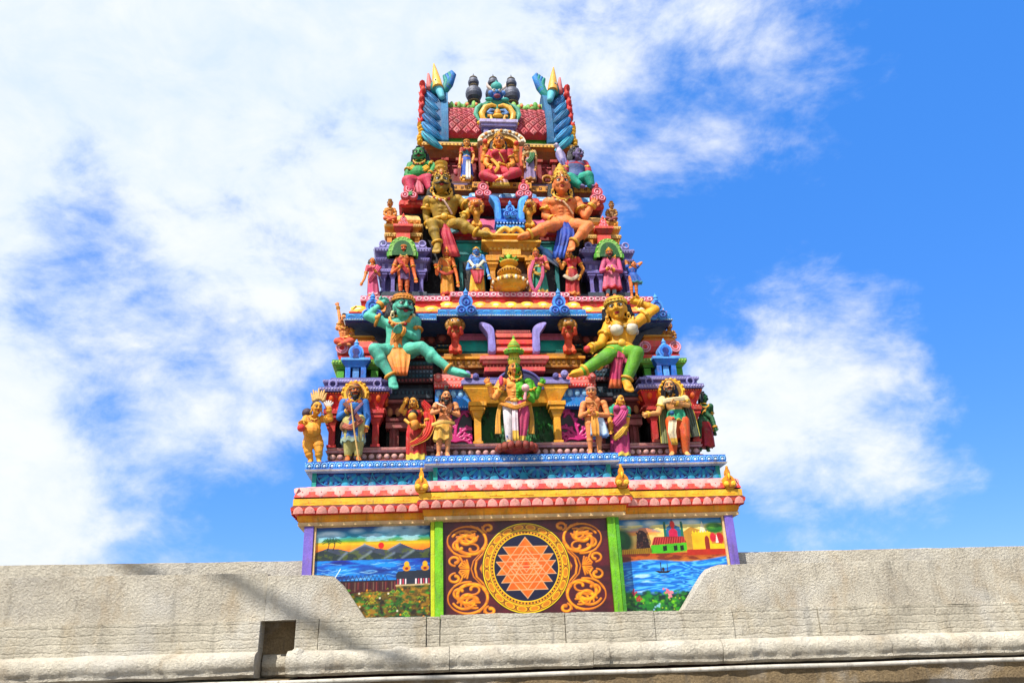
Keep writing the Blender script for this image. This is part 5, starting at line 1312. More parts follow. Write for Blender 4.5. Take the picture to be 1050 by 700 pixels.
        for q in (-1, 1):
            mb.ell(s.hp(q*.16, .98, -.22), s.hw*.12, m, None, 8, 6); mb.ell(s.hp(q*.46, .66, -.2), (s.hw*.3, s.hd*.25, s.hh*.22), m, A, 10, 8)
            mb.ell(s.hp(q*1.0, -.05, -.05), (s.hw*.14, s.hd*.24, s.hh*.26), m, A, 10, 8); mb.ell(s.hp(q*1.0, 0, -.36), (s.hw*.12, s.hd*.13, s.hh*.16), m, A, 8, 6)
            mb.cap(s.hp(q*.18, .88, .26), s.hp(q*.62, .66, .24), s.hw*.12, s.hw*.10, m, 8)
        ra = (.046, .034, .023)
        arms = arms if arms is not None else [('sl', 'el', 'hl'), ('sr', 'er', 'hr')]
        s.armlist = arms
        for i, (a, b, c) in enumerate(arms):
            s.limb(mb, m, (a, b, c), ra, limbk)
            o = open_[i % 2]
            if hands[i % 2]: s.hand(mb, m, J[b] if isinstance(b, str) else b, J[c] if isinstance(c, str) else c, o, .5, 1 if i % 2 else -1)
            mb.ell(s.P(J[a] if isinstance(a, str) else a), .047*u*limbk, m, None, 12, 8)
        if legs:
            for a, b, c, d in (('ql', 'kl', 'al', 'tl'), ('qr', 'kr', 'ar', 'tr')):
                s.limb(mb, m, (a, b, c), (.066, .047, .029), limbk)
                K_ = s.P(J[b]); A_ = s.P(J[c]); mb.ell(K_.lerp(A_, .3)+Vector((0, .012*u, 0)), (.045*u*limbk, .045*u*limbk, .06*u), m, None, 12, 8)
                s.foot(mb, m, J[c], J[d])
        if extra: extra(mb, m)
        s.done(mb, 'body', remesh=vox*u, smooth_it=1)
        s.sdv, s.spv, s.frv = sd_, sp, fr
        return s
    def floor(s, z, sink=.004):
        d = z-sink-min(v.co.z+s.org.z for c in COL.objects if c.parent is s.root and c.type == 'MESH' for v in c.data.vertices)
        s.root.location.z += d
        if abs(d) > .03: print('FLOOR', s.root.name, s.root['label'][:40], round(d/s.S, 1), 'px')
        return s
    # ---- face and head-dress
    def face(s, moustache=None, beard=None, brow=DARKC, lip=LIP, mark=None, eyek=1.0, stern=0):
        A = s.hf; eyek *= .84
        for q in (-1, 1):
            mb = s.mb(); mb.ell(s.hp(q*.42, .80, .08), (s.hw*.25*eyek, s.hd*.13, s.hh*.125*eyek), WHT, A, 12, 8)
            mb.ell(s.hp(q*.40, .90, .07), (s.hw*.12*eyek, s.hd*.07, s.hh*.105*eyek), DARKC, A, 10, 6)
            mb.tube([s.hp(q*.14, .93, .08), s.hp(q*.28, .955, .19*eyek), s.hp(q*.5, .92, .21*eyek), s.hp(q*.72, .76, .10)], s.hw*.045, DARKC, 6); s.done(mb, 'eye')
        mb = s.mb()
        for q in (-1, 1): mb.tube([s.hp(q*.12, .98, .30-.1*stern), s.hp(q*.34, .965, .40), s.hp(q*.6, .82, .40+.05*stern), s.hp(q*.82, .58, .30+.06*stern)], [s.hw*.04, s.hw*.055, s.hw*.05, s.hw*.025], brow, 6)
        s.done(mb, 'eyebrows')
        mb = s.mb(); mb.ell(s.hp(0, .86, -.47), (s.hw*.30, s.hd*.10, s.hh*.055), lip, A, 12, 6); mb.ell(s.hp(0, .85, -.56), (s.hw*.23, s.hd*.11, s.hh*.06), lip, A, 12, 6); s.done(mb, 'lips')
        if moustache:
            mb = s.mb()
            for q in (-1, 1): mb.tube([s.hp(0, .98, -.33), s.hp(q*.25, .97, -.38), s.hp(q*.52, .84, -.42), s.hp(q*.78, .70, -.34), s.hp(q*.92, .6, -.18)], [s.hw*.07, s.hw*.12, s.hw*.11, s.hw*.07, s.hw*.02], paint(moustache), 8)
            s.done(mb, 'moustache')
        if beard:
            mb = s.mb(); m = paint(beard); rnd = random.Random(4)
            mb.ell(s.hp(0, .42, -.98), (s.hw*.62, s.hd*.55, s.hh*.42), m, A); mb.ell(s.hp(0, .45, -1.3), (s.hw*.4, s.hd*.4, s.hh*.36), m, A)
            for q in (-1, 1): mb.cap(s.hp(q*.88, .2, -.05), s.hp(q*.62, .5, -.75), s.hw*.14, s.hw*.24, m, 8)
            for k in range(14): x = rnd.uniform(-.5, .5); mb.cap(s.hp(x, .85-abs(x)*.5, -.8), s.hp(x*.7, .78-abs(x)*.3, -1.5+abs(x)*.4), s.hw*.08, s.hw*.05, m, 6)
            s.done(mb, 'beard')
        if mark:
            mb = s.mb(); mb.ell(s.hp(0, .93, .5), (s.hw*.07, s.hd*.06, s.hh*.13), paint(mark), A, 8, 6); s.done(mb, 'forehead_mark')
        return s
    def hair(s, col='#141216', long=0, bun=None, curls=False, cap=1.0):
        mb = s.mb(); m = paint(col, .4); A = s.hf
        mb.ell(s.hp(0, -.32, .30), (s.hw*1.10*cap, s.hd*.98, s.hh*.86), m, A, 18, 12)
        if long:
            for q in (-1, 1):
                for k in range(5):
                    a = .70+.14*k; mb.tube([s.hp(q*a, -.25-.12*k, .35), s.hp(q*(a+.14), -.3-.12*k, -.4), s.hp(q*(a+.3), -.35-.1*k, -.4-long*.6), s.hp(q*(a+.22), -.25-.1*k, -.4-long)], [s.hw*.26, s.hw*.27, s.hw*.24, s.hw*.1], m, 8)
        if curls:
            rnd = random.Random(2)
            for k in range(46):
                a = rnd.uniform(-1.0, PI+1.0); b = rnd.uniform(-.9, .1); mb.ell(s.hp(1.08*math.cos(a), b, .2+1.0*math.sin(a)), s.hw*.22, m, None, 8, 6)
        if bun: mb.ell(s.hp(bun[0], -.5, bun[1]), s.hw*bun[2], m, None, 12, 8)
        s.done(mb, 'hair'); return s
    def crown(s, kind='tall', h=1.3, col=None, col2=None, k=1.0):
        m = paint(col) if col else gold('#cf9a2a'); m2 = paint(col2) if col2 else gold('#a8701a'); mb = s.mb(); c = s.hp(0, -.12, .42); ax = s.hf[2]; w = s.hw*k; H = s.hh*h
        if kind == 'tall': prof = [(1.06, 0), (1.14, .06), (1.14, .16), (.95, .2), (1.0, .34), (.86, .42), (.82, .46), (.86, .6), (.66, .68), (.62, .72), (.62, .82), (.42, .9), (.3, .96), (.3, 1.04), (.16, 1.12), (.03, 1.2)]
        elif kind == 'pot': prof = [(1.0, 0), (1.06, .12), (.9, .2), (.95, .3), (.62, .42), (.55, .5), (.72, .62), (.78, .74), (.55, .8), (.7, .88), (.78, .98), (.5, 1.06), (.1, 1.1)]
        else: prof = [(1.08, 0), (1.16, .1), (1.12, .3), (.9, .5), (.6, .72), (.3, .9), (.1, 1.0)]
        mb.lathe(c, [(r*w, z*H) for r, z in prof], m, 20, ax)
        nb = 12
        for j in range(nb):
            a = 2*PI*j/nb; o = s.hf[0]*math.cos(a)+s.hf[1]*math.sin(a)
            mb.ell(c+o*w*1.13+ax*H*.1, w*.13, m2, None, 8, 5); mb.ell(c+o*w*.98+ax*H*.30, w*.10, m2, None, 8, 5)
            if kind != 'small' and j % 2 == 0: mb.ell(c+o*w*.80+ax*H*.58, w*.11, m2, None, 8, 5)
        mb.ell(c+s.hf[1]*w*1.06+ax*H*.2, (w*.3, w*.14, H*.2), m2, s.hf, 10, 6)
        s.done(mb, 'crown'); return s
    def turban(s, cols, k=1.0):
        mb = s.mb()
        for i in range(6):
            c = s.hp(0, -.15-.05*i, .42+.15*i); R = s.hw*(1.12-.05*i-.02*i*i)*k; ax = (s.hf[2]+s.hf[0]*(.25 if i % 2 else -.2)).normalized(); a = s.hf[1].cross(ax).normalized(); b = ax.cross(a)
            mb.tube([c+a*R*math.cos(t)+b*R*1.1*math.sin(t) for t in [2*PI*q/22 for q in range(22)]], s.hw*.21, paint(cols[i % len(cols)]), 8, closed=True)
        mb.ell(s.hp(0, -.2, .9), (s.hw*.9, s.hd*.9, s.hh*.5), paint(cols[0]), s.hf)
        s.done(mb, 'turban'); return s
    def headband(s, col='#cf9a2a', k=1.0, up_=.5):
        mb = s.mb(); c = s.hp(0, -.15, up_); a, b = s.hf[0], s.hf[1]; m = paint(col)
        for dz, r in ((0, .14), (.2, .12), (.36, .09)):
            mb.tube([c+s.hf[2]*s.hh*dz+a*s.hw*1.1*k*(1-dz*.35)*math.cos(t)+b*s.hd*1.06*k*(1-dz*.35)*math.sin(t) for t in [2*PI*q/24 for q in range(24)]], s.hw*r, m, 8, closed=True)
        for q in range(11): t = PI*(q+.5)/11; mb.ell(c+a*s.hw*1.14*k*math.cos(t)+b*s.hd*1.1*k*math.sin(t)+s.hf[2]*s.hh*.12, s.hw*.14, gold('#a8701a'), None, 8, 5)
        s.done(mb, 'headband'); return s
    def earrings(s, col='#d3a233'):
        for q in (-1, 1):
            mb = s.mb(); mb.ell(s.hp(q*1.1, .05, -.55), s.hw*.2, gold(col), None, 10, 7); mb.tube([s.hp(q*1.1+.18*math.cos(t), .05, -.78+.16*math.sin(t)) for t in [2*PI*k/12 for k in range(12)]], s.hw*.07, gold(col), 6, closed=True); s.done(mb, 'earring')
        return s
    # ---- ornaments and clothes
    def ring(s, mb, p, ax, R, r, m, sq=1.0, n=20):
        ax = Vector(ax).normalized(); ref = s.sdv if abs(s.sdv.dot(ax)) < .9 else Vector((0, 0, 1)); a = (ref-ax*ref.dot(ax)).normalized(); b = ax.cross(a)
        mb.tube([p+a*R*math.cos(t)+b*R*sq*math.sin(t) for t in [2*PI*k/n for k in range(n)]], r, m, 7, closed=True)
    def jewels(s, neck=True, arm=True, wrist=True, ankle=False, belt=True, col='#d3a233', thread=None):
        g = gold(col); u = s.u; J = s.J; lk = s.limbk
        gp = lambda q: s.P(J[q]) if isinstance(q, str) else s.P(q)
        if neck:
            mb = s.mb(); n = s.P(J['neck']); c = s.P(J['chest'])
            s.ring(mb, n.lerp(s.P(J['sho']), .5)+s.frv*.012*u, s.spv, .050*u, .010*u, g)
            pts = [n.lerp(s.P(J['sho']), .8)+s.sdv*(.072*u*math.cos(t))+s.frv*(.070*u+.016*u*(math.sin(t)))-s.spv*(.062*u*math.sin(t)) for t in [PI*k/14 for k in range(15)]]
            mb.tube(pts, .011*u, g, 7)
            for k in range(2, 13, 2): mb.ell(pts[k]-s.spv*.014*u, .013*u, paint('#a8242a') if k % 4 == 0 else g, None, 8, 5)
            s.done(mb, 'necklace')
        for a, b, c in s.armlist:
            A, B, C = gp(a), gp(b), gp(c)
            if arm: mb = s.mb(); s.ring(mb, A.lerp(B, .5), B-A, .046*u*lk, .011*u, g); mb.ell(A.lerp(B, .5)+s.frv*.046*u*lk, .017*u, g, None, 8, 6); s.done(mb, 'armlet')
            if wrist:
                mb = s.mb()
                for t in (.74, .82): s.ring(mb, B.lerp(C, t), C-B, .031*u*lk, .009*u, g)
                s.done(mb, 'bracelet')
        if ankle:
            for a, b in (('kl', 'al'), ('kr', 'ar')): mb = s.mb(); s.ring(mb, gp(a).lerp(gp(b), .9), gp(b)-gp(a), .038*u*lk, .011*u, g); s.done(mb, 'anklet')
        if belt:
            mb = s.mb(); p = s.P(J['waist']).lerp(s.P(J['pel']), .45)
            s.ring(mb, p, s.spv, .096*u*s.wd[2], .014*u, g, .80, 24); mb.ell(p+s.frv*.08*u*s.wd[2], (.03*u, .02*u, .03*u), g); s.done(mb, 'belt')
        if thread:
            mb = s.mb(); a = s.P(J['sl'])+s.frv*.03*u; c = s.P(J['chest'])+s.frv*.088*u; e = s.P(J['waist'])+s.sdv*.06*u*s.wd[1]+s.frv*.058*u
            mb.tube([a+s.spv*.03*u, a.lerp(c, .5)+s.frv*.025*u, c, c.lerp(e, .5)+s.frv*.01*u, e], .009*u, paint(thread), 6); s.done(mb, 'sacred_thread')
        return s
    def skirt(s, name, top, bot, r0, r1, col, trim=None, folds=9, flat=.78, amp=.09, rm=None, n=72, trimk=.06, split=None):
        """cloth from the waist to the hem with pleats; radii in figure heights"""
        u = s.u; a = s.P(s.J[top] if isinstance(top, str) else top); b = s.P(s.J[bot] if isinstance(bot, str) else bot); m = paint(col) if isinstance(col, str) else col; rm = rm or max(r0*1.12, (r0+r1)/2)
        mt = paint(trim) if trim else m; R = []; mats = []; K_ = 14
        for j in range(K_+1):
            t = j/K_; c = a.lerp(b, t); r = (lerp(r0, rm, t/.3) if t < .3 else lerp(rm, r1, (t-.3)/.7))*u
            am = amp*min(1, t*1.6)
            R.append([c+Vector((r*math.cos(q)*(1+am*math.cos(folds*q+math.sin(3*q)+t*.8)), r*flat*math.sin(q)*(1+am*1.3*math.cos(folds*q+1.2*math.sin(2*q)+t*.6)), .012*u*math.cos(folds*q)*t)) for q in [2*PI*i/n for i in range(n)]])
            if j: mats.append(mt if t > 1-trimk else m)
        mb = s.mb(); mb.loft(R, m, True, True, mats); s.done(mb, name); return s
    def sash(s, name, pts, w, col, flat=.32, up=None, trim=None):
        mb = s.mb(); P_ = [s.P(p) for p in pts]; Q = []
        for i in range(len(P_)-1):
            for t in (0, .25, .5, .75):
                p0, p1, p2, p3 = P_[max(0, i-1)], P_[i], P_[i+1], P_[min(len(P_)-1, i+2)]
                Q.append(.5*((2*p1)+(p2-p0)*t+(2*p0-5*p1+4*p2-p3)*t*t+(3*p1-p0-3*p2+p3)*t**3))
        Q.append(P_[-1]); W = w if isinstance(w, (list, tuple)) else [w]*len(pts)
        rad = [np.interp(i/(len(Q)-1), np.linspace(0, 1, len(W)), W)*s.S for i in range(len(Q))]
        mb.tube(Q, [float(r) for r in rad], paint(col), 10, flat*.5, up or Vector((0, -1, 0)))
        for sg in (-.5, .0, .5): mb.tube([p+(Q[min(i+1, len(Q)-1)]-Q[max(i-1, 0)]).normalized().cross(Vector((0, -1, 0)))*rad[i]*sg+Vector((0, -rad[i]*flat*.42, 0)) for i, p in enumerate(Q)], [float(r)*.16 for r in rad], paint(col), 6)
        if trim:
            for sg in (-1, 1):
                E = []
                for i, p in enumerate(Q):
                    d = (Q[min(i+1, len(Q)-1)]-Q[max(i-1, 0)]).normalized(); sd_ = d.cross(Vector((0, -1, 0))); sd_ = sd_.normalized() if sd_.length > .01 else Vector((1, 0, 0)); E.append(p+sd_*rad[i]*sg*.95)
                mb.tube(E, .9*s.S*.6, paint(trim), 6)
        s.done(mb, name); return s
    def drape(s, name, pts, w, col, trim=None, folds=3):
        """hanging cloth with lengthwise pleats along px points (centre), w = half widths in px"""
        mb = s.mb(); n = len(pts); cols_ = 4*folds+1; grid = []; back = []
        P_ = []; W = []
        for i in range((n-1)*4+1):
            f = i/4; k = min(n-2, int(f)); t = f-k; a, b = pts[k], pts[k+1]; P_.append([lerp(a[q] if len(a) > q else 0, b[q] if len(b) > q else 0, t) for q in range(3)]); W.append(lerp(w[k], w[k+1], t))
        vs = []
        for i, (p, ww) in enumerate(zip(P_, W)):
            for j in range(cols_):
                q = -1+2*j/(cols_-1); dz = .28*ww/folds*1.6*math.cos(q*folds*PI)*min(1, .3+i/len(P_)); vs.append(s.P((p[0]+q*ww, p[1]+abs(q)*0, p[2]-dz+ww*.35*q*q)))
        nf = len(vs); vs += [v+Vector((0, .02*s.u, 0)) for v in vs]; R = len(P_); m = paint(col); mt = paint(trim) if trim else m
        fr_ = []; ft = []
        for i in range(R-1):
            for j in range(cols_-1):
                a = i*cols_+j; q = (a, a+1, a+cols_+1, a+cols_); (ft if i >= R-3 else fr_).append(q); fr_.append(tuple(x+nf for x in q[::-1]))
            for j in (0, cols_-1): a = i*cols_+j; q = (a, a+cols_, a+cols_+nf, a+nf); fr_.append(q)
        e = (R-1)*cols_
        for j in range(cols_-1): ft.append((e+j, e+j+1, e+j+1+nf, e+j+nf)); fr_.append((j, j+1, j+1+nf, j+nf))
        mb.add(vs, fr_, m, True); mb.add(vs, ft, mt, True); s.done(mb, name); return s
    def blouse(s, name, col, k=1.12, rings=('waist', 'chest', 'sho'), sleeves=.55, bust=False, coat=None):
        mb = s.mb(); m = paint(col) if isinstance(col, str) else col; s.torso(mb, m, k, list(rings)); u = s.u
        for a, b, c in (s.armlist if sleeves else []):
            A = s.P(s.J[a] if isinstance(a, str) else a); B = s.P(s.J[b] if isinstance(b, str) else b); C = s.P(s.J[c] if isinstance(c, str) else c)
            t = min(1, sleeves); mb.cap(A, A.lerp(B, t), .056*u*s.limbk, .046*u*s.limbk, m, 12)
            if sleeves > 1: mb.cap(B, B.lerp(C, (sleeves-1)), .046*u*s.limbk, .034*u*s.limbk, m, 12)
        if bust:
            for q in (-1, 1): mb.ell(s.P(s.J['chest'])+s.sdv*q*.05*u*s.wd[0]+s.frv*.064*u+s.spv*.012*u, .054*u, m)
        s.done(mb, name, remesh=.0075*u, smooth_it=2); return s
    def trousers(s, name, col, k=1.16, to=.96, hem=None):
        mb = s.mb(); m = paint(col) if isinstance(col, str) else col; u = s.u
        for a, b, c in (('ql', 'kl', 'al'), ('qr', 'kr', 'ar')):
            A, B, C = s.P(s.J[a]), s.P(s.J[b]), s.P(s.J[c]); e = B.lerp(C, to)
            mb.cap(A, B, .072*u*s.limbk*k/1.1, .052*u*s.limbk*k, m, 12); mb.cap(B, e, .052*u*s.limbk*k, .036*u*s.limbk*k, m, 12)
            for t in (.15, .35, .55, .75): mb.ell(B.lerp(e, t), (.05*u*k*s.limbk*(1-.25*t), .05*u*k*s.limbk*(1-.25*t), .02*u), m, None, 12, 6)
        mb.ell(s.P(s.J['pel']), (.11*u*s.wd[2], .088*u*s.wd[2], .07*u), m)
        s.done(mb, name, remesh=.0075*u, smooth_it=2); return s
    def ball(s, name, p, r, col, sq=(1, 1, 1)):
        mb = s.mb(); mb.ell(s.P(p), (r*s.S*sq[0], r*s.S*sq[1], r*s.S*sq[2]), paint(col)); s.done(mb, name); return s
    def bar(s, name, pts, r, col):
        mb = s.mb(); mb.tube([s.P(p) for p in pts], [x*s.S for x in r] if isinstance(r, (list, tuple)) else r*s.S, paint(col), 8); s.done(mb, name); return s
# ------------------------------------------------------------------ lower tier, standing figures
Z1, Z1C = 5.222, 5.222
def F_(label, base, Y, H, skin, **k): return Fig('statue', label, base, Y, H, skin, **k)
# plump corner dwarf
f = F_('plump yellow dwarf statue holding a red ball at the far left corner', (323, 473), .30, 70, '#dc9a34')
f.stand(323, 405, 473, head=(325, 417, -6), neck=(323, 424, -2), sho=(322, 427, 0), chest=(321, 433, 0), waist=(320, 441, 0), pel=(321, 449, 2), sl=(314, 428, -1), sr=(331, 428, 1), el=(309, 437, -8), er=(339, 428, -4), hl=(309, 431, -14), hr=(337, 417, -8),
        ql=(316, 452, 1), qr=(326, 452, 1), kl=(316, 461, -2), kr=(327, 461, -2), al=(319, 470, 0), ar=(327, 470, 0), tl=(317, 472.5, -6), tr=(328, 472.5, -6))
f.body('m', yaw=25, tilt=4, w=(1.2, 1.5, 1.45), fat=1.35, headk=1.25, limbk=1.35, open_=(False, True)).face(moustache=None, brow=DARKC).hair('#2a1a1e', 0, (0, 1.0, .5)).jewels(belt=False, thread='#c89a5a').earrings()
f.ball('ball', (309, 437, -14), 4.2, '#c4302c')
f.ball('hair_roll', (315, 422, 3), 5.5, '#4a3440')
mb = f.mb()
for k in range(7): a = -.9+.3*k; mb.cap(f.P((327+6*math.sin(a), 412-5*math.cos(a), 3)), f.P((327+10*math.sin(a), 410-(11+2*(k % 2))*math.cos(a*.8), 3)), .045, .012, paint('#d8b070'), 8)
f.done(mb, 'flame_crest'); mb = f.mb()
for k in range(5): a = -.7+.36*k; mb.cap(f.P((337, 417, -7)), f.P((337+6.5*math.sin(a), 417-7.5*math.cos(a), -7)), .03, .016, paint('#cfc4b8'), 8)
f.done(mb, 'white_fingers'); f.floor(Z1)
# guard in blue
f = F_('bearded guard statue in blue tunic and turban leaning on a thin staff', (361, 473), .30, 82, '#b8662e')
f.stand(362, 391, 473, lean=.03, head=(364, 401, -5), sl=(352.5, 413, 0), sr=(374, 413, 0), el=(348, 428, 0), hl=(358, 420, -9), er=(377, 429, 1), hr=(375, 441, -3))
f.body('m', yaw=12, tilt=4, headk=1.0, limbk=1.02).face(moustache='#1a1412', beard='#1e1714', mark='#c8302a', stern=.5)
f.blouse('tunic', '#2f6fb4', 1.16, ('pel', 'waist', 'chest', 'sho'), 1.75).skirt('tunic_skirt', 'waist', (362, 454, 0), .10, .155, '#2f6ab0', '#8fa294', 10, .75, .07, trimk=.10)
f.trousers('trousers', '#b3a868', 1.45, .80).turban(['#9a6424', '#b58a34', '#6a3a5a']).earrings()
f.sash('shoulder_belt', [(353, 413, -9), (361, 421, -11), (369, 431, -11)], 2.6, '#8a4a38').sash('waist_sash', [(352, 436, -8), (360, 438, -11), (371, 430, -8)], 3.4, '#a8624a', .5).sash('shawl', [(352, 433, -8), (350, 438, -8), (353, 442, -6)], 1.8, '#8a6a4a', .5)
f.sash('shoulder_belt', [(372, 413, -9), (365, 421, -12), (358, 431, -11)], 1.8, '#7a5a7a')
f.bar('staff', [(360, 413, -14), (363, 440, -16), (368, 472, -13)], .9, '#c8a468').jewels(neck=True, arm=False, belt=False, ankle=True).floor(Z1)
# woman with child
f = F_('woman statue in red sari carrying a child in her arms', (428, 465), .32, 70, '#d4953a')
f.stand(427, 397, 465, lean=-.04, head=(424, 405, -6), neck=(426, 411, -2), sho=(428, 415, 0), sl=(419, 416, 0), sr=(437, 417, 0), el=(411, 413, -4), hl=(417, 402, -7), er=(439, 429, -2), hr=(427, 428, -11))
f.body('f', yaw=-18, tilt=6, w=(1, 1, 1.15)).face(mark='#a8242a').hair('#171316', .4, (.9, .3, .6)).jewels(belt=False).earrings()
f.blouse('blouse', '#b83228', 1.12, ('waist', 'chest', 'sho'), .35, True).skirt('sari', 'waist', (427, 464, 0), .10, .15, '#b52a26', '#d8b84a', 9, .8, .09, .14, trimk=.1)
f.sash('sari_end', [(437, 413, -2), (441, 423, -2), (437, 437, -8), (428, 444, -11), (421, 447, -10)], [4, 6, 5, 3, 2], '#c83a22', .4, None, '#d8a83a').sash('veil', [(433, 404, 3), (440, 413, 4), (443, 428, 3)], [3, 5, 4], '#c03024', .5)
f.ball('child_head', (423, 419, -14), 4.6, '#d8a040').ball('child_hair', (424, 416.5, -11), 5, '#1a1416').ball('child_body', (425, 427, -13), 5, '#d29038', (1, 1, 1.2)).bar('child_arm', [(420, 426, -17), (415, 422, -15)], 1.7, '#d8a040').floor(Z1)
# sage
f = F_('bearded sage statue with topknot and yellow loincloth beside the woman with a child', (453, 466), .02, 76, '#cf8a58')
f.stand(454, 395, 466, lean=.05, head=(457.5, 404, -5), sl=(447, 413, 0), sr=(467, 413, 0), el=(443, 421, -3), hl=(456, 417, -11), er=(470, 423, -3), hr=(459, 418.5, -11))
f.body('m', yaw=8, tilt=6, limbk=1.0).face(moustache='#2a211c', beard='#2e2620', mark='#d8d0c0').hair('#2a2320', .5).jewels(neck=True, arm=True, wrist=True, belt=False, col='#7a4a2a', thread='#d8cfb8')
mb = f.mb(); c = f.hp(0, -.2, 1.05); mb.lathe(c, [(f.hw*.7, 0), (f.hw*.75, f.hh*.15), (f.hw*.4, f.hh*.3), (f.hw*.5, f.hh*.5), (f.hw*.45, f.hh*.8), (f.hw*.1, f.hh)], paint('#3a2a22'), 12, f.hf[2]); f.done(mb, 'topknot')
f.skirt('loincloth', (454.5, 431, 0), (453.5, 449, 0), .105, .135, '#d8a84a', None, 7, .8, .12).sash('waist_cloth', [(443, 433, -4), (454, 430, -12), (466, 431, -4)], 1.9, '#d8b060', .8).floor(Z1C)
# two-natured four-armed deity
f = F_('four-armed deity statue, half orange and half green, standing on a dark red lotus', (528, 458), -.02, 92, split_paint('#e09a50', '#5aa82a', .05))
f.stand(528, 369, 458, head=(527.5, 378.5, -6), sl=(515, 393, 0), sr=(542, 393, 0), el=(508, 409, -3), hl=(515, 399, -13), er=(546, 412, -3), hr=(539, 405, -13), chest=(528, 400, -1), waist=(528, 410, 0), pel=(528, 418, 0))
f.body('m', yaw=0, tilt=10, w=(1.0, 1.0, 1.0), arms=[('sl', 'el', 'hl'), ('sr', 'er', 'hr'), ((513, 394, 3), (505, 408, 1), (500, 392, -6)), ((544, 394, 3), (550, 408, 1), (556, 392, -6))], open_=(True, True), extra=lambda mb, m: mb.ell(f.P((536, 400, -8)), .048*f.u, m))
f.face(mark='#b8302a').hair('#1c1618', 1.3).earrings().jewels(ankle=True)
mb = f.mb(); g = gold('#b9a83a'); g2_ = paint('#5f9a2a'); c = f.hp(0, -.1, .5); ax = f.hf[2]; w_ = f.hw
mb.lathe(c, [(w_*1.05, 0), (w_*1.15, .05), (w_*1.1, .13), (w_*.8, .2), (w_*1.0, .2), (w_*1.75, .2), (w_*1.9, .25), (w_*1.7, .29), (w_*.8, .32)], g, 22, ax, mats=[g, g, g, g, g2_, g2_, g2_, g2_])
mb.lathe(c+ax*.3, [(w_*.8, 0), (w_*1.15, .02), (w_*1.2, .06), (w_*.95, .09), (w_*.9, .11), (w_*.6, .14), (w_*.4, .17), (w_*.3, .19), (w_*.24, .22), (w_*.03, .27)], g, 20, ax, mats=[g2_, g, g2_, g, g2_, g, g, g2_, g2_])
for q in range(14): t = 2*PI*q/14; o = f.hf[0]*math.cos(t)+f.hf[1]*math.sin(t); mb.ell(c+ax*.26+o*w_*1.85, w_*.16, g, None, 8, 5); mb.ell(c+ax*.09+o*w_*1.14, w_*.15, g2_, None, 8, 5)
f.done(mb, 'crown')
mb = f.mb(); m = paint('#d3cdd2'); u = f.u
for t0, t1 in ((0, 1),):
    A, B, C = f.P((522, 418, 0)), f.P((522, 434, -2)), f.P((522.5, 452, 0)); mb.cap(A, B, .078*u, .062*u, m, 14); mb.cap(B, C, .062*u, .045*u, m, 14)
f.done(mb, 'trouser_leg')
mb = f.mb()
rnd = random.Random(8)
for k in range(16):
    t = rnd.random(); a = rnd.uniform(-.9, .9); A, C = f.P((522, 420, 0)), f.P((522.5, 450, 0)); p = A.lerp(C, t)+Vector((math.sin(a)*.064*u, -math.cos(a)*.064*u*(1.12-.2*t)-.004, 0)); mb.ell(p, (.010*u, .006*u, .014*u), paint('#4a6fb0' if k % 2 else '#c8853a'), None, 8, 5)
f.done(mb, 'printed_flowers')
f.drape('sari', [(534, 411, -7), (535, 425, -9), (534, 440, -8), (533, 456, -7)], [6, 8.5, 7.5, 5], '#b8406a', '#d8b04a', 3)
f.drape('hanging_cloth', [(528, 413, -11), (528, 430, -12), (529, 455, -11)], [2.4, 3, 3.2], '#d8c6cc', '#d8b04a', 2)
for q in (-1, 1): f.sash('side_tassel', [(528+q*14, 412, 1), (528+q*17, 428, 1), (528+q*17, 446, 0)], [2, 2.6, 3.6], '#d09a3a', .6)
f.sash('waist_sash', [(513, 414, -3), (522, 417, -10), (529, 419, -12), (537, 416, -10), (544, 413, -3)], 2.6, '#c98a2a', .7)
f.ball('held_bud', (514, 392, -15), 3.0, '#c83a5a', (.8, .8, 1.9)).ball('held_flower', (539, 399, -15), 4.2, '#d8a8a8').bar('lotus_stem', [(539, 403, -15), (538, 411, -14)], 1.6, '#d89aa0')
mb = f.mb(); lot = paint('#7a2320'); c = f.P((530, 461, -6)); mb.lathe(c+Vector((0, 0, -.12)), [(.10, 0), (.28, .05), (.36, .12), (.34, .17), (.2, .2)], lot, 24, mats=[lot, lot, paint('#4a1a1c'), paint('#2a2022')])
for q in range(16): t = 2*PI*q/16; mb.ell(c+Vector((.33*math.cos(t), .33*math.sin(t), -.02)), (.07, .07, .08), paint('#8a3a2c'), None, 8, 5)
f.done(mb, 'lotus_base', label='dark red lotus pedestal'); f.floor(Z1C)
# devotee in white
f = F_('bare-chested devotee statue in short pale blue dhoti with arms folded', (609, 463), .02, 76, '#d88a52')
f.stand(610, 389, 463, lean=-.05, head=(606, 399.5, -5), sl=(598, 412, 0), sr=(619, 411, 0), el=(595, 424, -2), hl=(607, 418, -11), er=(623, 423, -2), hr=(608, 421.5, -12))
f.body('m', yaw=-12, tilt=6, limbk=1.0).face(mark='#d8d2c8').headband('#c8a0a0', .96, .42).jewels(neck=False, arm=False, wrist=True, belt=False, thread='#d8a060')
mb = f.mb(); f.ring(mb, f.P(f.J['neck']).lerp(f.P(f.J['chest']), .5)+f.frv*.02*f.u, f.spv+f.frv*.8, .058*f.u, .008*f.u, paint('#3a2420')); f.done(mb, 'bead_string')
f.skirt('dhoti', (611, 427, 0), (613, 445, 0), .105, .145, '#c4d4e4', '#7f9fc8', 8, .8, .09).drape('sash', [(609, 423, -11), (610, 433, -12), (611, 444, -12)], [3, 4, 3.4], '#d8973a', None, 2).floor(Z1C)
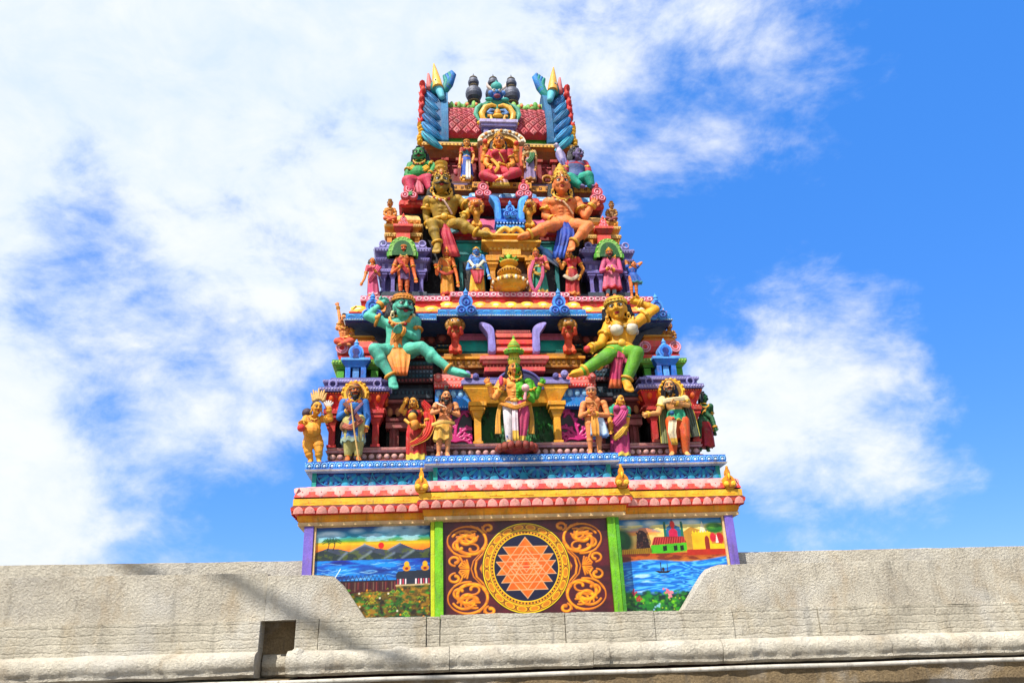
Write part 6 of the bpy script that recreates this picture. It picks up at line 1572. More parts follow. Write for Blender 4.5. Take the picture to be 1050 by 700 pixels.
# woman in pink sari
f = F_('woman statue in magenta sari and green blouse with hair in a bun', (635, 466), .30, 70, '#dc9a38')
f.stand(635, 397, 466, lean=-.01, head=(635.5, 407.5, -5), el=(625, 428, 0), hl=(626, 440, -4), er=(643, 429, 0), hr=(641, 441, -5), sl=(627, 417, 0), sr=(643, 417, 0))
f.body('f', yaw=28, tilt=4, w=(1, 1, 1.15)).face(mark='#a8242a').hair('#151216', 0, (-.9, .35, .75)).jewels(belt=False).earrings()
f.blouse('blouse', '#1f9a78', 1.1, ('chest', 'sho'), .55).blouse('sari_top', '#b84a7a', 1.14, ('waist', 'chest'), 0, True).skirt('sari', 'waist', (636, 465, 0), .098, .14, '#b03a6c', '#d8b04a', 8, .8, .08, .13, trimk=.06)
f.sash('sari_end', [(641, 416, -5), (637, 424, -10), (630, 432, -8)], [4, 4.5, 4], '#b8487c', .4).sash('gold_border', [(643, 432, -5), (636, 441, -11), (629, 447, -8)], [2, 3.4, 2.4], '#d8a83a', .5).floor(Z1)
# bearded king
f = F_('bearded king statue in orange trousers, green belt and grey cloak', (697, 467), .28, 82, '#d49a5c')
f.stand(695, 386, 466, lean=-.10, head=(686, 396, -6), neck=(688, 403, -2), sho=(690, 408, 0), chest=(691, 414, -1), waist=(693, 423, 0), pel=(694, 430, 0), sl=(679, 410, 0), sr=(702, 409, 0), el=(675, 423, -1), hl=(661, 424.5, -8), er=(705, 415, -3), hr=(690, 412, -12),
        ql=(689, 432, 0), qr=(700, 432, 0), kl=(690, 447, -2), kr=(702, 447, -2), al=(690, 463, 0), ar=(703, 463, 0), tl=(688, 466, -7), tr=(706, 466, -7))
f.body('m', yaw=-14, tilt=2, limbk=1.05, w=(1.08, 1.05, 1), open_=(True, False)).face(moustache='#17110f', beard='#1a1412', mark='#c8302a').hair('#151113', 1.4, None, False, 1.08).jewels(belt=False, wrist=True, arm=True)
f.trousers('trousers', '#c9581e', 1.28, .97).skirt('belt_cloth', (693, 421, 0), (694, 432, 0), .105, .12, '#2a9a72', '#d8c04a', 8, .8, .08).drape('front_cloth', [(690, 430, -11), (689, 442, -12), (692, 455, -10)], [4, 4, 3], '#d8c8a8', '#d8b04a', 2).ball('belt_jewel', (689, 423, -11), 2.4, '#1f5a8a')
f.sash('cloak', [(702, 409, 5), (708, 428, 6), (713, 447, 5)], [5, 5.5, 5], '#56604e', .35, None, '#c8b84a').sash('cloak', [(680, 412, 5), (681, 434, 6), (683, 454, 5)], [4, 5, 5], '#7f8458', .35, None, '#c8b84a')
f.blouse('short_jacket', '#d3c28a', 1.08, ('chest', 'sho'), .5).sash('scarf', [(680, 411, -9), (690, 409, -13), (702, 408, -8)], 2.4, '#d8c49a', .5).floor(Z1)
# figure round the right corner
f = F_('dark green demon statue with red wrap behind the bearded king', (724, 463), 1.3, 66, '#1f5a34')
f.stand(722, 402, 463, lean=-.02, el=(730, 428, -6), hl=(734, 440, -10), er=(729, 430, 8), hr=(733, 444, 8))
f.body('m', yaw=80, tilt=8, limbk=1.15).face(moustache='#17110f').hair('#14181a', .8, None, True).skirt('wrap', (722, 433, 0), (724, 458, 0), .11, .14, '#a82430', None, 7).jewels(belt=False).floor(5.56)

# ------------------------------------------------------------------ second tier guardians
f = F_('large green seated guardian statue with moustache and one arm bent behind his head', (411, 362), .52, 150, '#58b29c')
f.pose(head=(413.5, 315, -10), neck=(411, 325, -4), sho=(411, 330, 0), chest=(411, 338, -1), waist=(407, 351, 0), pel=(408, 360, 0), sl=(397, 332, 0), sr=(426, 331, 0),
       el=(377, 324, -4), hl=(393, 310, 2), er=(427, 346, -3), hr=(408, 338, -17), ql=(401, 362, -2), qr=(415, 361, -2), kl=(384, 358, -22), al=(402, 388, -20), tl=(404, 398, -30), kr=(432, 356, -22), ar=(463, 380, -24), tr=(482, 385, -30))
f.body('m', yaw=18, tilt=6, w=(1.02, 1, 1), headk=1.06, limbk=.90, hands=(True, True)).face(moustache='#121a18', beard=None, mark='#c8302a', stern=1, eyek=1.1).hair('#141418', .5, None, True).headband('#d09040', 1.02).earrings('#d8c8a0').jewels(neck=True, belt=False, ankle=True, col='#d0903a')
f.sash('chest_strap', [(402, 331, -9), (409, 338, -15), (404, 348, -13)], 3.4, '#d0903a', .4).drape('chest_cloth', [(408, 338, -13), (406, 350, -12), (407, 362, -12)], [6, 6, 7], '#c98034', None, 2).drape('loincloth', [(408, 356, -13), (409, 368, -22), (411, 384, -24)], [13, 11.5, 6.5], '#cf8a3c', '#c8702a', 4)
f = F_('large yellow seated woman statue with white breast cloth and green leggings', (634, 363), .52, 146, '#dba024')
f.pose(head=(632, 317, -10), neck=(635.5, 326, -4), sho=(637, 331, 0), chest=(638, 339, -1), waist=(636, 352, 0), pel=(634, 361, 0), sl=(624, 334, 0), sr=(651, 332, 0),
       el=(616, 353, -4), hl=(605, 357, -14), er=(672, 317, -2), hr=(652, 309, 0), ql=(627, 363, -2), qr=(641, 362, -2), kl=(621, 366, -22), al=(597, 381, -24), tl=(584, 384.5, -28), kr=(653, 362, -22), ar=(642, 391, -20), tr=(646, 401, -28))
f.body('f', yaw=-16, tilt=6, roll=4, headk=1.05, limbk=.90).face(mark='#c8302a', eyek=1.15).hair('#15131a', .2, (1.0, -.3, .55)).headband('#d8b84a', 1.02, .45).earrings().jewels(neck=True, belt=True, ankle=True)
f.trousers('leggings', paint('#5f9a24'), 1.08, .95)
mb = f.mb(); m = paint('#d6cbb8')
for q in (-1, 1): mb.ell(f.P(f.J['chest'])+f.sdv*q*.052*f.u+f.frv*.066*f.u-f.spv*.016*f.u, .046*f.u, m)
f.ring(mb, f.P(f.J['chest']), f.spv, .106*f.u, .012*f.u, m, .76); f.done(mb, 'breast_cloth')
f.drape('hip_cloth', [(634, 357, -9), (634, 363, -14), (633, 372, -20)], [11, 13, 9], '#9a2450', None, 4).drape('hanging_cloth', [(634, 366, -22), (632, 380, -22), (631, 397, -20)], [5, 6, 7], '#a82a58', '#c86a3a', 3)
f.ball('held_fruit', (602, 358, -18), 3.6, '#c43a3a')
# third tier guardians
f = F_('large olive gold seated guardian statue with thick moustache and red loincloth', (455, 233), 1.28, 132, '#a5852a')
f.pose(head=(452.5, 188.5, -10), neck=(453, 199, -4), sho=(454, 204, 0), chest=(455, 212, -1), waist=(455, 224, 0), pel=(456, 232, 0), sl=(439, 207, 0), sr=(470, 206, 0),
       el=(437, 221, 6), hl=(440, 232, 2), er=(484, 214, -3), hr=(475, 223, -15), ql=(449, 234, -2), qr=(463, 233, -2), kl=(443, 229, -20), al=(449, 251, -20), tl=(447, 259, -28), kr=(471, 229, -20), ar=(490, 239, -22), tr=(503, 241, -26))
f.body('m', yaw=2, tilt=2, headk=1.05, limbk=.92, w=(1.08, 1.05, 1)).face(moustache='#1a120e', mark='#c8302a', stern=1, eyek=1.1).hair('#15120f', .8, None, True).crown('pot', 1.75, '#c9a13a').earrings().jewels(belt=True, ankle=True, thread='#c8a89a', wrist=True)
f.drape('loincloth', [(456, 229, -9), (457, 240, -18), (463, 262, -18)], [6, 7, 9], '#a82038', '#c84a4a', 3).sash('thigh_cloth', [(450, 231, -8), (446, 236, -16)], 4, '#5f7a72', .6).sash('thigh_cloth', [(463, 231, -8), (467, 238, -16)], 4, '#4f7a84', .6)
f = F_('large orange seated guardian statue with tall gold crown and blue loincloth', (577, 232), 1.28, 130, '#dd8246')
f.pose(head=(575.5, 190, -10), neck=(575.5, 200, -4), sho=(575.5, 205, 0), chest=(576, 213, -1), waist=(578, 224, 0), pel=(579, 231, 0), sl=(561, 209, 0), sr=(592, 208, 0),
       el=(559, 222, 3), hl=(568, 226, -8), er=(600, 222, -3), hr=(609, 208, -8), ql=(573, 232, -2), qr=(586, 232, -2), kl=(562, 232, -22), al=(541, 241, -24), tl=(531, 244, -27), kr=(603, 232, -20), ar=(587, 250, -20), tr=(585, 257, -27))
f.body('m', yaw=-2, tilt=2, headk=1.02, limbk=.94, w=(1.05, 1.05, 1), open_=(False, True)).face(mark='#d8d0c0', eyek=1.1).hair('#15120f', 1.5).crown('tall', 1.65, '#c9a13a').earrings().jewels(belt=False, ankle=True, thread='#d8b08a')
f.drape('loincloth', [(579, 227, -9), (580, 240, -18), (574, 264, -18)], [8, 9, 8], '#1f3f9a', '#3a62c0', 4)

# ------------------------------------------------------------------ third tier, standing figures
Z3 = 8.895
def small(label, cx, yt, yb, skin, Y=.98, **ov):
    f = F_(label, (cx, yb), Y, yb-yt, skin); lean = ov.pop('lean', 0); return f.stand(cx, yt, yb, lean=lean, **ov)
f = small('woman statue in pink sari at the left end of the third tier', 382, 262, 302, '#d8803a', el=(373.5, 284, -3), hl=(370, 290, -8), er=(389, 280, -3), hr=(384, 275, -8))
f.body('f', yaw=20).face().hair('#2a1c18', .6, (-.8, .3, .5)).blouse('sari_top', '#c04a64', 1.12, ('waist', 'chest', 'sho'), .4, True).skirt('sari', 'waist', (383, 301, 0), .1, .15, '#c4507a', '#d8a0a8', 8).sash('sari_end', [(389, 271, -3), (384, 279, -6), (379, 286, -4)], 3, '#c04a70', .4).jewels(belt=False).floor(Z3)
f = small('orange man statue in purple loincloth before the left lavender pavilion', 414, 250, 303, '#cc6a34', el=(402, 279, -2), hl=(412, 271, -8), er=(425, 280, 0), hr=(427, 288, -5), sl=(407, 265, 0), sr=(422, 265, 0))
f.body('m', limbk=1.02).face(moustache='#2a1814').headband('#c87a3a').jewels(belt=True).skirt('loincloth', 'pel', (414.5, 287, 0), .105, .12, '#6a4a7a', None, 7).sash('chest_cloth', [(408, 264, -6), (414, 273, -7), (418, 279, -6)], 2.2, '#b83a3a', .5).floor(Z3)
f = small('crowned orange deity statue in mustard dhoti with one palm raised', 458, 253, 302, '#d4742e', head=(457, 259, -4), el=(448, 279, -3), hl=(446, 271, -9), er=(468, 279, 0), hr=(470, 290, -3), open_=None) if False else small('crowned orange deity statue in mustard dhoti with one palm raised', 458, 253, 302, '#d4742e', el=(448, 279, -3), hl=(447, 270, -9), er=(468, 279, 0), hr=(470, 291, -3))
f.body('m', open_=(True, False)).face(mark='#d8d0c0').crown('tall', 1.1).earrings().jewels(thread='#d8b060').skirt('dhoti', 'waist', (459, 301, 0), .1, .14, '#c98a24', '#a83a2a', 8).sash('waist_sash', [(451, 276, -4), (458, 279, -8), (465, 276, -4)], 1.8, '#b8402a', .6).floor(Z3)
f = small('blue deity statue in yellow dhoti with red sash and gold crown', 489, 246, 295, '#4f86cc', Y=.85, head=(488, 252, -4), el=(479, 270, -2), hl=(487, 268, -9), er=(499, 270, 0), hr=(502, 279, -3))
f.body('m', w=(1.1, 1.1, 1.1)).face(lip=paint('#8a2a4a')).crown('small', .9).earrings().jewels(col='#cfd0c0').skirt('dhoti', (489, 271, 0), (489, 294.5, 0), .115, .16, '#d8a428', '#c87a20', 9).drape('sash', [(489, 270, -8), (490, 276, -10), (490, 284, -10)], [7, 6, 3], '#b83044', None, 3).sash('garland', [(481, 261, -4), (488, 268, -8), (496, 261, -4)], 1.5, '#d8d0b8', .8).floor(Z3)
f = small('crowned goddess statue in green dress with a long pink garland', 552, 248, 297, '#d4764a', Y=.9, head=(549, 255, -4), el=(542, 271, -2), hl=(542, 283, -5), er=(562, 270, -2), hr=(554, 266, -9))
f.body('f').face(mark='#a8242a').crown('tall', 1.0).hair('#1c1618', .8).earrings().jewels().blouse('blouse', '#b84a5a', 1.1, ('chest', 'sho'), .5, True).skirt('dress', 'waist', (554, 296, 0), .1, .17, '#2a8a74', '#c8b04a', 9).sash('garland', [(547, 262, -7), (543, 278, -9), (548, 293, -9), (556, 278, -9), (555, 264, -8)], 1.8, '#c45a80', .9).sash('waist_sash', [(546, 273, -5), (553, 276, -8), (559, 272, -5)], 1.8, '#c8a03a', .7).floor(Z3)
f = small('woman statue in red skirt with one hand raised beside the goddess in green', 586, 251, 301, '#d48a34', head=(583, 257.5, -4), el=(576, 272, -2), hl=(572, 263, -7), er=(598, 273, 0), hr=(593, 283, -4))
f.body('f', yaw=-10, open_=(True, False)).face(mark='#a8242a').hair('#1a1416', .4, (.7, .7, .6)).earrings().jewels().blouse('blouse', '#b8342e', 1.1, ('waist', 'chest', 'sho'), .45, True).skirt('skirt', 'waist', (587, 300, 0), .1, .15, '#a8222a', '#c8803a', 9).sash('waist_sash', [(578, 279, -4), (586, 283, -7), (593, 279, -4)], 2, '#c8b8a0', .6).floor(Z3)
f = small('bearded priest statue in pink coat with folded hands before the right lavender pavilion', 626, 246, 298, '#b8683a', head=(624, 254, -4), el=(616, 272, -2), hl=(624, 269, -10), er=(636, 272, -2), hr=(626, 270, -10))
f.body('m').face(moustache='#1a1412', beard='#1e1714').crown('tall', 1.0).blouse('coat', '#c0567e', 1.2, ('pel', 'waist', 'chest', 'sho'), 1.6).skirt('coat_skirt', 'waist', (627, 291, 0), .11, .19, '#c4607f', '#b02a3a', 9).trousers('leggings', '#8fb0bc', 1.1).jewels(arm=False, belt=True).floor(Z3)
f = small('boy statue in blue tunic with both arms bent behind his head', 650, 259, 299, '#cc7a3a', head=(649, 266, -3), el=(641, 262, 0), hl=(646, 266, 4), er=(657, 264, 0), hr=(652, 266, 4), lean=-.08)
f.body('m', yaw=25).face().hair('#1c1618', .3, None, True).blouse('tunic', '#2458a8', 1.15, ('pel', 'waist', 'chest', 'sho'), .3).skirt('tunic_skirt', 'waist', (652, 285, 0), .11, .16, '#2a62b4', '#4fa0a8', 8).floor(Z3)

# ------------------------------------------------------------------ top row
Z4 = 12.105
f = small('small woman statue in red blouse and blue skirt left of the seated goddess', 478.5, 146, 188, '#d89a4c', Y=1.5, el=(472, 164, 0), hl=(471, 174, -3), er=(486, 163, 0), hr=(484, 170, -5))
f.body('f', headk=1.1).face(mark='#a8242a').hair('#2a1c18', .3).headband('#cf9a3a').jewels().blouse('blouse', '#b83a34', 1.12, ('chest', 'sho'), .6, True).blouse('bodice', '#1f5a6a', 1.13, ('waist', 'chest'), 0, True).skirt('skirt', 'waist', (479, 186, 0), .1, .15, '#2156b0', '#d8b04a', 8).drape('hanging_cloth', [(480, 166, -7), (480, 176, -8), (480, 186, -8)], [2, 2.5, 2.5], '#d3cfc8', None, 2).floor(Z4)
f = small('small woman statue in mauve skirt right of the seated goddess', 543, 148, 189, '#c98a5a', Y=1.5, head=(540.5, 153, -3), el=(536, 165, 0), hl=(538, 173, -4), er=(550, 166, 0), hr=(549, 176, -3))
f.body('f', headk=1.1).face(mark='#a8242a').hair('#2a2018', .5).headband('#b8a88a').jewels().blouse('blouse', '#b89a6a', 1.1, ('chest', 'sho'), .5, True).sash('green_shawl', [(546, 158, -4), (545, 164, -6), (541, 168, -6)], 3, '#2f6a3a', .4).skirt('skirt', 'waist', (544, 187, 0), .1, .15, '#8f7ba0', '#a87a4a', 8).floor(Z4)
# seated goddess
f = F_('red robed four-armed goddess statue seated cross-legged under the canopy', (512, 180), 1.36, 78, '#dc8a2e')
f.pose(head=(511.5, 145.5, -5), neck=(511.5, 152, -2), sho=(511.5, 155, 0), chest=(511.5, 161, -1), waist=(511.5, 169, 0), pel=(511.5, 176, 0), sl=(502, 157, 0), sr=(521, 157, 0), el=(498, 168, -2), hl=(503, 172, -12), er=(526, 168, -2), hr=(521, 171, -12),
       ql=(507, 178, -1), qr=(516, 178, -1), kl=(496, 180, -13), al=(509, 184, -18), tl=(516, 186, -19), kr=(530, 177, -13), ar=(517, 182, -17), tr=(508, 186, -20))
f.body('f', tilt=4, w=(1.05, 1.1, 1.2), headk=1.1, arms=[('sl', 'el', 'hl'), ('sr', 'er', 'hr'), ((501, 157, 3), (495, 165, 1), (498, 150, -4)), ((522, 157, 3), (530, 165, 1), (529, 152, -4))], open_=(True, True), limbk=1.0).face(mark='#a8242a').hair('#1c1416', 1.0).crown('tall', 1.15).earrings().jewels(thread='#d8b04a')
f.blouse('robe', '#b8283a', 1.12, ('waist', 'chest', 'sho'), .5, True).trousers('robe_skirt', '#c03246', 1.3, .95).drape('robe_pleats', [(512, 179, -12), (513, 184, -20), (514, 190, -19)], [4, 7, 9], '#d8a8a0', '#d8b04a', 4).sash('gold_sash', [(504, 163, -7), (511, 171, -10), (505, 178, -9)], 1.8, '#d8a83a', .7)
f.ball('held_flower', (497.5, 145, -6), 2.6, '#c8442e').ball('held_flower', (529.5, 147, -6), 2.6, '#c8442e')
# corner seated figures
f = F_('green seated demon statue in pink trousers at the left end of the top row', (428, 182), 1.55, 82, '#2f8a4a')
f.pose(head=(430, 159, -4), neck=(430, 165, -2), sho=(430, 168, 0), chest=(430, 173, 0), waist=(429, 180, 0), pel=(428, 186, 0), sl=(421, 170, 0), sr=(439, 169, 0), el=(417, 180, -3), hl=(424, 186, -9), er=(446, 170, -4), hr=(440, 180, -10), ql=(424, 187, -1), qr=(433, 187, -1), kl=(418, 186, -12), al=(422, 197, -14), tl=(420, 200, -18), kr=(439, 184, -12), ar=(442, 195, -14), tr=(446, 198, -18))
f.body('m', yaw=-8, headk=1.15, limbk=1.1, w=(1.1, 1.3, 1.2), fat=1.1).face(moustache='#101412', stern=1, eyek=1.2).hair('#101814', .8, None, True, 1.15).jewels(belt=False).trousers('trousers', '#c03a5a', 1.35, .8).sash('breast_cloth', [(421, 171, -7), (430, 175, -9), (439, 171, -7)], 3.2, '#d8a82a', .6).drape('loincloth', [(428, 184, -9), (428, 191, -13), (429, 198, -13)], [4, 6, 6], '#c86a7a', None, 3)
f = F_('dark haired seated statue in red top and teal trousers below the roof eaves', (592, 182), 1.55, 80, '#6a5a86')
f.pose(head=(592, 159, -3), neck=(590, 165, 0), sho=(590, 168, 0), chest=(590, 172, 0), waist=(590, 178, 0), pel=(590, 184, 0), sl=(581, 169, 0), sr=(599, 169, 2), el=(579, 178, -4), hl=(586, 182, -9), er=(604, 178, -2), hr=(603, 188, -8), ql=(586, 185, -1), qr=(595, 185, -1), kl=(584, 183, -12), al=(594, 190, -14), tl=(600, 192, -16), kr=(603, 181, -10), ar=(606, 190, -10), tr=(610, 192, -12))
f.body('m', yaw=35, headk=1.12, limbk=1.1, w=(1.15, 1.3, 1.2)).face(stern=1).hair('#181626', .9, None, True, 1.12).jewels(belt=False, neck=False).blouse('top', '#a82a3c', 1.14, ('chest', 'sho'), .8).blouse('bodice', '#4a5a8a', 1.16, ('pel', 'waist', 'chest'), 0).trousers('trousers', '#1f9a84', 1.3, .9)

# ------------------------------------------------------------------ smaller pieces of sculpture
def bust(label, cx, yt, yb, skin, cloth, Y, hair, arm=None, yaw=0, crown=None):
    H = (yb-yt)*1.9; f = F_(label, (cx, yb), Y, H, skin); g = lambda fx, fy, d=0: (cx+fx*H, yt+fy*H, d*H)
    f.pose(head=g(0, .088, -.04), neck=g(0, .175), sho=g(0, .22), chest=g(0, .30), waist=g(0, .40), pel=g(0, .47), sl=g(-.115, .235), sr=g(.115, .235), el=arm[0] if arm else g(-.16, .36, -.02), hl=arm[1] if arm else g(-.08, .40, -.12), er=g(.16, .36, -.02), hr=g(.08, .40, -.12),
           ql=g(-.07, .47), qr=g(.07, .47), kl=g(-.13, .47, -.2), kr=g(.13, .47, -.2), al=g(.05, .52, -.24), ar=g(-.05, .52, -.26), tl=g(.12, .54, -.26), tr=g(-.12, .54, -.28))
    f.body('m', yaw=yaw, headk=1.15, open_=(True, False)).face(eyek=1.1).trousers('lower_cloth', cloth, 1.2, .9).jewels(belt=False)
    if hair: f.hair(hair, .4, None, True)
    if crown: f.crown('pot', crown)
    return f
bust('small seated statue in orange wrap with pot crown above the left lavender pavilion', 400, 206, 226, '#d2883a', '#c8582a', 1.35, None, None, -20, 1.0)
bust('small shadowed seated statue with pot crown above the right lavender pavilion', 627, 208, 226, '#a87a4a', '#7a3a34', 1.45, None, None, 25, 1.0)  # skin and cloth painted darker than on its left counterpart
bust('small orange seated statue with one arm flung up beside the green guardian', 353, 323, 353, '#d88a4c', '#c8523a', .95, '#1e1816', ((349, 329, 0), (346, 312, 2)), -25)
bust('small dark haired seated statue beside the yellow seated woman', 686, 331, 353, '#b8763a', '#7a2a2a', 1.05, '#141216', None, 25)

def lion(label, px, py, Y, col, mane, h):
    """rearing bracket lion; py is its foot"""
    p = at(px, py, Y); o = tag(empty('lion_bracket', p), label, 'lion bracket', 'lion brackets on the tower'); m = paint(col); mm = gold(mane); mb = MB(p); u = h
    def q(x, y, z): return p+Vector((x*u, y*u, z*u))
    mb.cap(q(0, .06, .12), q(0, .0, .55), .11*u, .10*u, m); mb.ell(q(0, -.02, .5), (.125*u, .12*u, .14*u), m)
    for sx in (-1, 1):
        mb.cap(q(sx*.09, .02, .2), q(sx*.12, -.06, .03), .075*u, .055*u, m); mb.ell(q(sx*.12, -.12, .03), (.06*u, .09*u, .035*u), m)
        mb.cap(q(sx*.12, -.04, .56), q(sx*.17, -.2, .5), .06*u, .05*u, m); mb.cap(q(sx*.17, -.2, .5), q(sx*.14, -.27, .62), .05*u, .045*u, m)
    mb.cap(q(0, -.02, .62), q(0, -.06, .78), .12*u, .12*u, m); x = mb.build('body', o, remesh=.02*u*1.0, smooth_it=2)
    mb = MB(p); mb.ell(q(0, -.08, .82), (.17*u, .15*u, .16*u), mm); mb.ell(q(0, -.22, .77), (.10*u, .10*u, .08*u), mm); mb.ell(q(0, -.2, .69), (.07*u, .07*u, .035*u), paint('#a8302a'))
    for sx in (-1, 1):
        mb.ell(q(sx*.07, -.19, .87), .035*u, WHT); mb.ell(q(sx*.07, -.22, .87), .018*u, DARKC); mb.cap(q(sx*.1, -.02, .92), q(sx*.15, 0, 1.03), .04*u, .012*u, mm, 8)
        mb.ell(q(sx*.05, -.26, .76), .04*u, mm)
    x = mb.build('head', o)
    mb = MB(p)
    for k in range(15):
        a = -.5+(PI+1.0)*k/14; mb.ell(q(.20*math.cos(a), -.02, .81+.17*math.sin(a)), (.07*u, .08*u, .07*u), gold('#8a5a18') if k % 2 else mm, None, 8, 6)
    for k in range(7): a = PI+PI*k/6; mb.ell(q(.14*math.cos(a), -.1, .72+.14*math.sin(a)), .04*u, mm, None, 8, 5)
    mb.build('mane', o)
lion('red lion bracket with gilded mane left of the teal barrel roof', 467, 363, .50, '#c4462a', '#a8782a', .76)
lion('red lion bracket with gilded mane right of the teal barrel roof', 584, 363, .50, '#c8502a', '#a8782a', .76)
lion('yellow lion bracket left of the blue shrine', 489, 234, .95, '#d3962a', '#c87a24', .70)
lion('yellow lion bracket right of the blue shrine', 543, 234, .95, '#d8a030', '#c88a2a', .70)

# brass pot
p = at(523, 296.5, .72); o = tag(empty('sacred_pot', p), 'big gilded water pot statue with green coconut before the middle pavilion', 'pot', 'painted statues on the tower')
o.location.z = 8.895; p = Vector((p.x, p.y, 8.895)); g1_, g2_ = gold('#d3a032'), gold('#a8721c')
mb = MB(p); mb.lathe(p, [(.16, 0), (.20, .02), (.22, .05), (.3, .09), (.36, .17), (.345, .25), (.24, .31), (.15, .35), (.17, .38), (.225, .42), (.23, .48), (.18, .53), (.13, .56), (.12, .6), (.17, .63), (.20, .67), (.19, .69), (.1, .7)], g1_, 28); mb.build('bowl', o)
mb = MB(p)
for k in range(24): a = 2*PI*k/24; mb.ell(p+Vector((.365*math.cos(a), .365*math.sin(a), .19)), (.03, .03, .05), paint('#d8cfb8') if k % 2 else g2_, None, 8, 5); mb.ell(p+Vector((.235*math.cos(a), .235*math.sin(a), .45)), (.022, .022, .035), g2_, None, 8, 5)
for k in range(4): mb.tube([p+Vector((r*math.cos(t), r*math.sin(t), z)) for t in [2*PI*q/28 for q in range(28)]], .014, g2_, 6, closed=True) if False else None
mb.build('bead_band', o)
mb = MB(p)
for k in range(9): a = 2*PI*k/9; mb.cap(p+Vector((.09*math.cos(a), .09*math.sin(a), .69)), p+Vector((.2*math.cos(a), .2*math.sin(a), .78)), .05, .015, paint('#5f9a2a'), 8)
mb.ell(p+Vector((0, 0, .78)), (.1, .1, .11), paint('#7fae3a')); mb.cap(p+Vector((0, 0, .85)), p+Vector((0, 0, .95)), .06, .012, paint('#c8a83a'), 8); mb.build('coconut', o)
# birds
def bird(label, px, py, Y, cols, s, tilt):
    p = at(px, py, Y); o = tag(empty('bird_statue', p), label, 'bird', 'painted statues on the tower'); a, b, c = [paint(x) for x in cols]
    ax = Vector((math.sin(tilt), 0, math.cos(tilt))); rt = Vector((math.cos(tilt), 0, -math.sin(tilt)))
    mb = MB(p); mb.cap(p-ax*.18*s, p+ax*.16*s, .075*s, .12*s, a, 12); mb.cap(p+ax*.16*s, p+ax*.36*s+rt*.02*s, .09*s, .065*s, a, 12); mb.ell(p+ax*.42*s-rt*.02*s+Vector((0, -.03*s, 0)), (.085*s, .09*s, .08*s), a); mb.build('body', o, remesh=.016*s, smooth_it=2)
    mb = MB(p); mb.cap(p+ax*.43*s-rt*.06*s+Vector((0, -.08*s, 0)), p+ax*.38*s-rt*.17*s+Vector((0, -.12*s, 0)), .035*s, .008*s, c, 8); mb.build('beak', o)
    for sx in (-1, 1):
        mb = MB(p)
        for k in range(4): mb.tube([p+ax*(.15-.03*k)*s+rt*sx*.1*s, p+rt*sx*(.14-.01*k)*s-ax*.05*s*k, p-ax*(.22+.07*k)*s+rt*sx*(.06+.01*k)*s], [.045*s, .04*s, .01*s], b, 8)
        mb.build('wing', o)
    mb = MB(p); mb.tube([p-ax*.15*s, p-ax*.35*s, p-ax*.55*s], [.06*s, .05*s, .015*s], b, 8, 1.6); mb.build('tail', o)
    for sx in (-1, 1): mb = MB(p); mb.ell(p+ax*.45*s+rt*(sx*.05-.03)*s+Vector((0, -.1*s, 0)), .018*s, DARKC, None, 8, 6); mb.build('eye', o)
bird('pale lavender bird statue perched under the right end of the roof eaves', 575, 160, 1.45, ('#b8b0d0', '#7f78ac', '#c8b8b0'), .72, -.25)
bird('blue and white bird statue beside the goddess in green', 563, 262, 1.05, ('#5f8fc8', '#b8c8e0', '#c8a83a'), .75, -.8)
mbx = None
# ------------------------------------------------------------------ daylight
SUN_EL, SUN_AZ = math.radians(54), math.radians(-38)     # azimuth: 0 = straight behind the camera, negative = from the left
w = bpy.data.worlds.new('World'); SC.world = w; w.use_nodes = True
nt = w.node_tree; N = nt.nodes; L = nt.links; bg = N['Background']; bg.inputs['Strength'].default_value = 0.1
sd = Vector((math.sin(SUN_AZ)*math.cos(SUN_EL), -math.cos(SUN_AZ)*math.cos(SUN_EL), math.sin(SUN_EL)))   # towards the sun
sky = N.new('ShaderNodeTexSky'); sky.sky_type = 'NISHITA'; sky.sun_disc = False; sky.sun_elevation = SUN_EL
sky.sun_rotation = math.atan2(sd.x, sd.y); sky.dust_density = .3; sky.ozone_density = 4.5; sky.air_density = 1.0
tc = N.new('ShaderNodeTexCoord')
def vdir(px, py):
    d = AX_F+AX_R*((px-525)/FPX)+AX_U*((350-py)/FPX); return d.normalized()
def math_(op, a, b=None, clamp=False):
    n = N.new('ShaderNodeMath'); n.operation = op; n.use_clamp = clamp
    for i, x in enumerate((a, b)):
        if x is None: continue
        if isinstance(x, (int, float)): n.inputs[i].default_value = x
        else: L.new(x, n.inputs[i])
    return n.outputs[0]
def dot_(v):
    n = N.new('ShaderNodeVectorMath'); n.operation = 'DOT_PRODUCT'; n.inputs[1].default_value = v[:]; L.new(tc.outputs['Generated'], n.inputs[0]); return n.outputs['Value']
def sstep(x, a, b):
    n = N.new('ShaderNodeMapRange'); n.interpolation_type = 'SMOOTHSTEP'; n.inputs[1].default_value = a; n.inputs[2].default_value = b; L.new(x, n.inputs[0]); return n.outputs[0]
def cnoise(scale, det, rough, sc=(1, 1, 1), dist=0.0, loc=(0, 0, 0)):
    mp = N.new('ShaderNodeMapping'); mp.inputs['Scale'].default_value = sc; mp.inputs['Location'].default_value = loc; L.new(tc.outputs['Generated'], mp.inputs[0])
    n = N.new('ShaderNodeTexNoise'); n.inputs['Scale'].default_value = scale; n.inputs['Detail'].default_value = det; n.inputs['Roughness'].default_value = rough; n.inputs['Distortion'].default_value = dist
    L.new(mp.outputs[0], n.inputs[0]); return n.outputs['Fac']
n1 = cnoise(3.0, 11, .60, (1, 1, 1.5), .25, (.3, .1, .7)); n2 = cnoise(10, 9, .62, (1, 1, 1.5), .35)
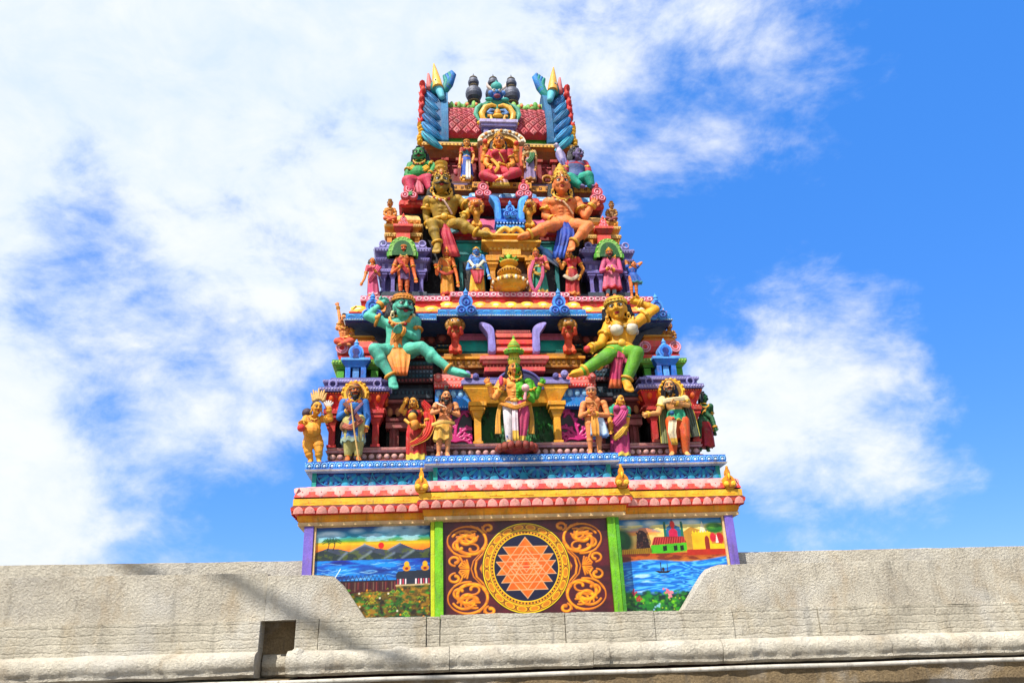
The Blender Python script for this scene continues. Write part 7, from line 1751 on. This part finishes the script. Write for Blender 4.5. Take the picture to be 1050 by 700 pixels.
# big bank to the upper left: edge runs through two directions, covers the side of a third
a, b, c = vdir(590, 170), vdir(770, 20), vdir(400, 100)
pn = a.cross(b).normalized(); pn = pn if pn.dot(c) > 0 else -pn
bank = math_('MULTIPLY', dot_(pn), 3.4)
lowr = math_('MULTIPLY', math_('SUBTRACT', dot_(vdir(800, 470)), math.cos(math.radians(8))), 24.0)
thin = math_('MULTIPLY', math_('SUBTRACT', math.cos(math.radians(11)), dot_(vdir(300, 440))), 9.0)     # bluer patch low on the left
cover = math_('MAXIMUM', math_('MINIMUM', bank, math_('ADD', thin, .2)), lowr)
f = math_('ADD', math_('ADD', math_('MULTIPLY', math_('SUBTRACT', n1, .5), 2.6), math_('MULTIPLY', math_('SUBTRACT', n2, .5), .75)), math_('MULTIPLY', cover, 1.0))
mask = sstep(f, -.22, .44)
dens_ = math_('ADD', math_('MULTIPLY', n2, .5), math_('MULTIPLY', n1, .5))
cr = N.new('ShaderNodeValToRGB'); cr.color_ramp.elements[0].position = .34; cr.color_ramp.elements[1].position = .6
cr.color_ramp.elements[0].color = (4.3, 5.2, 6.6, 1); cr.color_ramp.elements[1].color = (5.9, 6.15, 6.5, 1); L.new(dens_, cr.inputs[0])
hs = N.new('ShaderNodeHueSaturation'); hs.inputs['Hue'].default_value = .508; hs.inputs['Saturation'].default_value = 1.12; hs.inputs['Value'].default_value = 1.62; L.new(sky.outputs[0], hs.inputs['Color'])
even = N.new('ShaderNodeMixRGB'); even.inputs[0].default_value = .72; even.inputs[2].default_value = (.22, 1.75, 6.0, 1); L.new(hs.outputs[0], even.inputs[1])
mx = N.new('ShaderNodeMixRGB'); L.new(mask, mx.inputs[0]); L.new(even.outputs[0], mx.inputs[1]); L.new(cr.outputs[0], mx.inputs[2]); L.new(mx.outputs[0], bg.inputs['Color'])
sl = bpy.data.lights.new('sun', 'SUN'); so = bpy.data.objects.new('sun', sl); COL.objects.link(so)
sl.energy = 5.0; sl.angle = math.radians(.53); sl.color = (1.0, .95, .87)
so.rotation_euler = (-sd).to_track_quat('-Z', 'Y').to_euler(); so.location = sd*60
vs_ = SC.view_settings; vs_.view_transform = 'Standard'; vs_.look = 'None'; vs_.exposure = 0.72; vs_.gamma = 1.0; vs_.use_curve_mapping = False
